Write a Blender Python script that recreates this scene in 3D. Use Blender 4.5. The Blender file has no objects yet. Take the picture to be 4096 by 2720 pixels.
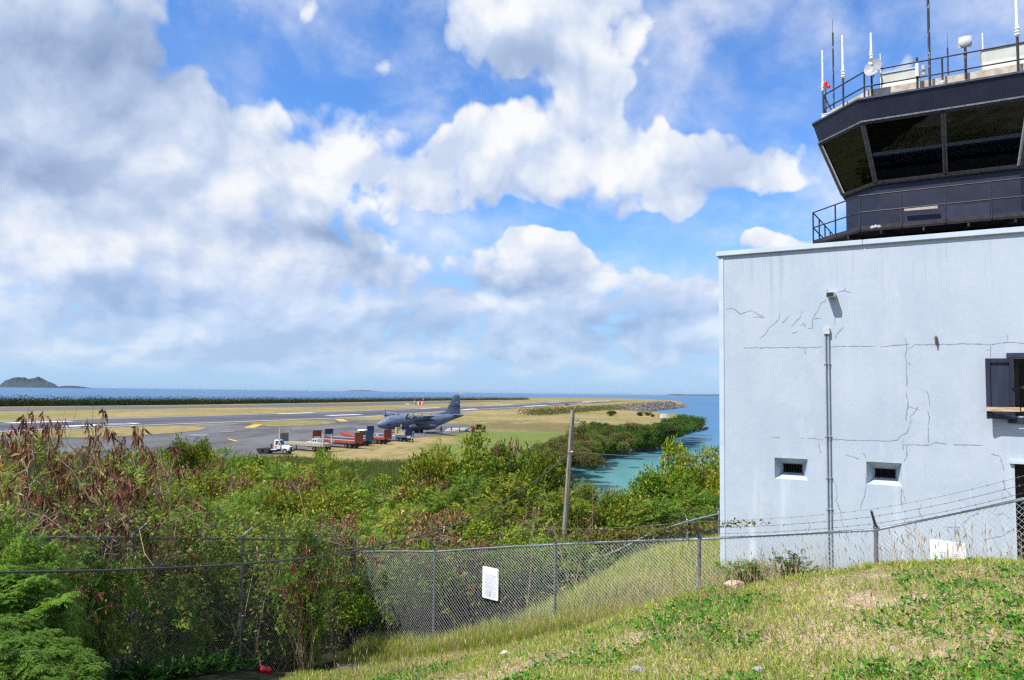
import bpy, math, random
import numpy as np
from mathutils import Matrix, Vector
R_ = math.radians
random.seed(11)
rng = np.random.default_rng(11)
SC = bpy.context.scene
COL = SC.collection

# ------------------------------------------------------------------ camera
F, CAMZ = 3124.0, 12.5                       # focal length in photo pixels (4096 wide); eye height above the apron
PITCH, ROLL = 3.88, 0.733
CROT = Matrix.Rotation(R_(90 + PITCH), 4, 'X') @ Matrix.Rotation(R_(ROLL), 4, 'Z')
CAMP = Vector((0, 0, CAMZ))
cd = bpy.data.cameras.new('camera')
cam = bpy.data.objects.new('camera', cd)
COL.objects.link(cam)
cam.matrix_world = Matrix.Translation(CAMP) @ CROT
cd.sensor_fit = 'HORIZONTAL'; cd.sensor_width = 36.0; cd.lens = 36.0 * F / 4096
cd.clip_start = 0.1; cd.clip_end = 150000
SC.camera = cam

def ray(px, py):
    return CROT.to_3x3() @ Vector(((px - 2048) / F, (1360 - py) / F, -1.0))
def P(px, py, Y):                            # surveying helpers: where a sight line meets a depth, a level or a wall plane
    v = ray(px, py); return CAMP + v * (Y / v.y)
def G(px, py, z=0.0):
    v = ray(px, py); return CAMP + v * ((z - CAMZ) / v.z)
def PL(px, py, o, n):
    v = ray(px, py); return CAMP + v * ((o - CAMP).dot(n) / v.dot(n))

# ------------------------------------------------------------------ sun, sky, exposure
SUN_EL = 56.0
SUN_H = Vector((-0.835, -0.551, 0)).normalized()
SUN_DIR = Vector((SUN_H.x * math.cos(R_(SUN_EL)), SUN_H.y * math.cos(R_(SUN_EL)), math.sin(R_(SUN_EL))))
sl = bpy.data.lights.new('sun', 'SUN'); sl.energy = 4.6; sl.angle = R_(0.53); sl.color = (1.0, 0.95, 0.87)
so = bpy.data.objects.new('sun', sl); COL.objects.link(so)
so.rotation_euler = SUN_DIR.to_track_quat('Z', 'Y').to_euler(); so.location = (0, 0, 60)
SC.view_settings.view_transform = 'Standard'; SC.view_settings.look = 'None'
SC.view_settings.gamma = 1.0; SC.view_settings.use_curve_mapping = False
EXPO = 0.45
SC.view_settings.exposure = EXPO
SKY_S = 0.1
SC.cycles.max_bounces = 8; SC.cycles.diffuse_bounces = 3; SC.cycles.transparent_max_bounces = 12
SC.cycles.glossy_bounces = 3; SC.cycles.transmission_bounces = 4; SC.cycles.volume_bounces = 0
SC.cycles.use_denoising = False; SC.cycles.filter_width = 1.35
SC.cycles.caustics_reflective = False; SC.cycles.caustics_refractive = False

class Ex:                                    # tiny expression builder for shader nodes
    def __init__(s, nt, k): s.nt, s.k = nt, k
    def _m(s, op, *a, clamp=False):
        n = s.nt.nodes.new('ShaderNodeMath'); n.operation = op; n.use_clamp = clamp
        for i, x in enumerate((s,) + a):
            if isinstance(x, Ex): s.nt.links.new(x.k, n.inputs[i])
            else: n.inputs[i].default_value = x
        return Ex(s.nt, n.outputs[0])
    def __add__(s, o): return s._m('ADD', o)
    def __sub__(s, o): return s._m('SUBTRACT', o)
    def __mul__(s, o): return s._m('MULTIPLY', o)
    def __truediv__(s, o): return s._m('DIVIDE', o)
    def pw(s, o): return s._m('POWER', o)
    def clamp(s): return s._m('ADD', 0.0, clamp=True)
    def smooth(s, a, b):
        n = s.nt.nodes.new('ShaderNodeMapRange'); n.interpolation_type = 'SMOOTHSTEP'
        s.nt.links.new(s.k, n.inputs[0]); n.inputs[1].default_value = a; n.inputs[2].default_value = b
        return Ex(s.nt, n.outputs[0])
def nmix(nt, f, a, b):
    n = nt.nodes.new('ShaderNodeMix'); n.data_type = 'RGBA'
    for i, x in ((0, f), (6, a), (7, b)):
        if isinstance(x, Ex): nt.links.new(x.k, n.inputs[i])
        elif i == 0: n.inputs[0].default_value = x
        else: n.inputs[i].default_value = tuple(x) + ((1.0,) if len(x) == 3 else ())
    return Ex(nt, n.outputs[2])
def nnoise(nt, vec, scale, detail=4, rough=0.55, dist=0.0):
    n = nt.nodes.new('ShaderNodeTexNoise'); n.inputs['Scale'].default_value = scale
    n.inputs['Detail'].default_value = detail; n.inputs['Roughness'].default_value = rough
    n.inputs['Distortion'].default_value = dist
    if vec is not None: nt.links.new(vec.k, n.inputs['Vector'])
    return Ex(nt, n.outputs[0])
def ncomb(nt, x, y, z=0.0):
    n = nt.nodes.new('ShaderNodeCombineXYZ')
    for i, a in enumerate((x, y, z)):
        if isinstance(a, Ex): nt.links.new(a.k, n.inputs[i])
        else: n.inputs[i].default_value = a
    return Ex(nt, n.outputs[0])
def nmap(nt, v, loc=(0, 0, 0), rot=(0, 0, 0), scl=(1, 1, 1)):
    n = nt.nodes.new('ShaderNodeMapping')
    n.inputs[1].default_value = loc; n.inputs[2].default_value = rot; n.inputs[3].default_value = scl
    nt.links.new(v.k, n.inputs[0]); return Ex(nt, n.outputs[0])
def nvm(nt, op, a, b=None):
    n = nt.nodes.new('ShaderNodeVectorMath'); n.operation = op
    for i, x in enumerate((a, b)):
        if isinstance(x, Ex): nt.links.new(x.k, n.inputs[i])
        elif x is not None: n.inputs[i].default_value = x
    return Ex(nt, n.outputs['Value'] if op in ('DOT_PRODUCT', 'LENGTH') else n.outputs[0])

def azel(px, py):
    v = ray(px, py).normalized(); return math.atan2(v.x, v.y), math.asin(v.z)

def make_sky():
    w = bpy.data.worlds.new('World'); SC.world = w; w.use_nodes = True
    nt = w.node_tree; nt.nodes.clear()
    sky = nt.nodes.new('ShaderNodeTexSky'); sky.sky_type = 'NISHITA'; sky.sun_disc = False
    sky.sun_elevation = R_(SUN_EL); sky.sun_rotation = math.atan2(SUN_H.x, SUN_H.y) % (2 * math.pi)
    sky.air_density = 1.0; sky.dust_density = 0.6; sky.ozone_density = 1.6; sky.altitude = 20
    tc = nt.nodes.new('ShaderNodeTexCoord')
    sx = nt.nodes.new('ShaderNodeSeparateXYZ'); nt.links.new(tc.outputs['Generated'], sx.inputs[0])
    X, Y, Z = (Ex(nt, sx.outputs[i]) for i in range(3))
    az = X._m('ARCTAN2', Y); el = Z._m('ARCSINE')
    p = ncomb(nt, az, el)
    elc = el._m('MAXIMUM', 0.0)
    p2 = ncomb(nt, az, (elc + 0.004).pw(0.62) * 0.95)     # clouds of one layer crowd together towards the horizon
    def mad(v, m, off):
        n = nt.nodes.new('ShaderNodeVectorMath'); n.operation = 'MULTIPLY_ADD'
        nt.links.new(v.k, n.inputs[0]); n.inputs[1].default_value = m; nt.links.new(off.k, n.inputs[2]); return Ex(nt, n.outputs[0])
    def wcol(sc, det):
        n = nt.nodes.new('ShaderNodeTexNoise'); n.inputs['Scale'].default_value = sc; n.inputs['Detail'].default_value = det
        nt.links.new(p2.k, n.inputs['Vector']); return nvm(nt, 'SUBTRACT', Ex(nt, n.outputs['Color']), (0.5, 0.5, 0.5))
    wv = wcol(4.5, 2.5); wv2 = wcol(11.0, 4)
    pw_ = mad(wv, (0.09, 0.06, 0), p2)
    pb = mad(wv2, (0.13, 0.10, 0), mad(wv, (0.20, 0.15, 0), p))
    n1 = nnoise(nt, pw_, 8.0, 10, 0.56)
    n2 = nnoise(nt, pw_, 2.6, 3, 0.5)
    nl = nnoise(nt, pw_, 8.0, 5, 0.5); nls = nnoise(nt, nvm(nt, 'ADD', pw_, (-0.012, 0.026, 0)), 8.0, 5, 0.5)
    def blobs(lst):
        acc = None
        for (px, py, rx, ry, wt) in lst:
            a, e = azel(px, py)
            sx_, sy_ = F / rx, F / ry
            q = nmap(nt, pb, (-a * sx_, -e * sy_, 0), (0, 0, 0), (sx_, sy_, 0))
            d = nvm(nt, 'DOT_PRODUCT', q, q)
            g = (d * -1.0)._m('EXPONENT')
            acc = g * wt if acc is None else g._m('MULTIPLY_ADD', wt, acc)
        return acc
    vo = nt.nodes.new('ShaderNodeTexVoronoi'); vo.feature = 'F1'; vo.inputs['Scale'].default_value = 13.0; vo.inputs['Detail'].default_value = 2.0; vo.inputs['Roughness'].default_value = 0.55
    nt.links.new(mad(wv2, (0.035, 0.03, 0), pw_).k, vo.inputs['Vector']); bil = Ex(nt, vo.outputs['Distance']) * -1.0 + 0.42
    cover = blobs(COVER); dark = blobs(DARK)
    low = elc.smooth(0.17, 0.05)
    D = cover + bil * 0.75 + (n1 - 0.5) * 1.7 + (n2 - 0.5) * 0.8 + 0.89 + low * 0.20
    a1 = D.smooth(0.30, 0.72)
    thin = nnoise(nt, nmap(nt, pw_, (3.1, 1.7, 0), (0, 0, 0.5), (1, 1.5, 1)), 5.0, 7, 0.6)
    a2 = thin.smooth(0.38, 0.72) * 0.66
    alpha = a1._m('MAXIMUM', a2)
    under = (nl - nls) * 1.7 + bil * 0.16                               # sunward faces of the billows bright, far sides grey
    under = under._m('MAXIMUM', -0.24)._m('MINIMUM', 0.12)
    lum = under + 0.93 - dark - (D - 0.95)._m('MAXIMUM', 0.0) * 0.10 - low * 0.18 + (n1 - 0.5) * 0.26
    ramp = nt.nodes.new('ShaderNodeValToRGB'); nt.links.new(lum.k, ramp.inputs[0])
    cr = ramp.color_ramp; cr.interpolation = 'LINEAR'
    cr.elements[0].position = 0.1; cr.elements[0].color = (0.23, 0.325, 0.53, 1)
    cr.elements[1].position = 1.0; cr.elements[1].color = (0.96, 0.97, 0.985, 1)
    e_ = cr.elements.new(0.45); e_.color = (0.42, 0.535, 0.765, 1)
    e_ = cr.elements.new(0.72); e_.color = (0.64, 0.73, 0.91, 1)
    e_ = cr.elements.new(0.88); e_.color = (0.83, 0.88, 0.965, 1)
    K = 1.0 / (SKY_S * 2 ** EXPO)
    cc = nvm(nt, 'MULTIPLY', Ex(nt, ramp.outputs[0]), (K, K, K))
    blue = nvm(nt, 'MULTIPLY', Ex(nt, sky.outputs[0]), SKY_TINT)
    hz = elc.smooth(0.24, 0.0) * 0.82
    base = nmix(nt, hz, blue, (0.43 * K, 0.645 * K, 0.93 * K))
    alpha = alpha * (low * -0.30 + 1.0) * elc.smooth(0.004, 0.045)
    fin = nmix(nt, alpha, base, cc)
    bg = nt.nodes.new('ShaderNodeBackground'); nt.links.new(fin.k, bg.inputs[0]); bg.inputs[1].default_value = SKY_S
    out = nt.nodes.new('ShaderNodeOutputWorld'); nt.links.new(bg.outputs[0], out.inputs[0])
SKY_TINT = (0.66, 1.08, 1.62)
COVER = [(830, 120, 140, 190, -1.15), (1010, 10, 250, 90, -.75), (1720, 40, 110, 140, -.75), (1640, 460, 170, 95, -.95), (1150, 200, 350, 150, -.55),
         (1410, 770, 95, 70, -.75), (1950, 890, 430, 48, -1.15), (2650, 895, 520, 55, -1.15), (3080, 850, 260, 90, -1.1), (3250, 420, 160, 120, -.5),
         (2950, 170, 330, 230, -1.15), (3550, 150, 500, 320, -1.0), (4000, 100, 300, 300, -.8), (2680, 1010, 260, 70, -.45), (3300, 720, 200, 140, -.7), (3100, 960, 260, 70, .5),
         (2130, 170, 430, 230, .72), (2450, 640, 720, 160, .42), (3000, 620, 340, 130, .85), (1720, 690, 260, 130, .5), (1880, 415, 300, 50, -.55), (2720, 400, 170, 60, -.5), (900, 660, 480, 170, .45), (330, 200, 460, 280, .9),
         (2130, 960, 190, 130, .5), (3640, 220, 170, 110, 1.3), (2980, 980, 150, 70, .6), (550, 1000, 700, 240, .4), (1500, 1200, 900, 190, .35), (2600, 1210, 600, 190, .35), (200, 720, 330, 160, .5)]
DARK = [(320, 240, 540, 240, .50), (110, 690, 340, 130, .54), (1320, 1000, 300, 95, .46), (2120, 300, 380, 95, .30),
        (2350, 800, 480, 55, .24), (1050, 900, 330, 80, .16), (2080, 1120, 400, 60, .28), (600, 1180, 520, 60, .24),
        (2600, 1310, 420, 70, .24), (1250, 260, 330, 130, .12), (2900, 700, 300, 70, .14), (1800, 1330, 500, 60, .14)]
make_sky()

# ------------------------------------------------------------------ materials
MC = {}
def M(name, c1, c2=None, scale=4.0, rough=0.75, metal=0.0, bump=0.0, bscale=None, spec=0.3, detail=5, stretch=(1, 1, 1), fac=(0.35, 0.65), world=False):
    if name in MC: return MC[name]
    m = bpy.data.materials.new(name); m.use_nodes = True; nt = m.node_tree
    b = nt.nodes['Principled BSDF']; b.inputs['Roughness'].default_value = rough
    b.inputs['Metallic'].default_value = metal; b.inputs['Specular IOR Level'].default_value = spec
    tc = nt.nodes.new('ShaderNodeTexCoord')
    if world: g = nt.nodes.new('ShaderNodeNewGeometry'); v = Ex(nt, g.outputs['Position'])
    else: v = Ex(nt, tc.outputs['Object'])
    v = nmap(nt, v, (0, 0, 0), (0, 0, 0), stretch)
    if c2 is None: c2 = tuple(min(1, x * 0.82) for x in c1)
    n = nnoise(nt, v, scale, detail, 0.6)
    col = nmix(nt, n.smooth(*fac), c1, c2)
    nt.links.new(col.k, b.inputs['Base Color'])
    if bump:
        bn = nt.nodes.new('ShaderNodeBump'); bn.inputs['Strength'].default_value = min(1, bump); bn.inputs['Distance'].default_value = 0.02
        nt.links.new(nnoise(nt, v, bscale or scale * 6, 4).k, bn.inputs['Height']); nt.links.new(bn.outputs[0], b.inputs['Normal'])
    MC[name] = m; return m

def leaf_mat(name, cols, trans=0.3, rough=0.55):          # every leaf its own tint, some light through the blade
    if name in MC: return MC[name]
    m = bpy.data.materials.new(name); m.use_nodes = True; nt = m.node_tree
    b = nt.nodes['Principled BSDF']; b.inputs['Roughness'].default_value = rough; b.inputs['Specular IOR Level'].default_value = 0.12
    g = nt.nodes.new('ShaderNodeNewGeometry'); r = nt.nodes.new('ShaderNodeValToRGB')
    oi = nt.nodes.new('ShaderNodeObjectInfo')
    nt.links.new(g.outputs['Random Per Island'], r.inputs[0])
    cr = r.color_ramp; cr.interpolation = 'CONSTANT'
    while len(cr.elements) > 1: cr.elements.remove(cr.elements[0])
    for i, (pos, c) in enumerate(cols):
        e = cr.elements[0] if i == 0 else cr.elements.new(pos)
        e.position = pos; e.color = tuple(c) + (1,)
    hs = nt.nodes.new('ShaderNodeHueSaturation')
    nt.links.new(r.outputs[0], hs.inputs['Color'])
    orr = Ex(nt, oi.outputs['Random'])
    nt.links.new((orr * 0.62 + 0.60).k, hs.inputs['Value']); nt.links.new(((orr * 7.31)._m('FRACT') * 0.060 + 0.464).k, hs.inputs['Hue'])
    nt.links.new(hs.outputs[0], b.inputs['Base Color'])
    t = nt.nodes.new('ShaderNodeBsdfTranslucent'); nt.links.new(hs.outputs[0], t.inputs[0])
    mx = nt.nodes.new('ShaderNodeMixShader'); mx.inputs[0].default_value = trans
    nt.links.new(b.outputs[0], mx.inputs[1]); nt.links.new(t.outputs[0], mx.inputs[2])
    nt.links.new(mx.outputs[0], nt.nodes['Material Output'].inputs[0])
    MC[name] = m; return m

# ------------------------------------------------------------------ mesh collector
class MB:
    def __init__(s): s.v, s.f = [], []
    def add(s, vs, fs):
        o = len(s.v); s.v += [tuple(v) for v in vs]; s.f += [tuple(i + o for i in f) for f in fs]; return s
    def hexa(s, q):                           # 8 corners: bottom ring of 4, then top ring of 4
        return s.add(q, [(0, 3, 2, 1), (4, 5, 6, 7), (0, 1, 5, 4), (1, 2, 6, 5), (2, 3, 7, 6), (3, 0, 4, 7)])
    def box(s, x0, x1, y0, y1, z0, z1):
        return s.hexa([(x0, y0, z0), (x1, y0, z0), (x1, y1, z0), (x0, y1, z0), (x0, y0, z1), (x1, y0, z1), (x1, y1, z1), (x0, y1, z1)])
    def obox(s, c, ax, ay, az_):
        c = Vector(c); ax, ay, az_ = Vector(ax), Vector(ay), Vector(az_)
        return s.hexa([c - ax - ay - az_, c + ax - ay - az_, c + ax + ay - az_, c - ax + ay - az_, c - ax - ay + az_, c + ax - ay + az_, c + ax + ay + az_, c - ax + ay + az_])
    def tube(s, pts, r, n=6, cap=True):
        pts = [Vector(p) for p in pts]; m = len(pts)
        rs = r if isinstance(r, (list, tuple)) else [r] * m
        rings = []; ref = None
        for i, p in enumerate(pts):
            t = (pts[min(i + 1, m - 1)] - pts[max(i - 1, 0)])
            t = t.normalized() if t.length > 1e-9 else Vector((0, 0, 1))
            if ref is None: ref = t.orthogonal().normalized()
            ref = (ref - t * ref.dot(t)); ref = ref.normalized() if ref.length > 1e-6 else t.orthogonal().normalized()
            b = t.cross(ref)
            rings.append([p + (ref * math.cos(2 * math.pi * k / n) + b * math.sin(2 * math.pi * k / n)) * rs[i] for k in range(n)])
        return s.loft(rings, cap)
    def loft(s, rings, cap=True, closed=True):
        o = len(s.v); n = len(rings[0]); m = len(rings)
        for r in rings: s.v += [tuple(p) for p in r]
        for i in range(m - 1):
            for k in range(n if closed else n - 1):
                a, b = o + i * n + k, o + i * n + (k + 1) % n
                s.f.append((a, b, b + n, a + n))
        if cap and closed:
            s.f.append(tuple(o + k for k in range(n - 1, -1, -1))); s.f.append(tuple(o + (m - 1) * n + k for k in range(n)))
        return s
    def lathe(s, prof, o=(0, 0, 0), ax=(0, 0, 1), n=16):
        o, ax = Vector(o), Vector(ax).normalized(); u = ax.orthogonal().normalized(); w = ax.cross(u)
        return s.loft([[o + ax * h + (u * math.cos(2 * math.pi * k / n) + w * math.sin(2 * math.pi * k / n)) * max(r, 1e-4) for k in range(n)] for r, h in prof])
    def prism(s, poly, vec):                  # polygon pushed along a vector
        poly = [Vector(p) for p in poly]; vec = Vector(vec)
        return s.loft([poly, [p + vec for p in poly]])
    def sph(s, c, r, n=10, m=7, sc=(1, 1, 1)):
        c = Vector(c)
        return s.loft([[c + Vector((r * sc[0] * math.sin(math.pi * (i + .02) / (m + .04)) * math.cos(2 * math.pi * k / n), r * sc[1] * math.sin(math.pi * (i + .02) / (m + .04)) * math.sin(2 * math.pi * k / n), -r * sc[2] * math.cos(math.pi * i / m))) for k in range(n)] for i in range(m + 1)])
    def build(s, name, mat, parent=None, smooth=False, bevel=0.0):
        me = bpy.data.meshes.new(name); me.from_pydata(s.v, [], s.f); me.materials.append(mat)
        import bmesh
        bm = bmesh.new(); bm.from_mesh(me); bmesh.ops.recalc_face_normals(bm, faces=bm.faces)
        if bevel:
            bmesh.ops.bevel(bm, geom=[e for e in bm.edges if len(e.link_faces) == 2 and e.calc_face_angle(0) > 0.5], offset=bevel, segments=2, affect='EDGES', clamp_overlap=True)
        bm.to_mesh(me); bm.free()
        if smooth:
            me.polygons.foreach_set('use_smooth', [True] * len(me.polygons))
            if hasattr(me, 'set_sharp_from_angle'): me.set_sharp_from_angle(angle=R_(38))
        return link(name, me, parent)
def link(name, me, parent=None):
    o = bpy.data.objects.new(name, me); COL.objects.link(o)
    if parent is not None: o.parent = parent
    return o
def thing(name, label, cat, loc=(0, 0, 0), rotz=0.0, group=None):
    o = bpy.data.objects.new(name, None); COL.objects.link(o); o.empty_display_size = 0.2
    o.location = loc; o.rotation_euler = (0, 0, rotz); o['label'] = label; o['category'] = cat
    if group: o['group'] = group
    return o
def tag(o, label=None, cat=None, group=None, kind=None):
    for k, v in (('label', label), ('category', cat), ('group', group), ('kind', kind)):
        if v: o[k] = v
    return o
def copy_tree(o, parent=None):
    c = o.copy(); COL.objects.link(c)
    if parent is not None: c.parent = parent
    for ch in list(o.children): copy_tree(ch, c)
    return c
def text_mesh(name, body, size, mat, parent, mtx, align='CENTER', space=1.0, thick=0.0):
    cu = bpy.data.curves.new(name, 'FONT'); cu.body = body; cu.size = size; cu.align_x = align; cu.space_line = space; cu.extrude = thick
    cu.align_y = 'CENTER'
    ob = bpy.data.objects.new(name, cu); COL.objects.link(ob)
    me = bpy.data.meshes.new_from_object(ob.evaluated_get(bpy.context.evaluated_depsgraph_get()))
    bpy.data.objects.remove(ob)
    me.materials.clear(); me.materials.append(mat)
    o = link(name, me, parent); o.matrix_local = mtx
    return o
def quads(name, V, mat):                      # V: (n, 4, 3) array -> one mesh of loose quads
    V = np.asarray(V, dtype=np.float32).reshape(-1, 3); n = len(V) // 4
    me = bpy.data.meshes.new(name); me.vertices.add(n * 4); me.loops.add(n * 4); me.polygons.add(n)
    me.vertices.foreach_set('co', V.ravel())
    me.loops.foreach_set('vertex_index', np.arange(n * 4, dtype=np.int32))
    me.polygons.foreach_set('loop_start', np.arange(0, n * 4, 4, dtype=np.int32))
    me.update(calc_edges=True); me.materials.append(mat); return me
def nrm(a): return a / np.maximum(np.linalg.norm(a, axis=-1, keepdims=True), 1e-9)
def leafquads(base, d, L, Wd, fold=0.06, g=rng):
    d = nrm(d); n = len(base); L = np.broadcast_to(L, (n,))[:, None]; Wd = np.broadcast_to(Wd, (n,))[:, None]
    s = nrm(np.cross(d, g.normal(size=(n, 3)))); up = np.cross(s, d)
    mid = base + d * L * 0.5 + up * L * fold
    return np.stack([base, mid + s * Wd / 2, base + d * L, mid - s * Wd / 2], 1)
def frondquads(base, d, L, npair=7, g=rng, wid=0.10):
    d = nrm(d); n = len(base); L = np.broadcast_to(L, (n,))[:, None]
    s = nrm(np.cross(d, np.array([0, 0, 1.0]) + g.normal(size=(n, 3)) * 0.35)); out = []
    for j in range(npair):
        t = 0.12 + 0.88 * j / (npair - 1); b = base + d * L * t + np.array([0, 0, -1.0]) * L * 0.22 * t * t
        for sg in (-1, 1):
            pd = nrm(d * 0.55 + s * sg * 0.85 + np.array([0, 0, -1.0]) * (0.12 + 0.3 * t) + g.normal(size=(n, 3)) * 0.12)
            l = L * (0.50 - 0.26 * abs(t - 0.4)) ; w = L * wid
            k = nrm(np.cross(pd, np.array([0, 0, 1.0])) + d * 0.3)
            m = b + pd * l * 0.5
            out.append(np.stack([b, m + k * w / 2, b + pd * l, m - k * w / 2], 1))
    return np.concatenate(out, 0)

# ------------------------------------------------------------------ shared materials
galv = M('galvanised_steel', (.46, .49, .53), (.33, .36, .41), 30, .45, .55)
galv_dark = M('weathered_steel', (.19, .20, .23), (.10, .10, .11), 12, .6, .3)
rubber = M('tyre_rubber', (.022, .022, .024), (.04, .038, .036), 6, .85)
black = M('black_paint', (.018, .018, .02), (.03, .03, .03), 8, .6)
white = M('white_paint', (.78, .79, .80), (.66, .67, .68), 3, .45, bump=.05)
bark = M('bark', (.20, .155, .11), (.10, .075, .05), 9, .9, bump=.3)
twig = M('dry_twig', (.34, .26, .18), (.20, .14, .10), 14, .9)

# ================================================================== LAND AND WATER
CP = [(0,0,10.75),(0,3,10.7),(4,3,10.85),(-3,2,10.5),(8,3,11.1),(0,-8,11.2),(8,-8,11.6),(-8,-8,10.9),(.9,5.3,10.5),(1.96,4.9,10.7),(3.1,4.7,10.85),
 (0,6.5,10.08),(-.76,8,9.5),(-2.5,12,8.0),(-4.85,16,6.6),(-5.8,12,8.1),(-5.2,15,7.3),(-4.03,20,6.2),(-5.2,8,9.3),(-8,10,7.8),
 (-1.77,18,6.72),(.874,15.7,7.9),(3.26,13.6,8.7),(5.5,11.8,9.2),(6.9,10.3,9.6),(3.9,9,10.52),(2.73,10,10.05),(2.64,11,9.72),(4.9,7.5,10.95),(7,6,11.1),
 (3.18,18,8.75),(1.86,16.5,8.3),(4.37,17,9.0),(3.53,19.5,8.35),(5.5,20,8.7),(1.6,19.5,7.4),(5,27,6.6),(3,27,5.6),(0,24,5.6),(9,22,8.8),(12,14,9.8),(14,24,8.6),(20,20,9),
 (-8,22,5.4),(-10,30,4.3),(-10,45,2.6),(-15,60,1.1),(-20,90,-.4),(0,38,2.9),(0,60,.9),(8,40,1.5),(10,60,-1.6),(14,90,-6),(3,90,-2),(-40,50,2),(-40,90,-.6),(-40,20,5),(-25,15,6.5),(-40,0,9),
 (22,50,0),(40,30,5),(40,60,-3),(40,90,-7),(0,-25,15),(12,-28,20),(-12,-28,17),(30,-25,22),(-35,-25,15),(30,0,13),(0,112,-3),(-30,112,-2.5),(25,112,-8)]
_c = np.array(CP, float)
def _k(a, b): return np.sqrt(((a[:, None, :] - b[None]) ** 2).sum(-1) + 0.25)
_A = np.block([[_k(_c[:, :2], _c[:, :2]) + np.eye(len(_c)) * 0.05 * -1, np.c_[np.ones(len(_c)), _c[:, :2]]], [np.c_[np.ones(len(_c)), _c[:, :2]].T, np.zeros((3, 3))]])
_w = np.linalg.solve(_A, np.r_[_c[:, 2], 0, 0, 0])
def hill(x, y):
    q = np.stack([np.atleast_1d(x), np.atleast_1d(y)], -1).astype(float)
    z = _k(q, _c[:, :2]) @ _w[:-3] + _w[-3] + q @ _w[-2:]
    z = z + 0.05 * np.sin(q[:, 0] * 2.1 + q[:, 1] * .7) * np.sin(q[:, 1] * 1.7 + .6) + 0.022 * np.sin(q[:, 0] * 5.3 + 1) * np.sin(q[:, 1] * 4.1)
    return z
def hz1(x, y): return float(hill(x, y)[0])

def ground_mat():
    m = bpy.data.materials.new('hillside_soil'); m.use_nodes = True; nt = m.node_tree; b = nt.nodes['Principled BSDF']
    b.inputs['Roughness'].default_value = .95; b.inputs['Specular IOR Level'].default_value = .1
    g = nt.nodes.new('ShaderNodeNewGeometry'); v = Ex(nt, g.outputs['Position'])
    n1 = nnoise(nt, v, .9, 6, .6); n2 = nnoise(nt, v, 14, 6, .65); n3 = nnoise(nt, v, 60, 3, .6)
    c = nmix(nt, n2.smooth(.35, .65), (.50, .37, .26), (.33, .24, .155))
    c = nmix(nt, n1.smooth(.45, .62), c, (.20, .185, .085))
    c = nmix(nt, n3.smooth(.60, .72), c, (.55, .45, .34))
    at = nt.nodes.new('ShaderNodeAttribute'); at.attribute_name = 'humus_dark_hill'
    c = nmix(nt, Ex(nt, at.outputs['Fac']), c, nmix(nt, n2.smooth(.35, .65), (.024, .034, .012), (.040, .036, .018)))   # leaf mould under the thicket; hill behind the camera darkened for the cab's reflection
    nt.links.new(c.k, b.inputs['Base Color'])
    bn = nt.nodes.new('ShaderNodeBump'); bn.inputs['Strength'].default_value = .7; bn.inputs['Distance'].default_value = .03
    nt.links.new((n2 + n3 * .5).k, bn.inputs['Height']); nt.links.new(bn.outputs[0], b.inputs['Normal'])
    return m
def in_slope(x, y):
    right = x > np.interp(y, [3, 6, 9, 12, 15, 17, 19], [-1.4, -2.0, -3.0, -3.6, -3.9, -3.7, -3.6])
    bank = (y < np.interp(x, [-4, -2.9, -1.8, .2, 1.5, 3.5, 6, 12], [20, 19.6, 18.4, 17.6, 19.3, 21.0, 24, 26]))
    return right & bank
xs = np.concatenate([np.arange(-60, -12, 2.0), np.arange(-12, 12, .22), np.arange(12, 62, 2.0)])
ys = np.concatenate([np.arange(-40, 3, 2.0), np.arange(3, 24, .22), np.arange(24, 114, 2.0)])
gx, gy = np.meshgrid(xs, ys); gz = hill(gx.ravel(), gy.ravel())
nx = len(xs)
ii, jj = np.meshgrid(np.arange(nx - 1), np.arange(len(ys) - 1)); a_ = (jj * nx + ii).ravel()
me = bpy.data.meshes.new('hillside'); me.from_pydata(np.c_[gx.ravel(), gy.ravel(), gz].tolist(), [], np.c_[a_, a_ + 1, a_ + nx + 1, a_ + nx].tolist())
me.materials.append(ground_mat()); at_ = me.attributes.new('humus_dark_hill', 'FLOAT', 'POINT'); at_.data.foreach_set('value', (~in_slope(gx.ravel(), gy.ravel()) | (gy.ravel() < -3)).astype(np.float32)); me.polygons.foreach_set('use_smooth', [True] * len(me.polygons))
tag(link('hillside', me), kind='structure')

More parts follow.
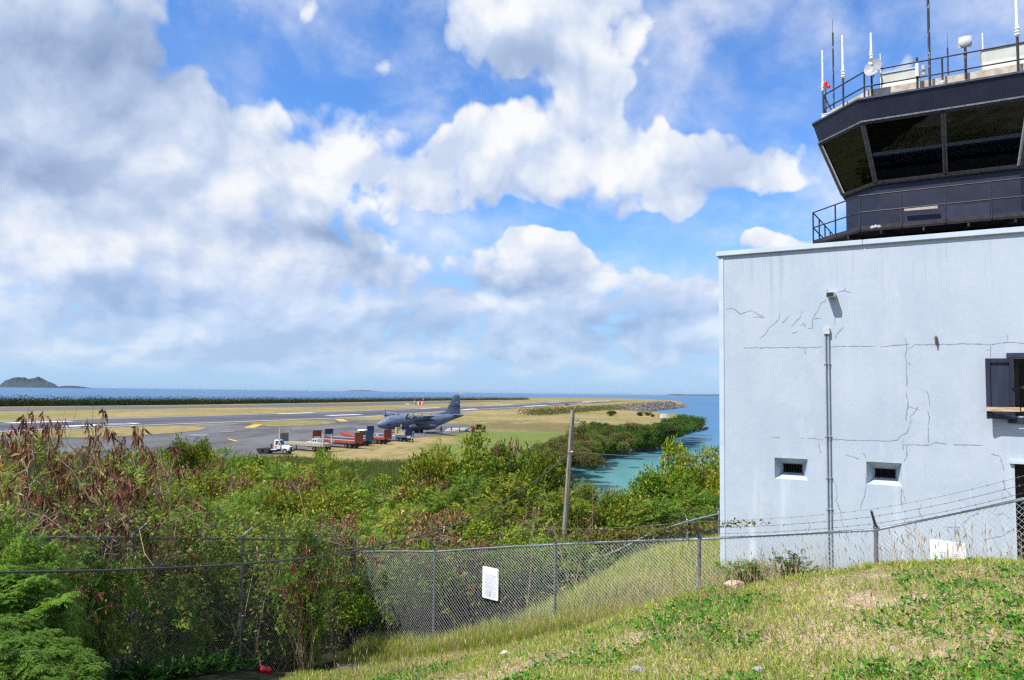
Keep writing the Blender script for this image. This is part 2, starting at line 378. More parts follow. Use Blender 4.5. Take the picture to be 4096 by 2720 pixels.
# ---- sea
def sea_mat():
    m = bpy.data.materials.new('sea_water'); m.use_nodes = True; nt = m.node_tree; b = nt.nodes['Principled BSDF']
    g = nt.nodes.new('ShaderNodeNewGeometry'); v = Ex(nt, g.outputs['Position'])
    sx = nt.nodes.new('ShaderNodeSeparateXYZ'); nt.links.new(v.k, sx.inputs[0])
    X, Y = Ex(nt, sx.outputs[0]), Ex(nt, sx.outputs[1])
    n = nnoise(nt, nmap(nt, v, scl=(.006, .012, .01)), 1.0, 5, .6)
    dd = Y + (X * -.35) + (n - .5) * 90
    t = dd.smooth(130, 330); t2 = dd.smooth(350, 1500)
    c = nmix(nt, t, (.070, .215, .205), (.024, .125, .25))
    c = nmix(nt, t2, c, (.018, .105, .235))
    patch = nnoise(nt, nmap(nt, v, scl=(.0006, .003, .01)), 1.0, 6, .6)
    c = nmix(nt, patch.smooth(.45, .65) * t2 * .6, c, (.034, .145, .285))
    nt.links.new(c.k, b.inputs['Base Color'])
    b.inputs['Roughness'].default_value = .32; b.inputs['IOR'].default_value = 1.33; b.inputs['Specular IOR Level'].default_value = .22
    w1 = nnoise(nt, nmap(nt, v, scl=(.22, .7, .5)), 1.0, 5, .65); w2 = nnoise(nt, nmap(nt, v, scl=(.02, .06, .05)), 1.0, 4, .6)
    bn = nt.nodes.new('ShaderNodeBump'); bn.inputs['Strength'].default_value = .38; bn.inputs['Distance'].default_value = .5
    nt.links.new((w1 + w2 * 2.0).k, bn.inputs['Height']); nt.links.new(bn.outputs[0], b.inputs['Normal'])
    return m
SEA = -4.0
me = bpy.data.meshes.new('sea'); me.from_pydata([(-70000, 40, SEA), (70000, 40, SEA), (70000, 90000, SEA), (-70000, 90000, SEA)], [], [(0, 1, 2, 3)])
me.materials.append(sea_mat()); tag(link('sea', me), kind='structure')

# ---- airfield sheet with its shore banks
def grass_mat():
    m = bpy.data.materials.new('airfield_grass'); m.use_nodes = True; nt = m.node_tree; b = nt.nodes['Principled BSDF']
    b.inputs['Roughness'].default_value = .95; b.inputs['Specular IOR Level'].default_value = .08
    g = nt.nodes.new('ShaderNodeNewGeometry'); v = Ex(nt, g.outputs['Position'])
    sx = nt.nodes.new('ShaderNodeSeparateXYZ'); nt.links.new(v.k, sx.inputs[0])
    X, Y = Ex(nt, sx.outputs[0]), Ex(nt, sx.outputs[1])
    n1 = nnoise(nt, nmap(nt, v, scl=(.020, .011, .02)), 1.0, 7, .62)
    n2 = nnoise(nt, nmap(nt, v, scl=(.35, .12, .2)), 1.0, 6, .7)
    n3 = nnoise(nt, nmap(nt, v, scl=(.05, .02, .02), loc=(7, 3, 0)), 1.0, 6, .65)
    c = nmix(nt, (n1 * .5 + n2 * .5).smooth(.42, .58), (.295, .225, .105), (.170, .160, .052))
    # lush grass towards the lagoon, dry brown belt beside it, partly painted cloud shadow
    gm = (X + (n1 - .5) * 60 + 20).smooth(-6, 8) * (Y * -1.0 + (n3 - .5) * 60 + 265).smooth(-20, 30)
    gm = gm * n3.smooth(.25, .5)
    c = nmix(nt, gm * .9, c, nmix(nt, n2.smooth(.35, .65), (.085, .150, .022), (.135, .165, .040)))
    bm_ = ((Y - 250) + (n1 - .5) * 60).smooth(0, 30) * ((Y - 360) * -1.0 + (n1 - .5) * 60).smooth(0, 40) * (X + 25).smooth(0, 20)
    c = nmix(nt, bm_ * .7, c, (.125, .095, .042))
    c = nmix(nt, n2.smooth(.56, .72) * .65, c, (.125, .105, .042)); c = nmix(nt, n3.smooth(.56, .66) * n2.smooth(.35, .55) * .5, c, (.34, .27, .15))
    nt.links.new(c.k, b.inputs['Base Color'])
    bn = nt.nodes.new('ShaderNodeBump'); bn.inputs['Strength'].default_value = .5; bn.inputs['Distance'].default_value = .3
    nt.links.new(n2.k, bn.inputs['Height']); nt.links.new(bn.outputs[0], b.inputs['Normal'])
    return m
GR = grass_mat()
shore_px = [(2239,1894),(2300,1862),(2366,1836),(2430,1824),(2493,1815),(2570,1803),(2650,1790),(2683,1756),(2747,1733),(2812,1717),(2790,1700),(2740,1684),(2690,1675),(2600,1667),(2500,1660),(2440,1657),(2493,1655),(2560,1651),(2640,1641),(2700,1634),(2745,1628.5),(2738,1618),(2700,1609),(2600,1602),(2450,1598),(2300,1596.5),(2100,1597.5),(1800,1601),(1400,1606),(800,1611),(300,1614),(-300,1616)]
shore = [G(x, y, SEA) for x, y in shore_px]
shore = [Vector((2, 75, SEA)), Vector((9, 105, SEA))] + shore + [Vector((-900, 500, SEA)), Vector((-900, 75, SEA))]
top = []
for i, p in enumerate(shore):
    a, c_ = shore[i - 1], shore[(i + 1) % len(shore)]
    t = ((p - a).normalized() + (c_ - p).normalized()); t.z = 0; t = t.normalized() if t.length > 1e-6 else Vector((1, 0, 0))
    inn = Vector((-t.y, t.x, 0))
    top.append(Vector((p.x, p.y, 0)) + inn * 4.5)
mb = MB(); n = len(shore)
mb.v = [tuple(p) for p in top] + [(p.x, p.y, SEA - .6) for p in shore]
mb.f = [tuple(range(n))] + [(i, (i + 1) % n, n + (i + 1) % n, n + i) for i in range(n)]
tag(mb.build('airfield_ground', GR), kind='structure')

# ---- paved sheets (seen at 150 m and more), each a little above the one below
def sheet(name, pxs, z, mat, kind='structure'):
    pts = [G(x, y, z) for x, y in pxs]
    me = bpy.data.meshes.new(name); me.from_pydata([tuple(p) for p in pts], [], [tuple(range(len(pts)))]); me.materials.append(mat)
    import bmesh
    bm = bmesh.new(); bm.from_mesh(me); bm.normal_update()
    for f in bm.faces:
        if f.normal.z < 0: f.normal_flip()
    bmesh.ops.triangulate(bm, faces=bm.faces[:], ngon_method='EAR_CLIP'); bm.to_mesh(me); bm.free()
    o = link(name, me); o['kind'] = kind; return o
asph = M('apron_asphalt', (.126, .123, .123), (.062, .061, .064), .06, .8, 0, .1, 3, .35, 9, (1, .35, 1), (.38, .62), True)
rway = M('runway_asphalt', (.098, .096, .104), (.062, .060, .068), .05, .75, 0, .1, 3, .4, 9, (.25, 1, 1), (.35, .65), True)
conc = M('pale_concrete', (.34, .32, .29), (.22, .21, .19), .1, .85, 0, .1, 3, .3, 8, (1, .4, 1), (.35, .65), True)
wpaint = M('runway_white_paint', (.74, .74, .75), (.50, .50, .50), .8, .6, 0, 0, None, .3, 6, (1, 1, 1), (.55, .8), True)
ypaint = M('taxiway_yellow_paint', (.64, .35, .035), (.48, .27, .05), .8, .6, 0, 0, None, .3, 6, (1, 1, 1), (.5, .75), True)
opaint = M('faded_orange_line_paint', (.40, .26, .075), (.20, .155, .09), .35, .7, 0, 0, None, .3, 6, (1, 1, 1), (.45, .6), True)
near_e = [(-500,1752),(0,1730),(270,1718),(545,1706),(980,1690),(1400,1674),(1650,1658.5),(1900,1642),(2095,1631.5),(2300,1618.5),(2489,1606)]
far_e = [(2480,1603.2),(2180,1608.5),(2000,1620.5),(1700,1630),(1400,1643),(980,1656.5),(545,1669),(270,1677),(0,1684.5),(-500,1699)]
sheet('runway', near_e + [(2560,1603.5)] + far_e, .03, rway)
def off(l, d): return [(x, y + d) for x, y in l]
sheet('old_taxiway', [(-500,1655),(0,1645),(700,1634),(1400,1624.5),(1800,1613),(2060,1603.6),(2060,1601.6),(1800,1605),(1400,1612),(700,1623),(0,1629),(-500,1634)], .02, M('old_taxiway_asphalt', (.115,.113,.115), (.085,.083,.084), .03, .85, 0, 0, None, .3, 7, (.3,1,1), (.35,.65), True))
sheet('apron', [(-500,1762),(0,1742),(270,1726),(545,1709),(980,1692.5),(1400,1676),(1480,1671.5),(1560,1680),(1700,1690),(1850,1696.5),(1930,1702),(1972,1709.5),(1900,1716),(1850,1731),(1805,1738),(1700,1747),(1635,1754),(1560,1768),(1480,1778),(1400,1781),(1330,1788),(1240,1793),(1170,1805),(1080,1822),(900,1850),(600,1890),(200,1920),(-500,1950)], .05, asph)
sheet('grass_island', [(170,1722),(400,1714),(600,1707),(700,1704),(790,1706),(826,1712),(790,1722),(700,1731),(560,1740),(400,1748),(200,1752),(60,1752)], .10, GR)
sheet('grass_island.001', [(1000,1692),(1090,1684),(1180,1680.5),(1300,1682.5),(1352,1689),(1310,1696),(1200,1702.5),(1110,1705.5),(1030,1700)], .10, GR)
sheet('grass_verge', [(1366,1675),(1480,1666),(1600,1658),(1690,1655),(1840,1648),(1860,1697),(1700,1690),(1560,1683),(1450,1681),(1395,1679)], .10, GR)
sheet('concrete_patch', [(1790,1712),(1900,1709),(1950,1710),(1880,1721),(1850,1727),(1770,1731)], .09, conc)
def band(pts, w):                            # a painted line of real width along ground points
    g = [G(x, y) for x, y in pts]; L, Rr = [], []
    for i, p in enumerate(g):
        t = (g[min(i + 1, len(g) - 1)] - g[max(i - 1, 0)]).normalized(); s = Vector((-t.y, t.x, 0)) * w / 2
        L.append(p + s); Rr.append(p - s)
    return L, Rr
def painted(name, bands, z, mat):
    mb = MB()
    for L, Rr in bands:
        o = len(mb.v); m_ = len(L)
        mb.v += [(p.x, p.y, z) for p in L] + [(p.x, p.y, z) for p in Rr]
        mb.f += [(o + i, o + i + 1, o + m_ + i + 1, o + m_ + i) for i in range(m_ - 1)]
    return tag(mb.build(name, mat), kind='structure')
mid_l = [(a[0], (a[1] + float(np.interp(a[0], [q[0] for q in far_e[::-1]], [q[1] for q in far_e[::-1]]))) / 2) for a in near_e[:-1]]
L1, R1 = band(mid_l, 17.0); painted('runway_rubber_marks', [(L1, R1)], .045, M('rubbered_asphalt', (.070, .068, .077), (.046, .045, .052), .05, .7, 0, 0, None, .4, 9, (.2, 1, 1), (.35, .65), True))
painted('runway_edge_line', [band(off(near_e, -4.0)[:-1], 1.3), band(off(far_e, 2.6)[1:], 1.3)], .06, wpaint)
bars = [[(30,1692.5),(285,1684.5)],[(255,1706),(530,1694.5)],[(380,1699.5),(545,1693)],[(1110,1655.5),(1250,1651)],[(1310,1662.5),(1440,1658)],[(1675,1634),(1755,1631)],[(1850,1638.5),(1905,1635.5)],[(1945,1621.5),(2050,1618.5)],[(2095,1625.5),(2190,1621)],[(2192,1610.4),(2240,1609.2)],[(2306,1613.2),(2360,1610.7)]]
painted('runway_touchdown_bar', [band(b, 5.2) for b in bars], .065, wpaint)
painted('runway_threshold_marking', [band([(2330,1607.0 - k * .75),(2440,1603.9 - k * .3)], 4.0) for k in range(3)], .065, wpaint)
painted('taxiway_line', [band([(560,1786),(700,1777),(850,1767),(1010,1756),(1140,1747),(1250,1738.5),(1400,1728),(1530,1714)], .42)], .075, opaint)
painted('runway_holding_line', [band([(895,1707.5),(1010,1706),(1125,1703.5)], .8), band([(1290,1680.5),(1370,1682),(1445,1683)], .8)], .115, ypaint)
painted('closed_taxiway_stroke', [band([(995,1712.5),(1032,1699)], 3.4), band([(1355,1676.5),(1376,1687)], 3.4), band([(913,1757),(949,1767.5)], .9)], .12, ypaint)
pud = M('puddle_water', (.03, .034, .04), (.02, .02, .025), 1, .06, 0, 0, None, .6)
for k, (x, y, a, b_) in enumerate([(793,1740,42,2.6),(905,1725.5,30,1.9),(1187,1715.5,24,1.5),(1190,1716,0,0),(720,1747,20,1.2),(870,1736,12,.8)]):
    if a: sheet('puddle', [(x + a * math.cos(t) * (1 + .2 * math.sin(3 * t + k)), y + b_ * math.sin(t) * (1 + .25 * math.sin(2 * t + k)) - a * math.cos(t) * .03) for t in [i * math.pi / 10 for i in range(20)]], .08, pud)

# ---- islands on the horizon (solid ridges)
def ridge(name, prof, Y, depth, mat, kind='structure', label=None, cat=None):
    mb = MB(); rows = []
    g = np.random.default_rng(len(prof) * 7 + int(Y))
    for d, s in ((0, .0), (.12, .42), (.28, .72), (.5, 1.0), (.75, .6), (1, 0)):
        rows.append([])
        for (x, y, b_) in prof:
            pb, pt = P(x, b_ or y, Y), P(x, y, Y); hgt = max(pt.z - SEA, .5)
            z = SEA - 1 + (hgt + 1) * s * (Y + depth * d) / Y * (1 + (g.normal() * .10 if 0 < s < 1 else 0))
            kx = (Y + depth * d) / Y; rows[-1].append((pb.x * kx + (g.normal() * hgt * .12 if 0 < s < 1 else 0), Y + depth * d, z))
    mb.loft(rows, cap=False, closed=False)
    o = mb.build(name, mat, smooth=False); o['kind'] = kind
    if label: tag(o, label, cat)
    return o
isl = M('island_scrub', (.018, .032, .030), (.036, .044, .040), .004, .95, 0, .6, .05, .1, 8, (1, 1, 2), (.42, .68), True)
prof = [(-330,1530),(-250,1522),(-160,1526),(-90,1535),(-40,1541),(-8,1540),(8,1527),(22,1516),(38,1511),(55,1505),(72,1503),(88,1505),(98,1504),(108,1508),(116,1511),(126,1508),(140,1506),(150,1501.5),(156,1501),(166,1507),(178,1513),(190,1519),(205,1525),(218,1530),(228,1537),(234,1541),(240,1540),(252,1538),(268,1537),(290,1537.5),(310,1538.5),(330,1541),(350,1544),(368,1547.5)]
for i in range(1):
    fine = []
    for (a, b_) in zip(prof[:-1], prof[1:]):
        for k in range(3): fine.append((a[0] + (b_[0] - a[0]) * k / 3, a[1] + (b_[1] - a[1]) * k / 3 + (rng.normal() * .35 if k else 0) + 5.5, 0))
    ridge('island', fine + [(368, 1553, 0)], 15000, 1100, isl)
ridge('island.001', [(2560,1582,0),(2580,1580.3,0),(2605,1582,0),(2655,1581,0),(2680,1577,0),(2710,1576,0),(2740,1578,0),(2790,1577.5,0),(2840,1578,0),(2900,1577,0),(2990,1574,0),(3080,1580,0)], 34000, 2500, isl)
ridge('island.002', [(1380,1563.5,0),(1410,1561,0),(1445,1560,0),(1480,1561.5,0),(1510,1564.5,0)], 40000, 2500, isl)
ridge('rock_islet', [(1836,1569.5,0),(1842,1567,0),(1847,1561,0),(1851,1563.4,0),(1855,1566,0),(1861,1569.5,0)], 9000, 60, M('guano_rock', (.36,.32,.28), (.2,.18,.16), .05, .9, 0, 0, None, .1, 6, (1,1,1), (.4,.6), True))

# ================================================================== BUILDING, TOWER
BO = Vector((4.27, 16.0, 0)); BD = Vector((.856, -.517, 0)); BN = Vector((.517, .856, 0))
BROT = math.atan2(BD.y, BD.x)
def wall_az(px, py, off_=0.0):
    p = PL(px, py, BO + BN * off_, BN); return (p - BO).dot(BD), p.z
def wall_mat():
    m = bpy.data.materials.new('pale_blue_stucco'); m.use_nodes = True; nt = m.node_tree; b = nt.nodes['Principled BSDF']
    b.inputs['Roughness'].default_value = .8; b.inputs['Specular IOR Level'].default_value = .2
    tc = nt.nodes.new('ShaderNodeTexCoord'); v = Ex(nt, tc.outputs['Object'])
    n1 = nnoise(nt, v, .7, 6, .6); n2 = nnoise(nt, nmap(nt, v, scl=(2.6, 2.6, .22)), 1.0, 6, .65); n3 = nnoise(nt, v, 9, 6, .7)
    c = nmix(nt, n1.smooth(.35, .65), (.455, .520, .597), (.408, .476, .562))
    sx = nt.nodes.new('ShaderNodeSeparateXYZ'); nt.links.new(v.k, sx.inputs[0]); Z = Ex(nt, sx.outputs[2])
    lowz = Z.smooth(4.2, 0.0)
    n4 = nnoise(nt, nmap(nt, v, scl=(1.0, 1.0, .55), loc=(4, 2, 9)), 1.6, 7, .62); n5 = nnoise(nt, nmap(nt, v, scl=(7, 7, .35), loc=(1, 0, 3)), 1.0, 5, .6)
    c = nmix(nt, n4.smooth(.54, .60) * .6, c, (.475, .53, .605))          # repainted patches
    c = nmix(nt, n5.smooth(.55, .75) * Z.smooth(5.2, 6.9) * .7, c, (.31, .36, .43))   # runs below the coping
    c = nmix(nt, n4.smooth(.40, .62) * Z.smooth(2.3, .6) * .65, c, (.32, .35, .365))    # grime near the soil
    c = nmix(nt, n2.smooth(.54, .74) * (lowz * .75 + .25), c, (.62, .675, .735))
    c = nmix(nt, n2.smooth(.44, .28) * .30, c, (.35, .43, .55))
    c = nmix(nt, n3.smooth(.62, .80) * .22, c, (.31, .37, .46))
    nt.links.new(c.k, b.inputs['Base Color'])
    bn = nt.nodes.new('ShaderNodeBump'); bn.inputs['Strength'].default_value = .22; bn.inputs['Distance'].default_value = .012
    nt.links.new((nnoise(nt, v, 45, 4) * .6 + nnoise(nt, v, 6, 5) * 1.4).k, bn.inputs['Height']); nt.links.new(bn.outputs[0], b.inputs['Normal'])
    return m
STUC = wall_mat()
stuc_light = M('pale_blue_trim', (.54, .62, .71), (.47, .55, .65), 2.5, .7, 0, .2, 30)
navy = M('navy_paint', (.020, .025, .050), (.014, .018, .036), 2.2, .5, 0, .12, 25, .35, 6)
navy_wood = M('navy_shutter_paint', (.034, .042, .075), (.022, .026, .046), 3, .5, 0, .15, 30, .35, 6, (4, 4, .6))
steelblue = M('dark_railing_paint', (.030, .031, .042), (.060, .050, .050), 9, .5, .2, .1)
dark_in = M('dark_interior', (.012, .012, .014), (.02, .02, .022), 2, .9)
Z0 = 8.2                                             # building base level
bld = thing('concrete_building', 'pale blue concrete building with cracked stucco wall and small slit windows', 'building', (BO.x, BO.y, Z0), BROT)
def W(px, py): a, z = wall_az(px, py); return a, z - Z0
TOPZ = W(2882, 1010)[1]
holes = {'e1': (W(3098, 1830), W(3232, 1922)), 'e2': (W(3465, 1846), W(3609, 1945)), 'win': (W(4050, 1433), W(4400, 1672)), 'door': (W(4058, 1856), W(4500, 2330))}
rects = {}
for k, (a, b_) in holes.items(): rects[k] = (min(a[0], b_[0]), max(a[0], b_[0]), min(a[1], b_[1]), max(a[1], b_[1]))
rects['door'] = (rects['door'][0], rects['door'][0] + 1.25, -1, rects['door'][3]); rects['win'] = (rects['win'][0], rects['win'][0] + 1.15, rects['win'][2], rects['win'][3])
WL, WD = 11.0, 13.0
xc = sorted({0, WL} | {r[i] for r in rects.values() for i in (0, 1)}); zc = sorted({-1.5, TOPZ} | {r[i] for r in rects.values() for i in (2, 3)})
mb = MB()
for i in range(len(xc) - 1):
    for j in range(len(zc) - 1):
        mx, mz = (xc[i] + xc[i + 1]) / 2, (zc[j] + zc[j + 1]) / 2
        if any(r[0] < mx < r[1] and r[2] < mz < r[3] for r in rects.values()): continue
        mb.add([(xc[i], 0, zc[j]), (xc[i + 1], 0, zc[j]), (xc[i + 1], 0, zc[j + 1]), (xc[i], 0, zc[j + 1])], [(0, 1, 2, 3)])
mb.add([(0, 0, -1.5), (0, WD, -1.5), (0, WD, TOPZ), (0, 0, TOPZ), (WL, 0, -1.5), (WL, WD, -1.5), (WL, WD, TOPZ), (WL, 0, TOPZ)], [(0, 3, 2, 1), (4, 5, 6, 7), (1, 2, 6, 5)])
mb.build('wall', STUC, bld)
MB().add([(.25, .25, TOPZ - .5), (WL - .25, .25, TOPZ - .5), (WL - .25, WD - .25, TOPZ - .5), (.25, WD - .25, TOPZ - .5)], [(0, 1, 2, 3)]).build('roof', M('roof_felt', (.030, .030, .032), (.05, .048, .046), 3, .9), bld)
MB().box(-.015, .085, -.014, .0, -1.5, TOPZ - .1).build('corner_band', stuc_light, bld, bevel=.004)
mb = MB(); cb = W(2882, 1026)[1]
for s in range(4):                                  # coping cast in lengths
    x0, x1 = -.06 + s * 2.79, -.06 + (s + 1) * 2.79 - .006
    mb.box(x0, x1, -.055, .30, cb, TOPZ + .015)
mb.build('coping', M('coping_paint', (.54, .615, .70), (.47, .55, .64), 2, .6, 0, .1), bld, bevel=.008)
mb = MB().box(-.055, .30, .301, WD, cb, TOPZ + .012); mb.build('coping', MC['coping_paint'], bld, bevel=.008)
bars_m = M('rusty_grille', (.030, .028, .028), (.06, .04, .03), 10, .8)
for k, (p0, p1) in (('e1', ((3133, 1853), (3210, 1893))), ('e2', ((3499, 1872.5), (3583, 1914)))):
    x0, x1, z0, z1 = rects[k]; dpt = .34
    i0, i1 = wall_az(*p0, dpt), wall_az(*p1, dpt); u0, u1, w1, w0 = i0[0], i1[0], i0[1] - Z0, i1[1] - Z0
    mb = MB(); o = [(x0, 0, z0), (x1, 0, z0), (x1, 0, z1), (x0, 0, z1)]; q = [(u0, dpt, w0), (u1, dpt, w0), (u1, dpt, w1), (u0, dpt, w1)]
    mb.loft([o, q], cap=False); wn = mb.build('slit_window', STUC, bld)
    MB().loft([q, [(x, dpt + .5, z) for x, _, z in q]], cap=False).add([(x, dpt + .5, z) for x, _, z in q], [(0, 1, 2, 3)]).build('pane', dark_in, wn)
    mb = MB(); t = .018
    mb.box(u0, u1, dpt + .02, dpt + .04, w0, w0 + t).box(u0, u1, dpt + .02, dpt + .04, w1 - t, w1).box(u0, u0 + t, dpt + .02, dpt + .04, w0 + t, w1 - t).box(u1 - t, u1, dpt + .02, dpt + .04, w0 + t, w1 - t)
    for i in range(1, 12): x = u0 + (u1 - u0) * i / 12; mb.box(x - .004, x + .004, dpt + .025, dpt + .035, w0 + t, w1 - t)
    mb.build('grille', bars_m, wn)
# window with shutter
x0, x1, z0, z1 = rects['win']
mb = MB(); q = [(x0, 0, z0), (x1, 0, z0), (x1, 0, z1), (x0, 0, z1)]; q2 = [(x, .30, z) for x, _, z in q]
mb.loft([q, q2], cap=False); wn = mb.build('window', STUC, bld)
mb = MB().box(x0 + .02, x0 + .09, .24, .29, z0, z1).box(x1 - .09, x1 - .02, .24, .29, z0, z1).box(x0 + .09, x1 - .09, .24, .29, z0, z0 + .06).box(x0 + .09, x1 - .09, .24, .29, z1 - .06, z1).box(x0 + .09, x1 - .09, .245, .285, (z0 + z1) / 2 - .03, (z0 + z1) / 2 + .03)
mb.build('sash', M('dark_sash', (.035, .028, .026), (.05, .04, .04), 8, .5), wn)
glass_dk = M('dark_glass', (.012, .016, .017), (.016, .02, .02), 1, .06, 0, 0, None, .6)
MB().box(x0 + .09, x1 - .09, .262, .268, z0 + .06, z1 - .06).build('pane', glass_dk, wn)
mb = MB().box(x0 - .09, x1 + .09, -.045, .0, z1 + .003, z1 + .09).box(x0 - .09, x0 - .003, -.045, .0, z0 - .02, z1 + .002).box(x1 + .003, x1 + .09, -.045, .0, z0 - .02, z1 + .002).box(x0 - .09, x1 + .09, -.05, .0, z0 - .12, z0 - .022)
mb.build('window_frame', navy_wood, wn, bevel=.005)
s1 = x0 + .015; a0 = W(3924, 1440)[0] + .06; sz0, sz1 = W(3990, 1675)[1], W(3990, 1435)[1]
y1, y0 = -.06, -.17                               # leaf stands a little off the wall
def shp(t, z, d=0.0): return (a0 + (s1 - a0) * t, y0 + (y1 - y0) * t - d, z)
mb = MB(); f = .16
def leaf_bar(t0, t1, za, zb, d0, d1): mb.hexa([shp(t0, za, d1), shp(t1, za, d1), shp(t1, za, d0), shp(t0, za, d0), shp(t0, zb, d1), shp(t1, zb, d1), shp(t1, zb, d0), shp(t0, zb, d0)])
leaf_bar(0, f, sz0, sz1, 0, .045); leaf_bar(1 - f, 1, sz0, sz1, 0, .045); leaf_bar(f, 1 - f, sz0, sz0 + .08, 0, .045); leaf_bar(f, 1 - f, sz1 - .075, sz1, 0, .045)
sh = mb.build('shutter', navy_wood, bld, bevel=.004)
mb = MB(); leaf_bar(f, 1 - f, sz0 + .08, sz1 - .075, .002, .016); mb.build('panel', M('navy_shutter_panel', (.036, .046, .085), (.026, .032, .058), 3, .6, 0, .1, 30, .3, 6, (3, 3, .5)), sh)
mb = MB(); zz = sz0 + (sz1 - sz0) * .58; mb.obox(shp(.93, zz, .06), (.02, 0, 0), (0, .02, 0), (0, 0, .07)); mb.build('latch', black, sh)
wood = M('bare_pine', (.62, .47, .32), (.42, .26, .14), 9, .7, 0, .1, 40, .3, 4, (.7, 4, 4))
zz = W(3946, 1636)[1]
MB().box(W(3946, 1636)[0], x0 + .08, -.262, -.222, zz - .035, zz + .04).build('plank', wood, bld, bevel=.003)
MB().box(x0 + .10, x1 + .05, -.100, -.06, zz - .035, zz + .04).build('plank', wood, bld, bevel=.003)
# doorway
x0, x1, z0, z1 = rects['door']
q = [(x0, 0, z0), (x1, 0, z0), (x1, 0, z1), (x0, 0, z1)]
dw = MB().loft([q, [(x, .55, z) for x, _, z in q]], cap=False).build('doorway', STUC, bld)
MB().box(x0 + .005, x1 - .005, .50, .53, z0, z1 - .01).build('door', M('dark_door', (.018, .018, .022), (.028, .026, .03), 4, .5), dw)
MB().box(x0 - .07, x1 + .1, -.05, .0, z1 + .004, z1 + .07).build('lintel', stuc_light, dw, bevel=.004)
# conduits, flood lamp, bracket
for px in (3302, 3314.5):
    a, zt = W(px, 1338); mb = MB().tube([(a, -.035, -1), (a, -.035, zt)], .0135, 10)
    for py in (1455, 1745, 1910, 2035): zz = W(px, py)[1]; mb.box(a - .035, a + .035, -.02, .0, zz - .012, zz + .012).lathe([(.022, -.014), (.022, .014)], (a, -.035, zz), (0, 0, 1), 10)
    mb.build('conduit', M('conduit_paint', (.40, .44, .50), (.32, .355, .41), 12, .6, .1), bld, smooth=True)
    MB().box(a - .028, a + .028, -.075, -.002, zt + .002, zt + .13).build('junction_box', M('grey_box_paint', (.62, .64, .66), (.5, .52, .54), 6, .5), bld, bevel=.006)
a, zt = W(3328, 1183)
mb = MB().box(a - .075, a + .075, -.23, -.01, zt - .045, zt + .05); lm = mb.build('lamp_housing', M('lamp_housing_paint', (.55, .60, .64), (.42, .46, .50), 8, .5), bld, bevel=.01)
MB().box(a - .062, a + .058, -.242, -.2325, zt - .032, zt + .037).build('lens', black, lm)
a, zt = W(3744, 1345); MB().tube([(a, -.02, zt), (a, -.05, zt - .05), (a + .004, -.045, zt - .17)], [.02, .025, .012], 8).build('pipe_stub', M('rusty_iron', (.16, .13, .12), (.07, .05, .045), 20, .9), bld)
# cracks: ridges of filler standing a couple of millimetres proud of the stucco
crack_m = M('crack_filler', (.31, .36, .43), (.22, .26, .32), 20, .9, 0, .2)
def z7(l): return [(x / 1.895 + 2850, y / 1.895 + 1000) for x, y in l]
def z8(l): return [(x / 1.895 + 2850, y / 1.895 + 1700) for x, y in l]
CR = [z7(l) for l in ([(105,445),(160,443),(210,485),(270,464),(305,460),(350,490),(382,500)],[(302,507),(370,507),(400,516)],[(508,480),(500,525),(470,560),(425,590),(405,635),(358,670)],[(582,497),(550,535),(525,556)],[(678,460),(668,505),(630,545),(600,582)],[(665,575),(692,556),(710,585)],[(600,632),(652,618)],[(870,372),(822,404),(800,455),(770,500),(757,540),(757,590),(720,597)],[(765,520),(830,515)],[(940,320),(990,313),(1010,290)],[(995,308),(1047,322)],[(868,293),(870,330)],[(927,480),(927,568)],[(990,585),(940,640),(928,672)],
 [(230,743),(330,741),(440,742),(550,738),(640,740),(720,739),(840,735)],[(890,734),(980,728),(1090,730),(1235,730)],[(1270,735),(1340,726),(1460,716),(1490,712)],[(1480,748),(1515,738),(1530,716),(1600,717),(1780,716),(1890,711),(2020,712),(2110,718),(2180,704),(2270,698),(2361,708)],[(700,740),(705,792)],[(1462,665),(1472,715),(1470,750),(1462,800),(1470,860),(1468,920),(1475,970),(1468,1040)],[(1470,850),(1505,870)],[(1468,1085),(1482,1160),(1470,1240),(1466,1297)],[(1480,1185),(1530,1200),(1575,1215)],[(1560,1182),(1530,1230),(1505,1260),(1497,1326)],[(1625,1065),(1640,1120),(1647,1180)],[(1628,1215),(1645,1270),(1635,1326)],[(2235,640),(2238,705)],[(2112,722),(2108,770),(2110,818)],[(2065,755),(2105,757)])]
CR += [z8(l) for l in ([(435,100),(480,92),(520,98)],[(668,100),(700,100)],[(722,98),(800,103),(850,112)],[(805,112),(806,160),(822,215)],[(890,105),(1000,112),(1100,117),(1230,117),(1330,120),(1400,115),(1430,75),(1470,60),(1500,5)],[(1440,105),(1447,190)],[(1450,150),(1520,148),(1640,155),(1690,132),(1780,143)],[(1820,148),(1950,150),(2045,153)],[(1470,155),(1475,230),(1450,280)],[(1637,0),(1638,140)],[(1140,205),(1165,250)],[(1000,225),(1060,238),(1115,262)],[(895,385),(935,450),(945,530),(938,575),(965,640),(985,740),(1010,810),(1040,905)],[(1165,460),(1150,545),(1130,590),(1117,645)],[(1435,480),(1428,560),(1440,640)],[(1440,490),(1460,560),(1463,590)],[(1450,705),(1470,800),(1530,845),(1545,900)],[(1580,600),(1565,660),(1600,710)],[(1745,770),(1800,775),(1880,770),(1830,830),(1840,870)],[(1890,760),(1950,700),(2020,665)],[(2150,680),(2210,670),(2255,710)],[(2050,870),(2200,840),(2270,790)],[(2110,220),(2180,235),(2200,310),(2210,350)],[(2205,410),(2215,480),(2270,540)],[(2200,500),(2200,580)],[(1160,370),(1165,450)],[(715,705),(735,760),(725,805)])]
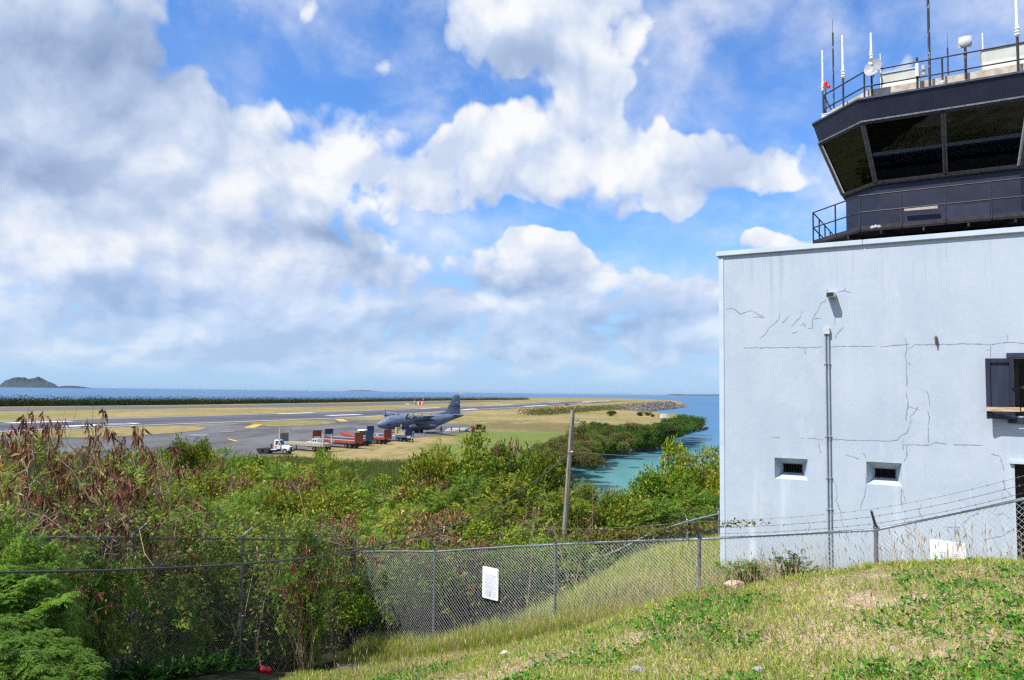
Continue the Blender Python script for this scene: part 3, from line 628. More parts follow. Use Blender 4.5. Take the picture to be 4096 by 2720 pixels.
for l in CR:
    pts = []
    for (a, b_) in zip(l[:-1], l[1:]):
        n = max(2, int(math.hypot(b_[0] - a[0], b_[1] - a[1]) / 9))
        for i in range(n): t = i / n; pts.append((a[0] + (b_[0] - a[0]) * t + random.gauss(0, .8), a[1] + (b_[1] - a[1]) * t + random.gauss(0, .8)))
    pts.append(l[-1]); g = [W(*p) for p in pts]; mb = MB(); up, dn = [], []
    for i, p in enumerate(g):
        q0, q1 = g[max(i - 1, 0)], g[min(i + 1, len(g) - 1)]; dx, dz = q1[0] - q0[0], q1[1] - q0[1]; L = math.hypot(dx, dz) or 1
        w = random.uniform(.002, .0115) * (1 if 0 < i < len(g) - 1 else .3)
        up.append((p[0] - dz / L * w, -.0024, p[1] + dx / L * w)); dn.append((p[0] + dz / L * w, -.0024, p[1] - dx / L * w))
    n = len(g); mb.v = up + dn; mb.f = [(i, i + 1, n + i + 1, n + i) for i in range(n - 1)]
    mb.build('crack', crack_m, bld)

# ---- control tower cab (octagon), its own thing rising behind the parapet
TA = Vector((10.35, 23.0, 0)); HW, HL = 3.80, 2.22
TC = TA + BD * HL + BN * HW
TZ = CAMZ
twr = thing('control_tower', 'navy blue airport control tower cab with slanted dark windows above the pale building', 'control tower', (TC.x, TC.y, 0), BROT)
def ring(d, z):
    h, l = HW - d, HL - .414 * d
    return [Vector(p) for p in ((-l, -h, z), (l, -h, z), (h, -l, z), (h, l, z), (l, h, z), (-l, h, z), (-h, l, z), (-h, -l, z))]
def TF(px, py, d=0.0):                              # a point of the front plane of the cab, in tower space
    p = PL(px, py, TA + BN * d, BN) - Vector((TC.x, TC.y, 0)); return Vector((p.dot(BD), p.dot(BN), p.z))
zF = (TF(3454, 396).z + TF(4090, 286).z) / 2; zH = (TF(3473, 476, .17).z + TF(4066, 393, .17).z) / 2
zS = (TF(3533, 730, .87).z + TF(4062, 668, .87).z) / 2; zD = (TF(3598, 911, -.02).z + TF(4005, 877, -.02).z) / 2; print('cab levels', [round(v - TZ, 2) for v in (zS, zH, zF, zD)])
MB().loft([ring(1.25, Z0 + 2), ring(1.25, zD - .02)]).build('shaft', navy, twr)
MB().loft([ring(.92, zD + .05), ring(.92, zS - .06)]).build('cab_wall', navy, twr)
f_ = MB().loft([ring(.17, zH), ring(.0, zF - .03)], cap=True).build('fascia', navy, twr)
MB().loft([ring(-.03, zF - .028), ring(-.03, zF + .03)]).build('roof_edge', M('roof_edge_metal', (.10, .11, .15), (.06, .065, .09), 6, .4, .3), twr)
MB().loft([ring(.13, zH - .05), ring(.13, zH - .002)], cap=False).build('drip_rail', galv_dark, twr)
MB().loft([ring(.86, zS - .058), ring(.82, zS)]).build('sill', galv_dark, twr)
def tower_glass():
    m = bpy.data.materials.new('tinted_glass'); m.use_nodes = True; nt = m.node_tree; nt.nodes.remove(nt.nodes['Principled BSDF'])
    t = nt.nodes.new('ShaderNodeBsdfTransparent'); t.inputs[0].default_value = (.26, .32, .32, 1)
    g = nt.nodes.new('ShaderNodeBsdfGlossy'); g.inputs['Roughness'].default_value = .015; g.inputs[0].default_value = (.42, .52, .58, 1)
    fr = nt.nodes.new('ShaderNodeFresnel'); fr.inputs[0].default_value = 1.5
    mx = nt.nodes.new('ShaderNodeMixShader'); nt.links.new(fr.outputs[0], mx.inputs[0]); nt.links.new(t.outputs[0], mx.inputs[1]); nt.links.new(g.outputs[0], mx.inputs[2])
    nt.links.new(mx.outputs[0], nt.nodes['Material Output'].inputs[0]); return m
TG = tower_glass()
gt, gb = ring(.20, zH - .045), ring(.845, zS + .002)
pale_mull = M('pale_mullion', (.50, .49, .46), (.38, .37, .35), 7, .5)
for k in range(8):
    a, b_, c_, d_ = gb[k], gb[(k + 1) % 8], gt[(k + 1) % 8], gt[k]
    long_ = k % 2 == 0; nseg = 2 if long_ else 1
    wn = None
    for s in range(nseg):
        t0, t1 = s / nseg, (s + 1) / nseg
        q = [a.lerp(b_, t0), a.lerp(b_, t1), d_.lerp(c_, t1), d_.lerp(c_, t0)]
        cen = sum(q, Vector()) / 4; q = [p + (cen - p) * .02 for p in q]
        nn = (q[1] - q[0]).cross(q[3] - q[0]).normalized()
        me = bpy.data.meshes.new('window'); me.from_pydata([tuple(p) for p in q], [], [(0, 1, 2, 3)]); me.materials.append(TG)
        wn = link('window', me, twr); fm = MB()
        for i in range(4):
            p0, p1 = q[i], q[(i + 1) % 4]; r_ = .045
            fm.obox((p0 + p1) / 2 + nn * .012, (p1 - p0) / 2, (cen - (p0 + p1) / 2).normalized() * r_, nn * .035)
        fm.build('frame', M('cab_window_frame', (.045, .042, .05), (.08, .07, .075), 10, .5, .3), wn)
    o = (a.normalized() * .055); o.z = 0
    mt = pale_mull if k in (1, 7) else MC['cab_window_frame']
    w_ = (b_ - a).normalized(); wd = k in (1, 7); r0, r1 = a + o * (.6 if wd else .2), d_ + o * (.6 if wd else .2); o = o * (1.5 if wd else 1)
    MB().obox((r0 + r1) / 2, (r1 - r0) / 2, Vector((o.x, o.y, 0)), Vector((-o.y, o.x, 0)).normalized() * (.13 if k in (1, 7) else .085)).build('mullion', mt, twr, bevel=.01)
MB().loft([ring(.95, zS - .5), ring(.95, zS - .48)]).build('floor', dark_in, twr)
ceil = MB().loft([ring(.3, zH - .03), ring(.3, zH - .01)]).build('ceiling', M('ceiling_panel', (.022, .024, .024), (.016, .018, .018), 3, .9), twr)
mb = MB()
for k in (0, 1, 7, 6): 
    a, b_ = ring(1.15, 0)[k], ring(1.15, 0)[(k + 1) % 8]; a2, b2 = ring(1.75, 0)[k], ring(1.75, 0)[(k + 1) % 8]
    for z0_, z1_ in ((zS - .4, zS + .12),): mb.hexa([a + Vector((0, 0, z0_)), b_ + Vector((0, 0, z0_)), b2 + Vector((0, 0, z0_)), a2 + Vector((0, 0, z0_)), a + Vector((0, 0, z1_ - .12)), b_ + Vector((0, 0, z1_ - .12)), b2 + Vector((0, 0, z1_)), a2 + Vector((0, 0, z1_))])
mb.build('console', M('console_grey', (.020, .022, .024), (.015, .016, .018), 4, .6), twr)
mb = MB()
for (x, y) in ((-1.2, -1.6), (.3, -1.4), (1.3, -.4), (-1.5, .2), (.2, .6)): mb.lathe([(.16, 0), (.16, .03)], (x, y, zH - .075), (0, 0, 1), 12)
mb.build('ceiling_lamp', M('lamp_ring', (.4, .42, .42), (.3, .3, .3), 4, .6), twr)
shade_m = M('blind_plane', (.010, .011, .012), (.016, .017, .018), 3, .9)
for k in range(1, 7):                               # dark blind planes added inside the far windows to keep sky out of the panes
    a, b_, c_, d_ = ring(1.0, zS)[k], ring(1.0, zS)[(k + 1) % 8], ring(.42, zH - .06)[(k + 1) % 8], ring(.42, zH - .06)[k]
    f0 = .42 if k in (2, 3) else .02
    MB().loft([[a.lerp(d_, f0), b_.lerp(c_, f0), c_, d_], [p * .985 for p in (a.lerp(d_, f0), b_.lerp(c_, f0), c_, d_)]]).build('blind_plane', shade_m, twr) if False else MB().add([a.lerp(d_, f0), b_.lerp(c_, f0), c_, d_], [(0, 1, 2, 3)]).build('blind_plane', shade_m, twr)
# catwalk
mb = MB()
ro, ri = ring(-.02, zD), ring(.94, zD); mb.loft([ri, ro, [p + Vector((0, 0, .045)) for p in ro], [p + Vector((0, 0, .045)) for p in ri]], cap=False)
mb.build('catwalk', M('steel_grating', (.055, .055, .06), (.03, .03, .034), 60, .7, .2), twr)
mb = MB().loft([ring(-.02, zD - .01), ring(-.02, zD + .16)], cap=False); mb.build('toe_board', steelblue, twr)
for k in range(8):
    a, b_ = ring(.02, zD)[k], ring(.02, zD)[(k + 1) % 8]
    for s in range(4 if k % 2 == 0 else 2):
        p = a.lerp(b_, (s + .5) / (4 if k % 2 == 0 else 2)); inn = Vector((-p.x, -p.y, 0)).normalized()
        MB().obox(p + inn * .55 + Vector((0, 0, -.07)), inn * .58, Vector((-inn.y, inn.x, 0)) * .025, (0, 0, .055)).build('bracket', steelblue, twr)
def railing(d, zb, heights, parent, mat, posts_long, r=.021, skip=(), ext=0.0):
    mb = MB(); R0 = ring(d, 0)
    for k in range(8):
        a, b_ = R0[k], R0[(k + 1) % 8]
        for h in heights: mb.tube([a + Vector((0, 0, zb + h)), b_ + Vector((0, 0, zb + h))], r, 8)
        n = posts_long if k % 2 == 0 else max(2, posts_long // 2 + 0)
        for s in range(n): p = a.lerp(b_, s / n); mb.tube([p + Vector((0, 0, zb - .1)), p + Vector((0, 0, zb + heights[-1]))], r * 1.15, 8)
    return mb.build('railing', mat, parent)
railing(-.03, zD + .12, (.45, .95), twr, steelblue, 4)
# bench-like box with a board on the catwalk
a, b_ = TF(3616, 838, .3), TF(3962, 860, .3)
bx = MB().box(a.x, b_.x, a.y + .25, a.y + .62, zD + .05, zD + .62).build('equipment_box', M('equipment_navy', (.036, .042, .078), (.028, .032, .06), 3, .5), twr, bevel=.01)
p0, p1 = TF(3616, 833, .3), TF(3750, 822, .3)
MB().obox((p0 + p1) / 2 + Vector((0, .1, -.02)), (p1 - p0) / 2, (0, .02, 0), (0, 0, .045)).build('board', M('peeling_board', (.50, .46, .40), (.36, .32, .27), 12, .8), bx)
mb = MB()
for (px, py) in ((3490, 908), (3503, 904), (3517, 905)):
    p = TF(px, py, -.05); mb.lathe([(.035, 0), (.06, .06), (.03, .09)], p + Vector((0, -.06, -.05)), (.2, -1, .25), 10)
mb.build('spotlight', M('spot_glass', (.62, .64, .66), (.45, .47, .5), 9, .3, .4), twr)
# ---- roof of the cab
zR = zF + .03
curb = M('stained_curb', (.62, .56, .46), (.46, .37, .27), 5, .8, 0, .1)
a = TF(3470, 380, .75)
mb = MB(); q = ring(.52, zR); t = [p + Vector((0, 0, .40)) for p in q]; mb.loft([q, t]); mb.build('roof_curb', curb, twr)
railing(.33, zR, (.45, .92), twr, steelblue, 2, .023)
mb = MB()
for p in ring(.33, zR): mb.lathe([(.16, 0), (.14, .04), (.05, .09)], p, (0, 0, 1), 10)
mb.build('post_boot', M('white_sealant', (.78, .78, .78), (.62, .62, .62), 7, .6), twr)
UNITW = M('cream_sheet_metal', (.58, .60, .54), (.50, .52, .47), 2, .45, 0, .04)
def tw(p): return Vector((TC.x, TC.y, 0)) + BD * p.x + BN * p.y + Vector((0, 0, p.z))
def roof_thing(name, label, cat, p, group=None): return thing(name, label, cat, tw(p), BROT, group)
for (x0p, x1p, label) in ((3523, 3672, 'cream roof air handling unit behind the tower railing beside the satellite dish'), (3928, 4420, 'larger cream roof air handling unit at the right end of the tower roof')):
    a, b_ = TF(x0p, 300, .9), TF(x1p, 300, .9); w = b_.x - a.x
    u = roof_thing('roof_air_unit', label, 'air conditioner', Vector((a.x, a.y, zR + .405)), 'air handling units on the tower roof')
    hgt = .54 if w < 2 else .70
    MB().box(0, w, 0, .9, 0, hgt).build('casing', UNITW, u, bevel=.012)
    MB().box(-.03, w + .03, -.03, .93, hgt + .002, hgt + .05).build('lid', UNITW, u, bevel=.01)
    mb = MB(); mb.add([(.04, -.002, hgt * .52), (w - .04, -.002, hgt * .52), (w - .04, -.075, hgt * .10), (.04, -.075, hgt * .10)], [(0, 1, 2, 3)]).add([(.04, -.002, .02), (w - .04, -.002, .02), (w - .04, -.075, hgt * .10), (.04, -.075, hgt * .10)], [(3, 2, 1, 0)]); mb.build('access_panel', UNITW, u)
# antennas
wht_flake = M('peeling_white_paint', (.78, .78, .77), (.20, .19, .20), 16, .6, 0, 0, None, .3, 6, (1, 1, .35), (.58, .66))
drk_flake = M('peeling_dark_paint', (.040, .042, .060), (.50, .50, .52), 14, .6, 0, 0, None, .3, 6, (1, 1, .35), (.56, .64))
AG = 'antennas on the tower roof'
def antenna(label, d, base, top, split, rb, rt, mb_, mt_, bulge=False):
    p0, p1 = TF(*base, d), TF(*top, d); p1.x = p0.x; 
    r = roof_thing('antenna', label, 'antenna', Vector((p0.x, p0.y, min(p0.z, zR + .02))), AG)
    z0_ = 0; zt = p1.z - min(p0.z, zR + .02); zs = (TF(*split, d).z - min(p0.z, zR + .02)) if split else zt
    MB().tube([(0, 0, z0_), (0, 0, zs)], [rb, rb], 8).build('mast', mb_, r, smooth=True)
    if split:
        pr = [(rt * 1.0, zs + .002), (rt * 1.0, zt)]
        if bulge: pr = [(rt * 1.1, zs + .002), (rt * 1.9, zs + .06), (rt * 1.3, zs + .11), (rt * 1.9, zs + .14), (rt * 1.3, zs + .19), (rt * 1.8, zs + .23), (rt, zs + .33), (rt * .85, zt)]
        MB().lathe(pr, (0, 0, 0), (0, 0, 1), 10).build('whip', mt_, r, smooth=True)
    return r
antenna('white tube antenna at the outer left roof corner, left of the red beacon', 2.0, (3293, 470), (3280, 203), (3290, 368), .02, .032, steelblue, wht_flake, True)
antenna('dark flaking whip antenna right of the red beacon', 1.8, (3336, 455), (3322, 78), (3322, 132), .026, .006, drk_flake, black)
antenna('white tube antenna on a dark post left of the satellite dish', 1.0, (3374, 432), (3364, 142), (3371, 315), .03, .036, steelblue, wht_flake, True)
antenna('short white tube antenna rising behind the satellite dish', .45, (3487, 330), (3477, 133), (3482, 242), .03, .034, steelblue, wht_flake, True)
antenna('tiny white rod antenna just right of the satellite dish', 1.6, (3523, 330), (3519, 214), (3522, 290), .012, .014, white, white)
antenna('tallest dark mast clamped to the tower railing middle', .33, (3720, 342), (3706, -60), None, .037, .03, drk_flake, drk_flake)
antenna('thin dark whip between the tall mast and round panel antenna', 1.4, (3793, 310), (3784, 133), (3788, 190), .022, .005, drk_flake, black)
antenna('slim white rod antenna right of the round panel antenna', 2.0, (3934, 280), (3932, 132), (3933, 200), .02, .02, white, white)
antenna('thick white spiral antenna on a dark post at the right edge', .33, (4073, 272), (4066, -70), (4071, 148), .036, .04, steelblue, wht_flake, True)
p = TF(3304, 450, 1.95); b = roof_thing('warning_beacon', 'red obstruction beacon lamp at the left corner of the tower roof', 'beacon lamp', Vector((p.x, p.y, zR)))
zt = TF(3304, 362, 1.95).z - zR
MB().tube([(0, 0, 0), (0, 0, zt)], .02, 8).build('post', steelblue, b)
MB().lathe([(.03, zt), (.075, zt + .10), (.09, zt + .13)], n=14).build('base', galv, b)
MB().lathe([(.06, zt + .132), (.066, zt + .26), (.045, zt + .31), (.01, zt + .32)], n=14).build('lamp', M('red_lens', (.75, .02, .02), (.6, .015, .02), 6, .25), b, smooth=True)
MB().lathe([(.05, zt + .132), (.055, zt + .20), (.03, zt + .24)], (.1, 0, -.06), n=14).build('lamp', MC['red_lens'], b, smooth=True)
p = TF(3309, 455, 1.6); b = roof_thing('junction_case', 'white equipment box at the left corner of the tower roof below the red beacon', 'equipment box', Vector((p.x, p.y, zR)))
MB().box(-.16, .16, -.1, .1, 0, .2).build('case', white, b, bevel=.01); MB().box(-.17, .17, -.11, .11, .202, .23).build('lid', white, b)
p = TF(3492, 271, .25); d = roof_thing('satellite_dish', 'grey satellite dish clamped to the corner post of the tower railing', 'satellite dish', Vector((p.x, p.y - .05, p.z)))
dn = Vector((-.30, -.85, .22)).normalized(); u = dn.orthogonal().normalized(); w = dn.cross(u); R0 = .275
mb = MB(); rg = []
for (r, h) in ((.02, -.07), (.10, -.062), (.19, -.035), (R0, 0)): rg.append([dn * h + (u * math.cos(t) + w * math.sin(t)) * r for t in [2 * math.pi * k / 28 for k in range(28)]])
rg2 = [[q - dn * .012 for q in r] for r in rg[::-1]]
mb.loft(rg + rg2); mb.build('reflector', M('dish_grey', (.34, .36, .38), (.30, .31, .33), 4, .5, .0), d, smooth=True)
low = -w if w.z > 0 else w
mb = MB().tube([low * R0 * .9 - dn * .02, low * .30 + dn * .12, low * .12 + dn * .27], .013, 8); mb.build('feed_arm', white, d)
MB().obox(low * .10 + dn * .28, u * .03, w * .07, dn * .035).build('feed_horn', white, d, bevel=.008)
MB().tube([-dn * .07, Vector((0, .05, -.1)), Vector((0, .05, -.3))], .03, 8).build('mount', galv, d)
p = TF(3860, 167, .33); d = roof_thing('panel_antenna', 'round white antenna on a square plate atop a railing post', 'antenna', Vector((p.x, p.y, p.z)), AG)
MB().box(-.17, .17, .0, .02, -.17, .17).build('plate', M('plate_grey', (.50, .50, .48), (.42, .42, .40), 5, .5), d, bevel=.004)
MB().lathe([(.155, .0), (.15, .05), (.10, .085), (.012, .10)], (0, 0, 0), (0, -1, 0), 24).build('radome', white, d, smooth=True)
MB().tube([(0, .06, -.1), (0, .06, -.35), (0, .05, -.5)], [.03, .045, .04], 8).build('mount', galv_dark, d)
p = TF(3864, 315, .33); MB().tube([(0, .05, -.5), (0, .05, p.z - d.location.z)], .035, 8).build('post', steelblue, d)
p = TF(3668, 280, .28); d = roof_thing('sector_antenna', 'short white box antenna strapped to a dark railing post', 'antenna', Vector((p.x, p.y, zR)), AG)
zz = p.z - zR; MB().tube([(0, .06, 0), (0, .06, TF(3666, 228, .28).z - zR)], .032, 8).build('post', steelblue, d)
MB().box(-.045, .045, -.04, .02, zz - .2, zz + .2).build('panel', white, d, bevel=.01)
MB().lathe([(.06, zz - .1), (.06, zz + .2)], (.16, .25, 0), (0, 0, 1), 12).build('canister', M('pale_canister', (.6, .62, .58), (.5, .52, .5), 4, .5), d)
p = TF(3770, 335, .3); d = roof_thing('roof_lamp', 'small white floodlight sitting on the tower roof edge', 'lamp', Vector((p.x, p.y, zR)))
MB().lathe([(.13, 0), (.12, .03), (.05, .06)], n=12).build('base', MC['white_sealant'], d)
MB().lathe([(.05, .06), (.05, .13), (.07, .15), (.07, .2), (.02, .22)], n=12).build('lamp', white, d)
MB().lathe([(.015, .22), (.02, .25), (.005, .28)], n=8).build('sensor', M('rust_red', (.35, .1, .05), (.2, .08, .05), 9, .8), d)

# ================================================================== FENCES, SIGNS, POLE, CABLES
mesh_wire = M('fence_wire', (.44, .45, .465), (.30, .31, .325), 20, .5, .35); galv_mid = M('weathered_galvanising', (.27, .28, .31), (.17, .175, .20), 18, .5, .4)
mesh_dull = M('weathered_fence_wire', (.22, .22, .22), (.12, .115, .11), 20, .7, .3)
def V3(x, y, z): return Vector((x, y, z))
def wire_panel(mb, a, b, ga, gb, r, pitch, nseg=1):
    # a, b: rail points; ga, gb: ground points under them
    L = (Vector((b.x, b.y, 0)) - Vector((a.x, a.y, 0))).length; h = ((a.z - ga) + (b.z - gb)) / 2
    t = (b - a); t.z = 0; t.normalize(); nrm_ = Vector((-t.y, t.x, 0))
    def pt(u, v):
        k = u / L; zb = ga + (gb - ga) * k; zt = a.z + (b.z - a.z) * k
        return Vector((a.x + (b.x - a.x) * k, a.y + (b.y - a.y) * k, zb + (zt - zb) * v / h))
    n0 = int(h / pitch) + 1; n1 = int(L / pitch) + 1
    for sg in (1, -1):
        for k in range(-n0, n1 + n0 + 1):
            u0 = k * pitch; 
            if sg > 0: ua, va, ub, vb = u0, 0, u0 + h, h
            else: ua, va, ub, vb = u0, h, u0 + h, 0
            # clip to 0..L
            if ub <= 0 or ua >= L: continue
            dv = (vb - va) / (ub - ua)
            if ua < 0: va, ua = va + dv * (0 - ua), 0
            if ub > L: vb, ub = vb - dv * (ub - L), L
            if ub - ua < .02: continue
            p, q = pt(ua, va), pt(ub, vb); d = (q - p).normalized(); s = d.cross(nrm_).normalized()
            o = nrm_ * (r * .8 * sg)
            mb.add([p + o + s * r, p + o - s * r * .5 + nrm_ * r * .87, p + o - s * r * .5 - nrm_ * r * .87, q + o + s * r, q + o - s * r * .5 + nrm_ * r * .87, q + o - s * r * .5 - nrm_ * r * .87], [(0, 1, 4, 3), (1, 2, 5, 4), (2, 0, 3, 5)])
def barbed(pts, parent, mat, r=.0032, step=.13, sag=.04):
    mb = MB(); path = []
    for a, b in zip(pts[:-1], pts[1:]):
        for i in range(6): t = i / 6; p = a.lerp(b, t); p.z -= sag * 4 * t * (1 - t); path.append(p)
    path.append(pts[-1]); mb.tube(path, r, 4)
    for a, b in zip(path[:-1], path[1:]):
        n = max(1, int((b - a).length / step)); d = (b - a).normalized()
        for i in range(n):
            p = a.lerp(b, (i + .5) / n); s = Vector((random.gauss(0, 1), random.gauss(0, 1), random.gauss(0, 1))).cross(d).normalized()
            mb.tube([p - s * .018, p + s * .018], r * .9, 3); s2 = s.cross(d); mb.tube([p - s2 * .016 + d * .008, p + s2 * .016 + d * .008], r * .9, 3)
    return mb.build('barbed_wire', mat, parent)
def fence(name, label, posts, arm, wire, post_mat, rail_mat, pitch=.075, r=.0026, rail_r=.021, fence_h=None, group='chain link fences', terminal=()):
    """posts: list of (px, rail py, Y, ground z or None)"""
    pp = []
    for (px, py, Y, gz_) in posts:
        p = P(px, py, Y); pp.append((p, hz1(p.x, p.y) if gz_ is None else gz_))
    root = thing(name, label, 'fence', (pp[0][0].x, pp[0][0].y, pp[0][1]), 0, group); o = root.location.copy()
    pp = [(p - o, g - o.z) for p, g in pp]
    for i, (p, g) in enumerate(pp):
        rr = .042 if i in terminal else .030
        mb = MB().tube([(p.x, p.y, g - .3), (p.x, p.y, p.z + .02)], rr, 10)
        mb.lathe([(rr + .006, p.z + .021), (rr + .008, p.z + .06), (rr * .4, p.z + .085)], (p.x, p.y, 0), (0, 0, 1), 10)
        if i in terminal:
            for k in range(5): mb.lathe([(rr + .009, 0), (rr + .009, .03)], (p.x, p.y, g + .25 + k * (p.z - g - .3) / 5), (0, 0, 1), 10)
        mb.build('post', post_mat, root, smooth=True)
        MB().tube([p + Vector((0, 0, .05)), p + arm], [.022, .017], 6).build('barbed_wire_arm', galv_dark, root)
    mb = MB(); mb.tube([p for p, g in pp], rail_r, 8); mb.build('top_rail', rail_mat, root, smooth=True)
    mb = MB()
    for (a, ga), (b, gb) in zip(pp[:-1], pp[1:]): wire_panel(mb, a, b, ga - .05, gb - .05, r, pitch)
    mb.build('wire_mesh', wire, root)
    for k in (1.0, .62, .25): barbed([p + arm * k + Vector((0, 0, .02)) for p, g in pp], root, mesh_dull if wire is mesh_dull else M('barbed_wire_steel', (.30, .27, .24), (.17, .14, .12), 20, .7, .3))
    return root, [p + o for p, g in pp]
front, FP = fence('chain_link_fence', 'bright galvanised chain link fence crossing the grassy slope in front of the pale building', [(1418,2206,20.0,None),(1740,2206,18.0,None),(2222,2177,15.7,None),(2797,2156,13.6,None),(3503,2119,11.8,None),(4180,1978,10.2,None),(4900,1830,8.6,None)], Vector((-.13, -.15, .30)), mesh_wire, galv_mid, galv, terminal=(0,), r=.0023)
side, SP = fence('chain_link_fence', 'overgrown dull chain link fence running left from the corner post under the thicket', [(1414,2190,20.0,None),(1258,2160,17.7,None),(972,2155,15.0,None),(535,2152,12.0,None),(-160,2150,9.2,None)], Vector((.14, .12, .20)), mesh_dull, galv_dark, galv_dark)
back, KP = fence('chain_link_fence', 'farther chain link fence behind the grass bank, with its rail rising to the building corner', [(2250,2262,25,None),(2450,2212,26,5.6),(2614,2128,26.5,6.0),(2749,2086,27,6.4),(2875,2055,27.5,6.8),(3060,2012,28,7.2)], Vector((-.04, .12, .22)), M('distant_fence_wire', (.30,.31,.32), (.2,.2,.2), 20, .6, .3), galv, galv, pitch=.085, rail_r=.026)
for (px, py, Y, lab) in ((1491, 2178, 23.0, 'thin steel post in the bushes just right of the fence corner'), (1646, 2172, 23.2, 'thin steel post in the bushes left of the second fence post')):
    p = P(px, py, Y); gz_ = hz1(p.x, p.y); t = thing('steel_post', lab, 'post', (p.x, p.y, gz_), 0, 'thin posts in the bushes')
    MB().tube([(0, 0, -.2), (0, 0, p.z - gz_)], .024, 8).build('shaft', galv_dark, t); MB().lathe([(.03, 0), (.03, .04), (.01, .06)], (0, 0, p.z - gz_ + .002), (0, 0, 1), 8).build('cap', galv_dark, t)

# ---- warning signs wired to the fence
sign_w = M('faded_sign_white', (.80, .81, .83), (.74, .75, .78), 2, .4, 0, 0, None, .4)
ink_f = M('faded_ink', (.50, .53, .66), (.60, .63, .74), 30, .7); ink = M('sign_ink', (.16, .17, .24), (.36, .37, .42), 40, .7)
rust_s = M('rust_stain', (.55, .27, .10), (.66, .46, .28), 20, .9)
TXT1 = 'THIS FACILITY IS USED\nIN FAA AIR TRAFFIC\nCONTROL. LOSS OF\nHUMAN LIFE MAY\nRESULT FROM SERVICE\nINTERRUPTION. ANY\nPERSON WHO\nINTERFERES WITH AIR\nTRAFFIC CONTROL OR\nDAMAGES OR\nTRESPASSES ON THIS\nPROPERTY WILL BE\nPROSECUTED UNDER\nFEDERAL LAW'
def round_rect(w, h, r, n=5):
    out = []
    for cx, cy, a0_ in ((w/2 - r, h/2 - r, 0), (-w/2 + r, h/2 - r, 90), (-w/2 + r, -h/2 + r, 180), (w/2 - r, -h/2 + r, 270)):
        out += [(cx + r * math.cos(R_(a0_ + 90 * i / n)), cy + r * math.sin(R_(a0_ + 90 * i / n))) for i in range(n + 1)]
    return out
def fence_sign(label, i, c, t, w, h, text, size, inkm, tilt, text_y):
    a, b = FP[i], FP[i + 1]; d = (b - a); d.z = 0; d.normalize(); nn = Vector((d.y, -d.x, 0))
    p = PL(c[0], c[1], a + nn * .05, nn)
    s = thing('warning_sign', label, 'sign', p, math.atan2(d.y, d.x), 'white warning signs on the fence'); s.rotation_euler = (0, R_(tilt), math.atan2(d.y, d.x))
    rr = round_rect(w, h, .03)
    MB().prism([(x, 0, z) for x, z in rr], (0, .006, 0)).build('plate', sign_w, s)
    text_mesh('lettering', text, size, inkm, s, Matrix.Translation((0, -.003, text_y)) @ Matrix.Rotation(R_(90), 4, 'X'), space=1.0)
    return s
s1_ = fence_sign('tall white warning sign with faded lettering on the fence left of its third post', 1, (1961, 2333), 0, .46, .66, TXT1, .034, ink_f, 0, -.055)
MB().add([(-.006, -.0035, -.28), (.0, -.0035, -.28), (-.022, -.0035, -.16), (-.026, -.0035, -.16)], [(0, 1, 2, 3)]).add([(-.004, -.0036, -.28), (.004, -.0036, -.28), (.008, -.0036, -.17), (.004, -.0036, -.17)], [(0, 1, 2, 3)]).build('scratch', black, s1_)
MB().add([(.196, -.0035, .29), (.202, -.0035, .29), (.200, -.0035, .13), (.197, -.0035, .13)], [(0, 1, 2, 3)]).build('scratch', black, s1_)
s2_ = fence_sign('rust-streaked white warning sign half hidden in grass by the right side fence', 4, (3792, 2240), 0, .46, .52, TXT1, .027, ink, 0, -.085)
MB().add([(-.016, -.0035, .235), (.010, -.0035, .235), (.008, -.0035, .22), (.0, -.0035, -.1), (-.008, -.0035, -.1), (-.012, -.0035, .22)], [(0, 1, 2, 3, 4, 5)]).build('rust_streak', rust_s, s2_)

# ---- utility pole
wood_pole = M('weathered_pole_wood', (.36, .33, .27), (.21, .18, .14), 3.5, .9, 0, .5, 20, .1, 6, (6, 6, .5), (.35, .65))
pt_, pb_ = P(2291, 1640, 26), P(2251, 2250, 26)
dirp = (pt_ - pb_).normalized(); pb_ = pb_ - dirp * ((pb_.z - hz1(pb_.x, pb_.y) + .6) / dirp.z)
pole = thing('utility_pole', 'weathered leaning wooden utility pole standing behind the front fence', 'utility pole', pb_)
T_ = pt_ - pb_
MB().tube([T_ * (k / 10) for k in range(11)], [.100 - .028 * k / 10 for k in range(11)], 14).build('shaft', wood_pole, pole, smooth=True)
at_ = P(2284, 1808, 25.88) - pb_
mb = MB().tube([at_ + Vector((-.02, .1, 0)), at_ + Vector((.02, -.05, 0))], .02, 8).tube([at_ + Vector((0, 0, 0)), at_ + Vector((.07, -.05, .03))], .018, 6); mb.build('cable_clamp', white, pole)
MB().obox(T_ + Vector((.15, -.06, -.33)), (.07, 0, 0), (0, .04, 0), (0, 0, .045)).tube([T_ + Vector((.05, -.04, -.33)), T_ + Vector((.1, -.05, -.33))], .02, 6).build('connector', galv, pole, bevel=.01)
mb = MB().tube([T_ + Vector((-.02, -.085, -.2)), T_ * .72 + Vector((-.05, -.1, 0)), T_ * .45 + Vector((-.07, -.12, 0)), T_ * .2 + Vector((-.13, -.13, 0)), T_ * .12 + Vector((-.26, -.15, 0))], .008, 5); mb.build('ground_wire', galv, pole)
MB().tube([P(2304, 1808, 25.85) - pb_ + Vector((-.06, 0, 0)), P(2303, 1790, 25.85) - pb_, P(2295, 1776, 25.9) - pb_], .012, 6).build('wire_tail', black, pole)
cable_m = M('cable_sheath', (.045, .047, .052), (.085, .088, .095), 30, .55)
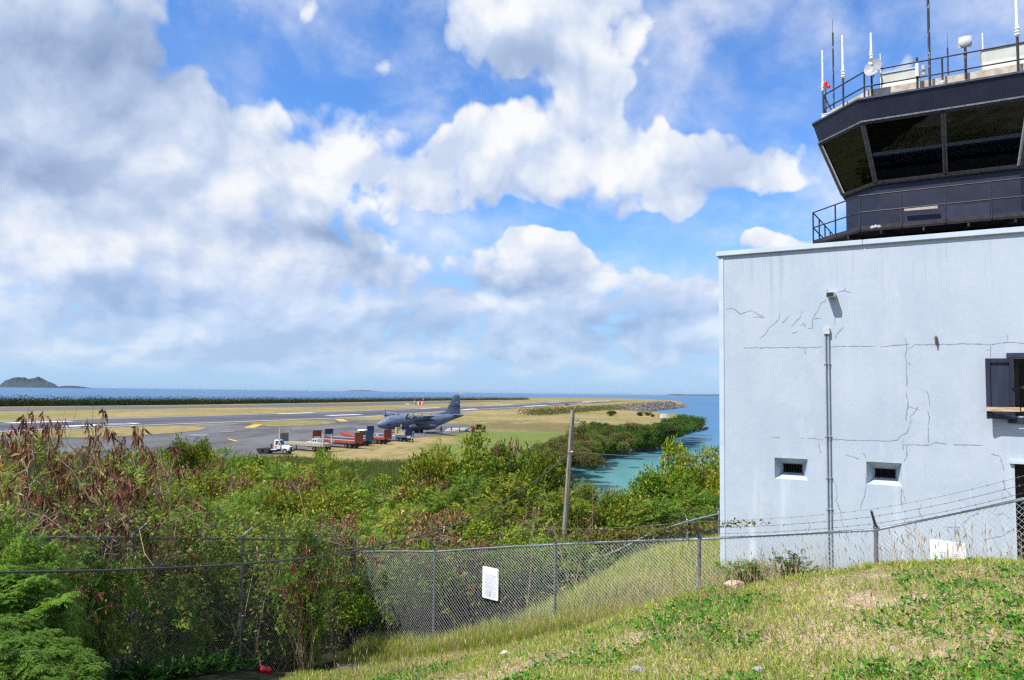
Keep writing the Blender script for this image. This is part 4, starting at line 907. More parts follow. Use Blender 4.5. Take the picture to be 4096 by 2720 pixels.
def cable(name, label, pts, r):
    rt = thing(name, label, 'cable', pts[0], 0, 'overhead cables on the pole'); o = pts[0]
    q = [p - o for p in pts]; fine = []
    for i in range(len(q) - 1):
        p0, p1, p2, p3 = q[max(i - 1, 0)], q[i], q[i + 1], q[min(i + 2, len(q) - 1)]
        for k in range(5):
            t = k / 5; fine.append(.5 * ((2 * p1) + (p2 - p0) * t + (2 * p0 - 5 * p1 + 4 * p2 - p3) * t * t + (3 * p1 - p0 - 3 * p2 + p3) * t ** 3))
    fine.append(q[-1]); MB().tube(fine, r, 8).build('strand', cable_m, rt, smooth=True)
pc, pl_ = P(2282, 1808, 25.85), P(0, 2290, 8.2)
vd = Vector((pl_.x - pc.x, pl_.y - pc.y, 0)).normalized(); vn = Vector((-vd.y, vd.x, 0))
cable('overhead_cable', 'thick black cable sagging from the wooden pole across the thicket to the left', [pc] + [PL(x, y, pc, vn) for x, y in ((2151,1917),(1908,2062),(1735,2126),(1414,2205),(1041,2250),(520,2278),(0,2290),(-700,2300))], .0135)
e_ = P(2880, 1819, 23.5); q2 = P(3080, 1802, 23.2)
cable('overhead_cable', 'thin dark cable running from the wooden pole to the pale building', [P(2296, 1808, 25.85), P(2420, 1818, 25.4), P(2578, 1826, 24.8), P(2740, 1827, 24.1), e_, q2], .011)

# ---- bits lying about
st = MB(); g = np.random.default_rng(5)
def rock(name, label, c, s, mat, seed, cat='rock', group=None):
    g = np.random.default_rng(seed); import bmesh
    bm = bmesh.new(); bmesh.ops.create_icosphere(bm, subdivisions=3, radius=1)
    off_ = g.normal(size=(6, 3)); 
    for v in bm.verts:
        k = 1.0
        for o in off_:
            o_ = o / np.linalg.norm(o); d = v.co.x * o_[0] + v.co.y * o_[1] + v.co.z * o_[2]
            if d > .62: k = min(k, .62 / d)
        k *= 1 + .05 * math.sin(v.co.x * 7 + seed) * math.sin(v.co.y * 6)
        v.co = Vector((v.co.x * k * s[0], v.co.y * k * s[1], v.co.z * k * s[2]))
    me = bpy.data.meshes.new(name); bm.to_mesh(me); bm.free(); me.materials.append(mat)
    o = link(name, me); o.location = (c[0], c[1], hz1(c[0], c[1]) + s[2] * .25); tag(o, label, cat, group); return o
tan_rock = M('tan_stone', (.52, .40, .28), (.38, .29, .20), 9, .9, 0, .5)
def onhill(px, py):
    v = ray(px, py); lo, hi = 3.0, 40.0; prev = 3.0
    for i in range(700):
        Y = 3.0 + i * .05; p = CAMP + v * (Y / v.y)
        if p.z < hz1(p.x, p.y): return Vector((p.x, p.y, hz1(p.x, p.y)))
    return p
def hill_pt(px, py): return onhill(px, py)
q = hill_pt(2940, 2362); rock('rock', 'pale tan rock lying in the grass near the building corner', (q.x, q.y), (.16, .11, .09), tan_rock, 3)
for i, (x, y, s, l) in enumerate([(3040,2690,.045,'small grey stone among leaves near the bottom edge'), (2560,2690,.06,'flat grey stone on bare soil at the bottom edge'), (1560,2690,.05,'rusty brown stone on the gravel patch by the bottom edge')]):
    q = hill_pt(x, y); rock('stone', l, (q.x, q.y), (s * 1.4, s, s * .7), M('grey_stone', (.33,.32,.31), (.22,.21,.20), 20, .9, 0, .4), 10 + i, 'stone', 'stones in the grass')
q = hill_pt(2022, 2622); pl = thing('plastic_scrap', 'crumpled white plastic scrap lying in the grass', 'litter', q)
MB().add([(-.09, 0, .01), (-.02, .04, .05), (.05, .02, .03), (.10, .0, .02), (.06, -.05, .012), (-.04, -.05, .03), (0, 0, .06)], [(0, 1, 6), (1, 2, 6), (2, 3, 6), (3, 4, 6), (4, 5, 6), (5, 0, 6)]).build('sheet', M('white_plastic', (.75, .76, .76), (.6, .6, .6), 12, .4), pl)
q = hill_pt(1058, 2690); bl = thing('red_float', 'red rounded plastic float lying at the edge of the dark ground plants', 'float', q + Vector((0, 0, .035)))
MB().lathe([(.02, -.07), (.08, -.06), (.115, -.015), (.115, .025), (.085, .06), (.025, .072)], (0, 0, 0), (.2, .1, 1), 18).build('shell', M('red_plastic', (.62, .018, .03), (.45, .012, .02), 6, .35), bl, smooth=True)
MB().lathe([(.035, .0), (.03, .03)], Vector((.2, .1, 1)).normalized() * .070, (.2, .1, 1), 10).build('cap', black, bl)
q = hill_pt(1455, 2645); dwd = thing('driftwood_stick', 'bleached dead branch lying on the grass below the fence corner', 'branch', q)
MB().tube([(-.38, -.05, .02), (-.15, 0, .05), (.1, .03, .05), (.4, .02, .06)], [.012, .028, .03, .014], 7).tube([(-.1, .0, .05), (.15, .12, .05), (.32, .12, .03)], [.015, .012, .006], 6).build('wood', M('bleached_wood', (.46, .42, .36), (.28, .25, .21), 10, .9, 0, .3, 30, .1, 5, (1, 6, 6)), dwd)

# ================================================================== AIRCRAFT
AF = M('air_force_grey', (.128, .164, .245), (.104, .134, .202), .5, .5, 0, 0, None, .35, 6, (1, 1, 1), (.4, .6))
AFD = M('air_force_dark_grey', (.075, .092, .125), (.055, .068, .095), .6, .55)
cock = M('cockpit_glass', (.012, .016, .022), (.02, .025, .03), 2, .08, 0, 0, None, .6)
blade_m = M('propeller_blade', (.16, .17, .19), (.12, .13, .15), 2, .4, .2); markm = M('dark_marking', (.030, .035, .055), (.035, .04, .06), 4, .6); flag_m = M('pale_marking', (.40, .43, .50), (.34, .37, .44), 4, .6)
TH = R_(33)
ax = Vector((-math.cos(TH), -math.sin(TH), 0))
gear = Vector((-29.0, 241.0, .06))
plane = thing('cargo_aircraft', 'large blue-grey four-engine propeller cargo plane parked on the apron', 'aircraft', gear + ax * 13.0, math.atan2(ax.y, ax.x))
# local: x forward (nose at 0), y to port, z up
SEC = [(0, 2.55, .12, .12), (.25, 2.52, .55, .52), (.7, 2.52, .88, .85), (1.4, 2.60, 1.20, 1.16), (2.1, 2.75, 1.48, 1.42), (2.7, 2.92, 1.72, 1.60), (3.3, 3.06, 1.95, 1.78), (4.1, 3.13, 2.08, 1.98), (5.3, 3.15, 2.15, 2.12), (9, 3.15, 2.17, 2.16), (14, 3.15, 2.17, 2.16), (17.2, 3.17, 2.15, 2.14), (19, 3.36, 2.0, 1.98), (21, 3.72, 1.70, 1.70), (23.5, 4.22, 1.28, 1.28), (26, 4.70, .86, .86), (28, 5.02, .56, .52), (29.3, 5.18, .30, .24), (29.7, 5.22, .1, .08)]
def fus(s):
    for a, b in zip(SEC[:-1], SEC[1:]):
        if a[0] <= s <= b[0]:
            t = (s - a[0]) / (b[0] - a[0]); return [a[i] + (b[i] - a[i]) * t for i in range(4)]
def fpt(s, ang, k=1.0): # ang from top, towards port
    _, zc, h, w = fus(s); return Vector((-s, math.sin(ang) * w * k, zc + math.cos(ang) * h * k))
MB().loft([[Vector((-s, math.sin(2 * math.pi * k / 28) * w, zc + math.cos(2 * math.pi * k / 28) * h)) for k in range(28)] for s, zc, h, w in SEC]).build('fuselage', AF, plane, smooth=True)
def foil(chord, th, n=9):
    up = [(x, th * 2.2 * (math.sqrt(x) * .5 - .18 * x - .32 * x * x)) for x in [(i / n) ** 1.5 for i in range(n + 1)]]
    return up + [(x, -z * .75) for x, z in up[::-1][1:-1]]
def wing(rows, name, mat, parent):               # rows: (y, z, x_le, chord, thickness)
    rings = []
    for (y, z, xle, c, th) in rows: rings.append([Vector((xle - c * u, y, z + v * c)) for u, v in foil(c, th)])
    return MB().loft(rings).build(name, mat, parent, smooth=True)
for sg in (1, -1):
    wg = wing([(sg * 1.2, 5.0, -9.7, 4.9, .18), (sg * 5, 5.12, -9.72, 4.55, .17), (sg * 10.2, 5.32, -9.80, 3.95, .15), (sg * 19.6, 5.70, -10.6, 2.5, .12), (sg * 20.2, 5.73, -11.0, 1.7, .07)], 'wing', AF, plane)
    MB().box(-14.45, -13.3, sg * 2.4, sg * 8.8, 4.99, 5.03).build('flap', AFD, wg)
    wing([(sg * .3, 5.35, -25.3, 4.2, .11), (sg * 4, 5.38, -25.9, 3.2, .10), (sg * 7.6, 5.42, -26.6, 2.2, .09), (sg * 8.0, 5.42, -26.9, 1.6, .05)], 'tailplane', AF, plane)
    for ye in (5.0, 10.2):
        ze = 4.62 + ye * .035
        nac = MB().loft([[Vector((x, sg * ye + math.sin(t) * w, ze + zo + math.cos(t) * h)) for t in [2 * math.pi * k / 16 for k in range(16)]] for x, zo, w, h in ((-7.35, 0, .48, .48), (-7.5, -.05, .56, .62), (-8.6, -.08, .62, .78), (-10.2, -.02, .60, .74), (-12, .12, .50, .55), (-13.4, .25, .28, .30))]).build('engine', AF, plane, smooth=True)
        MB().lathe([(.01, 0), (.16, -.12), (.30, -.36), (.36, -.62), (.36, -.72)], (-6.6, sg * ye, ze), (1, 0, 0), 16).build('spinner', AFD, nac, smooth=True)
        MB().lathe([(.26, 0), (.20, .05)], (-7.34, sg * ye, ze - .42), (1, 0, 0), 14).build('intake', cock, nac)
        ph = {5.0: .45, 10.2: .08}[ye] + sg * .1
        for k in range(4):
            a = ph + k * math.pi / 2; u = Vector((0, math.cos(a), math.sin(a))); v = Vector((0, -math.sin(a), math.cos(a))); c0 = Vector((-7.05, sg * ye, ze)); rg = []
            for r, cw, tw in ((.3, .14, 1.2), (.6, .22, .95), (1.1, .25, .7), (1.7, .24, .5), (2.0, .19, .42), (2.06, .10, .4)):
                w_ = (v * math.cos(tw) + Vector((1, 0, 0)) * math.sin(tw)); tn = (Vector((1, 0, 0)) * math.cos(tw) - v * math.sin(tw)) * .03
                rg.append([c0 + u * r + w_ * cw, c0 + u * r + tn, c0 + u * r - w_ * cw, c0 + u * r - tn])
            MB().loft(rg).build('propeller_blade', blade_m, nac)
    MB().lathe([(.02, 0), (.25, -.35), (.45, -1.1), (.5, -2), (.5, -5), (.4, -6.4), (.2, -7.6), (.02, -8.1)], (-7.9, sg * 7.6, 4.05), (1, 0, 0), 16).obox((-12, sg * 7.6, 4.75), (1.3, 0, 0), (0, .1, 0), (0, 0, .35)).build('fuel_tank', AFD, plane, smooth=True)
    MB().loft([[Vector((x, sg * (1.9 + w * max(0, math.sin(t))), zc + math.cos(t) * h)) for t in [math.pi * k / 12 for k in range(13)]] for x, w, zc, h in ((-9.2, .05, 1.9, .1), (-9.5, .55, 1.8, .55), (-10.3, .95, 1.72, .85), (-12, 1.1, 1.68, .95), (-16, 1.1, 1.68, .95), (-18, .8, 1.75, .75), (-19.4, .1, 1.95, .15))], cap=True).build('landing_gear_pod', AFD, plane, smooth=True)
    for x in (-12.2, -13.8): MB().lathe([(.3, -.2), (.68, -.2), (.72, -.1), (.72, .1), (.68, .2), (.3, .2)], (x, sg * 2.0, .68), (0, 1, 0), 20).build('main_wheel', rubber, plane, smooth=True)
for sg in (1, -1): MB().lathe([(.2, -.14), (.45, -.14), (.48, 0), (.45, .14), (.2, .14)], (-3.9, sg * .25, .46), (0, 1, 0), 18).build('nose_wheel', rubber, plane, smooth=True)
MB().tube([(-3.9, 0, .46), (-3.7, 0, 1.4)], .09, 8).box(-3.95, -3.85, -.3, .3, .42, .5).build('nose_strut', white, plane)
fin = MB().loft([[Vector((x, th * s_, z)) for x, s_ in ((xl, 0), (xl - (xl - xt) * .3, 1), (xl - (xl - xt) * .7, .8), (xt, .1), (xl - (xl - xt) * .7, -.8), (xl - (xl - xt) * .3, -1))] for xl, xt, z, th in ((-22.2, -28.3, 5.15, .34), (-23.0, -28.3, 6.3, .32), (-24.1, -28.2, 8.3, .26), (-25.4, -28.05, 10.6, .20), (-25.8, -27.95, 11.3, .17), (-26.3, -27.7, 11.62, .08))]).build('tail_fin', AF, plane, smooth=True)
MB().loft([[Vector((-17.2, 0, 5.25)), Vector((-17.3, .05, 5.2)), Vector((-17.3, -.05, 5.2))], [Vector((-20.5, 0, 5.62)), Vector((-20.6, .2, 5.2)), Vector((-20.6, -.2, 5.2))], [Vector((-23.2, 0, 6.55)), Vector((-23.4, .3, 5.2)), Vector((-23.4, -.3, 5.2))]]).build('dorsal_fillet', AF, plane)
# glazing of the cockpit
def skin_quad(s0, s1, a0, a1, k=1.006): return [fpt(s0, a0, k), fpt(s1, a0, k), fpt(s1, a1, k), fpt(s0, a1, k)]
for sg in (1, -1):
    for (s0, s1, a0, a1) in ((2.62, 3.05, 62, 88), (3.10, 3.5, 60, 88), (3.55, 3.92, 58, 87), (2.35, 2.75, 34, 58), (2.95, 3.35, 36, 56), (3.4, 3.75, 36, 54), (2.5, 2.85, 98, 108), (2.95, 3.4, 100, 114)):
        MB().add(skin_quad(s0, s1, R_(a0) * sg, R_(a1) * sg), [(0, 1, 2, 3)]).build('cockpit_window', cock, plane)
    MB().add(skin_quad(2.25, 2.62, R_(2) * sg, R_(30) * sg), [(0, 1, 2, 3)]).build('cockpit_window', cock, plane)
for s in (7.7, 9.6): MB().add([fpt(s + .2 * math.cos(t), R_(92) + .1 * math.sin(t), 1.005) for t in [k * math.pi / 5 for k in range(10)]], [tuple(range(10))]).build('cabin_window', cock, plane)
# open crew door with its folded-down steps
MB().add([fpt(s, a, 1.006) for s, a in ((5.3, R_(104)), (6.15, R_(104)), (6.15, R_(150)), (5.3, R_(150)))], [(0, 1, 2, 3)]).build('doorway', cock, plane)
dp = fpt(5.7, R_(150))
mb = MB().hexa([(-5.3, dp.y, 1.25), (-6.15, dp.y, 1.25), (-6.15, dp.y + 1.0, .15), (-5.3, dp.y + 1.0, .15), (-5.3, dp.y + .1, 1.36), (-6.15, dp.y + .1, 1.36), (-6.15, dp.y + 1.1, .26), (-5.3, dp.y + 1.1, .26)])
for k in range(4): mb.box(-6.1, -5.35, dp.y + .25 + k * .24, dp.y + .45 + k * .24, 1.14 - k * .26, 1.18 - k * .26)
mb.build('crew_door', M('door_inner_grey', (.30, .33, .38), (.22, .25, .30), 4, .5), plane)
# lowered cargo ramp and its jack
MB().hexa([(-18.2, -1.5, .95), (-21.6, -1.5, .55), (-21.6, 1.5, .55), (-18.2, 1.5, .95), (-18.2, -1.5, 1.15), (-21.6, -1.5, .68), (-21.6, 1.5, .68), (-18.2, 1.5, 1.15)]).build('cargo_ramp', AFD, plane)
MB().tube([(-20.9, 1.3, 0), (-20.9, 1.3, 1.9)], .16, 8).box(-21.2, -20.6, 1.0, 1.6, 0, .12).obox((-20.9, 1.3, 1.0), (.35, 0, 0), (0, .35, 0), (0, 0, .16)).build('tail_jack', AFD, plane)
for (s, h) in ((6.6, .55), (9.2, .35), (14.5, .5), (17.6, .35)): MB().hexa([(-s, -.03, fus(s)[1] + fus(s)[2] - .03), (-s - .45, -.03, fus(s)[1] + fus(s)[2] - .03), (-s - .45, .03, fus(s)[1] + fus(s)[2] - .03), (-s, .03, fus(s)[1] + fus(s)[2] - .03), (-s - .3, -.015, 5.3 + h), (-s - .5, -.015, 5.3 + h), (-s - .5, .015, 5.3 + h), (-s - .3, .015, 5.3 + h)]).build('blade_antenna', AFD, plane)
mw = Matrix.Translation((-6.6, 2.20, 4.02)) @ Matrix.Rotation(math.pi, 4, 'Z') @ Matrix.Rotation(R_(72), 4, 'X')
text_mesh('lettering', 'U.S. AIR FORCE', .52, markm, plane, mw, thick=.03)
# fin markings
fl = MB().box(-27.1, -26.1, .24, .262, 9.0, 9.55).build('tail_flag', flag_m, plane); MB().box(-26.45, -26.1, .2625, .268, 9.28, 9.55).build('canton', markm, fl)
MB().box(-28.1, -24.55, .27, .30, 7.9, 8.16).build('tail_stripe', markm, plane)
text_mesh('tail_number', '61708', .42, markm, plane, Matrix.Translation((-26.7, .33, 7.35)) @ Matrix.Rotation(math.pi, 4, 'Z') @ Matrix.Rotation(R_(90), 4, 'X'), thick=.02)
text_mesh('tail_code', 'AMC', .36, markm, plane, Matrix.Translation((-26.7, .30, 8.6)) @ Matrix.Rotation(math.pi, 4, 'Z') @ Matrix.Rotation(R_(90), 4, 'X'), thick=.02)

# ================================================================== VEHICLES
def paint(n, c, r=.4): return M(n, c, tuple(x * .82 for x in c), 1.2, r, 0, 0, None, .4)
rim_m = M('wheel_rim', (.34, .33, .31), (.22, .20, .18), 5, .5, .3)
def wheel(parent, x, y, r, w, side):
    t = MB().lathe([(r * .55, -w / 2), (r * .94, -w / 2), (r, -w * .3), (r, w * .3), (r * .94, w / 2), (r * .55, w / 2)], (x, y, r), (0, 1, 0), 20).build('wheel', rubber, parent, smooth=True)
    MB().lathe([(.03, .02), (r * .22, .0), (r * .3, -w * .2), (r * .5, -w * .24), (r * .56, 0), (r * .54, .01), (.02, .01)], (x, y + side * w * .48, r), (0, side, 0), 16).build('rim', rim_m, t, smooth=True)
chass = M('chassis_black', (.035, .033, .032), (.06, .05, .045), 3, .7); rustb = M('bed_planks', (.40, .31, .23), (.27, .20, .15), 1.5, .9, 0, .2, 10, .1, 6, (.4, 4, 1))
def flatbed(label, loc, rot, L, side_c, front_wall, rear_wall, stakes=False, beige=False, group='flatbed trailers by the aircraft'):
    t = thing('flatbed_trailer', label, 'trailer', loc, rot, group); W_ = 1.22
    sm = side_c; zt = 1.62
    MB().box(0, L, -W_, W_, zt - .06, zt).build('deck', rustb, t)
    mb = MB()
    for sg in (1, -1):
        mb.box(0, L, sg * W_ - .05, sg * W_ + .05, zt - .56, zt + .03)
        for k in range(12): x = .4 + k * (L - .8) / 11; mb.box(x - .04, x + .04, sg * (W_ + .051) - .02, sg * (W_ + .051) + .02, zt - .55, zt - .02)
    mb.box(-.05, .0, -W_ - .05, W_ + .05, zt - .5, zt + .03).box(L, L + .05, -W_ - .05, W_ + .05, zt - .56, zt + .03); mb.build('side_rail', sm, t)
    if beige:
        mb = MB()
        for sg in (1, -1):
            for k in range(26): x = .3 + k * (L - .6) / 25; mb.box(x - .07, x + .07, sg * (W_ + .052) - .004, sg * (W_ + .052) + .004, zt - .46, zt - .33)
        mb.build('slot_row', M('slot_dark', (.20, .16, .12), (.14, .11, .09), 4, .8), t)
    MB().box(.6, L, -.5, -.4, .9, zt - .07).box(.6, L, .4, .5, .9, zt - .07).box(.5, .7, -1.1, 1.1, .7, .9).build('chassis', chass, t)
    for sg in (1, -1):
        for x in (1.6, 2.85): wheel(t, x, sg * .95, .5, .5, sg)
    mb = MB()
    for sg in (1, -1): mb.box(L - 3.1, L - 2.95, sg * .8 - .07, sg * .8 + .07, .08, 1.0).box(L - 3.2, L - 2.85, sg * .8 - .15, sg * .8 + .15, 0, .08)
    mb.box(L - 3.06, L - 2.98, -.8, .8, .45, .52); mb.build('landing_leg', chass, t)
    MB().box(.02, .10, -1.1, 1.1, .45, .62).box(.05, .1, -.9, -.8, .6, 1.0).box(.05, .1, .8, .9, .6, 1.0).build('bumper', chass, t)
    for sg in (1, -1): MB().box(.55, .59, sg * .95 - .28, sg * .95 + .28, .3, .95).build('mud_flap', rubber, t)
    for x, c in ((L, front_wall), (0, rear_wall)):
        if c is None: continue
        mb = MB(); s_ = .0 if x else 1
        x0, x1 = (L - .16, L - .04) if x else (.0, .12)
        for sg in (1, -1): mb.box(x0, x1 + .02, sg * (W_ - .04) - .08, sg * (W_ - .04) + .08, zt + .031, zt + 1.82)
        mb.box(x0, x1 + .02, -W_ + .12, W_ - .12, zt + 1.70, zt + 1.82).box(x0, x1 + .02, -W_ + .12, W_ - .12, zt + (.45 if x else .031), zt + .56 if x else zt + .15)
        for k in range(8): y = -W_ + .16 + k * (2 * W_ - .32) / 7.7; mb.box(x0 + .03, x1 - .02, y, y + .17, zt + .5 if x else zt + .15, zt + 1.72)
        mb.box(x0 + .05, x1 - .04, -W_ + .1, W_ - .1, zt + .55 if x else zt + .14, zt + 1.71)
        mb.build('end_wall', c, t)
    if stakes:
        st_m = M('stake_white', (.55, .50, .44), (.38, .32, .26), 5, .8)
        for x, hh in ((L, 2.75), (.12, 2.0)):
            mb = MB()
            for sg in (1, -1): mb.box(x - .1, x + .08, sg * (W_ - .06) - .09, sg * (W_ - .06) + .09, zt + .032, zt + hh)
            mb.box(x - .06, x + .04, -W_ + .1, W_ - .1, zt + hh - .16, zt + hh - .04)
            if x == L: mb.box(x - .06, x + .04, -W_ + .1, W_ - .1, zt + hh - 1.0, zt + hh - .85)
            mb.build('stake', st_m, t)
        MB().box(L - .05, L, -W_ + .12, W_ - .12, zt + .032, zt + 1.7).build('headboard', M('headboard_grey', (.16, .16, .17), (.11, .11, .12), 3, .7), t)
    return t
redp = M('faded_red_paint', (.34, .058, .034), (.25, .05, .032), .9, .6, 0, 0, None, .3, 6); redd = M('dark_red_paint', (.22, .036, .028), (.16, .03, .025), .9, .6, 0, 0, None, .3, 6); orr = M('orange_brown_paint', (.27, .075, .034), (.20, .06, .03), 1.2, .6)
bluep = M('faded_blue_paint', (.055, .115, .25), (.075, .13, .22), 1.1, .6); blued = M('dark_blue_paint', (.022, .042, .16), (.018, .032, .11), 1.1, .5); bluew = M('grey_blue_paint', (.050, .085, .175), (.04, .065, .13), 1.2, .55)
beig = M('beige_paint', (.42, .385, .31), (.30, .26, .20), 1.6, .7)
HD = math.atan2(.55, -.835)
def rear(px, py, H=0.06): p = G(px, py, H); return p
def trl(px, py): 
    p = G(px, py, .06); return Vector((p.x, p.y, .06))
off_rear = Vector((math.cos(HD), math.sin(HD), 0)) * -1.9
tb = flatbed('beige flatbed trailer with white stakes parked behind the white truck tractor', trl(1284, 1806) + off_rear, HD, 13.2, beig, None, None, True, True)
t1 = flatbed('long red flatbed trailer with red end walls, nearest of the coloured trailers', trl(1410, 1792) + off_rear, HD, 13.2, redp, redd, orr)
MB().box(6.2, 7.6, 1.278, 1.285, 1.22, 1.45).build('blue_plate', M('plate_blue', (.25, .32, .55), (.18, .22, .45), 5, .5), t1)
t2 = flatbed('blue flatbed trailer hidden alongside the long red trailer', trl(1440, 1783) + off_rear + Vector((.6, .8, 0)), HD, 13.2, bluew, blued, bluew)
t3 = flatbed('second red flatbed trailer with a dark red rear wall and folded front arm', trl(1527, 1775) + off_rear, HD, 11.6, redp, None, redd)
MB().hexa([(11.6, -1.1, 1.0), (14.6, -1.1, 1.75), (14.6, 1.1, 1.75), (11.6, 1.1, 1.0), (11.6, -1.1, 1.5), (14.6, -1.1, 2.35), (14.6, 1.1, 2.35), (11.6, 1.1, 1.5)]).build('front_arm', redp, t3, bevel=.04)
t4 = flatbed('faded blue flatbed trailer carrying the yellow generator nearest the aircraft', trl(1612, 1765) + off_rear, HD, 13.2, bluep, blued, blued)
wp = M('pale_plate', (.62, .64, .68), (.5, .52, .55), 4, .5)
for x in (3.4, 5.4, 9.0, 10.6): MB().box(x, x + 1.0, 1.278, 1.284, 1.18, 1.48).build('side_plate', wp, t4)
# yellow generator on the last trailer
d_ = Vector((math.cos(HD), math.sin(HD), 0)); n_ = Vector((-d_.y, d_.x, 0))
yel = M('machine_yellow', (.55, .42, .16), (.42, .32, .13), 2, .5)
gp = t4.location + d_ * 2.2 + Vector((0, 0, 1.62))
gn = thing('generator', 'yellow generator machine with an exhaust stack loaded on the blue trailer', 'generator', gp, HD)
MB().box(-1.6, 1.9, -.9, .9, .003, .28).build('skid', yel, gn, bevel=.03); MB().box(1.2, 1.75, -.85, .85, .283, 1.75).build('radiator', yel, gn, bevel=.05)
MB().box(-.6, 1.1, -.45, .45, .283, 1.0).lathe([(.3, -.7), (.34, -.5), (.34, .3)], (-.9, 0, .75), (1, 0, 0), 14).box(-.2, .7, -.3, .3, 1.0, 1.3).build('engine', M('engine_cream', (.40, .35, .24), (.2, .18, .14), 6, .6), gn, bevel=.03)
MB().tube([(.3, .1, 1.3), (.3, .1, 1.9)], .07, 8).lathe([(.16, 1.9), (.16, 2.4), (.06, 2.45), (.06, 2.65)], (.3, .1, 0), n=12).build('exhaust_stack', M('stack_grey', (.45, .44, .42), (.3, .3, .3), 5, .6), gn)
MB().hexa([(-1.5, -.85, .283), (-.9, -.85, .283), (-.9, .85, .283), (-1.5, .85, .283), (-1.2, -.85, .9), (-1.1, -.85, .9), (-1.1, .85, .9), (-1.2, .85, .9)]).build('bracket', yel, gn)

# ---- white truck tractor
def cwin(mb, pts, name, parent): return MB().add(pts, [tuple(range(len(pts)))]).build(name, cock, parent)
wp_ = M('truck_white', (.74, .75, .76), (.62, .63, .65), 1.2, .35, 0, 0, None, .5)
trk = thing('truck_tractor', 'white bonneted truck tractor without trailer at the edge of the apron', 'truck', Vector((G(1049, 1813, .06).x, G(1049, 1813, .06).y, .06)), R_(-9))
MB().box(-1.0, 6.0, -.48, -.36, .62, .88).box(-1.0, 6.0, .36, .48, .62, .88).box(-1.0, -.9, -.48, .48, .62, .88).box(1.9, 2.4, -.9, .9, .55, .95).build('chassis', chass, trk)
MB().hexa([(-.9, -.55, .92), (1.4, -.55, .92), (1.4, .55, .92), (-.9, .55, .92), (-.6, -.5, 1.02), (1.1, -.5, 1.16), (1.1, .5, 1.16), (-.6, .5, 1.02)]).build('fifth_wheel', chass, trk)
for sg in (1, -1):
    for x in (0, 1.35): wheel(trk, x, sg * .92, .52, .55, sg)
    wheel(trk, 5.2, sg * 1.0, .52, .3, sg)
    MB().loft([[Vector((5.2 + r * math.cos(t), sg * y, .52 + r * math.sin(t))) for r in (.62, .70) for y in ((.82, 1.2) if r == .62 else (1.2, .82))] for t in [R_(10 + 16 * k) for k in range(11)]]).build('fender', wp_, trk)
    MB().lathe([(.32, -.6), (.32, .6)], (2.9, sg * .85, .72), (1, 0, 0), 16).build('fuel_tank', M('tank_dark', (.05, .05, .055), (.08, .08, .08), 4, .4, .5), trk)
    MB().tube([(3.85, sg * 1.05, 2.0), (3.95, sg * 1.35, 2.0)], .02, 6).box(3.88, 4.0, sg * 1.35 - .1, sg * 1.35 + .1, 1.7, 2.3).build('mirror', wp_, trk)
    MB().box(6.0, 6.03, sg * .85 - .14, sg * .85 + .14, 1.02, 1.24).build('headlight', M('lamp_glass', (.6, .62, .6), (.5, .5, .5), 6, .15), trk)
MB().hexa([(2.75, -1.0, .95), (4.15, -1.0, .95), (4.15, 1.0, .95), (2.75, 1.0, .95), (2.75, -1.0, 1.85), (4.25, -1.0, 1.75), (4.25, 1.0, 1.75), (2.75, 1.0, 1.85)]).add([(2.75, -1.0, 1.85), (4.25, -1.0, 1.75), (4.25, 1.0, 1.75), (2.75, 1.0, 1.85), (2.8, -.9, 2.75), (3.85, -.9, 2.70), (3.85, .9, 2.70), (2.8, .9, 2.75)], [(4, 5, 6, 7), (0, 1, 5, 4), (1, 2, 6, 5), (2, 3, 7, 6), (3, 0, 4, 7)]).build('cab', wp_, trk, bevel=.07)
for sg in (-1, 1):
    cwin(None, [(3.15, sg * 1.012, 1.86), (4.12, sg * 1.012, 1.82), (3.82, sg * .935, 2.52), (3.15, sg * .935, 2.55)], 'window', trk)
    em = MB().add([(3.25 + .28 * math.cos(t) * 1.2, sg * 1.013, 1.42 + .2 * math.sin(t)) for t in [k * math.pi / 6 for k in range(12)]], [tuple(range(12))]).build('door_emblem', M('emblem_orange', (.70, .28, .02), (.6, .24, .02), 5, .5), trk)
cwin(None, [(4.27, -.88, 1.80), (4.27, .88, 1.80), (3.92, .80, 2.56), (3.92, -.80, 2.56)], 'windscreen', trk)
MB().loft([[Vector(p) for p in ((4.26, -.88, .9), (4.26, .88, .9), (4.26, .86, 1.72), (4.26, -.86, 1.72))], [Vector(p) for p in ((5.2, -.74, .9), (5.2, .74, .9), (5.2, .70, 1.62), (5.2, -.70, 1.62))], [Vector(p) for p in ((5.98, -.62, .8), (5.98, .62, .8), (5.98, .55, 1.42), (5.98, -.55, 1.42))]]).build('bonnet', wp_, trk, bevel=.06)
MB().box(5.99, 6.03, -.46, .46, .82, 1.36).build('grille', chass, trk); MB().box(6.02, 6.2, -1.15, 1.15, .48, .76).build('bumper', M('bumper_dark', (.10, .10, .11), (.05, .05, .05), 4, .5), trk, bevel=.03)
MB().tube([(2.62, -.95, .7), (2.62, -.95, 3.0)], [.1, .07], 10).tube([(2.62, .95, .7), (2.62, .95, 3.2)], [.1, .06], 10).build('exhaust_stack', M('stack_chrome', (.42, .42, .42), (.25, .24, .23), 6, .35, .6), trk)
MB().box(2.1, 2.55, -.9, .9, .955, 1.9).build('headache_rack', chass, trk)
MB().box(3.35, 3.6, -.5, .5, 2.77, 2.86).build('marker_lamp', M('marker_orange', (.75, .12, .04), (.6, .1, .03), 5, .4), trk)

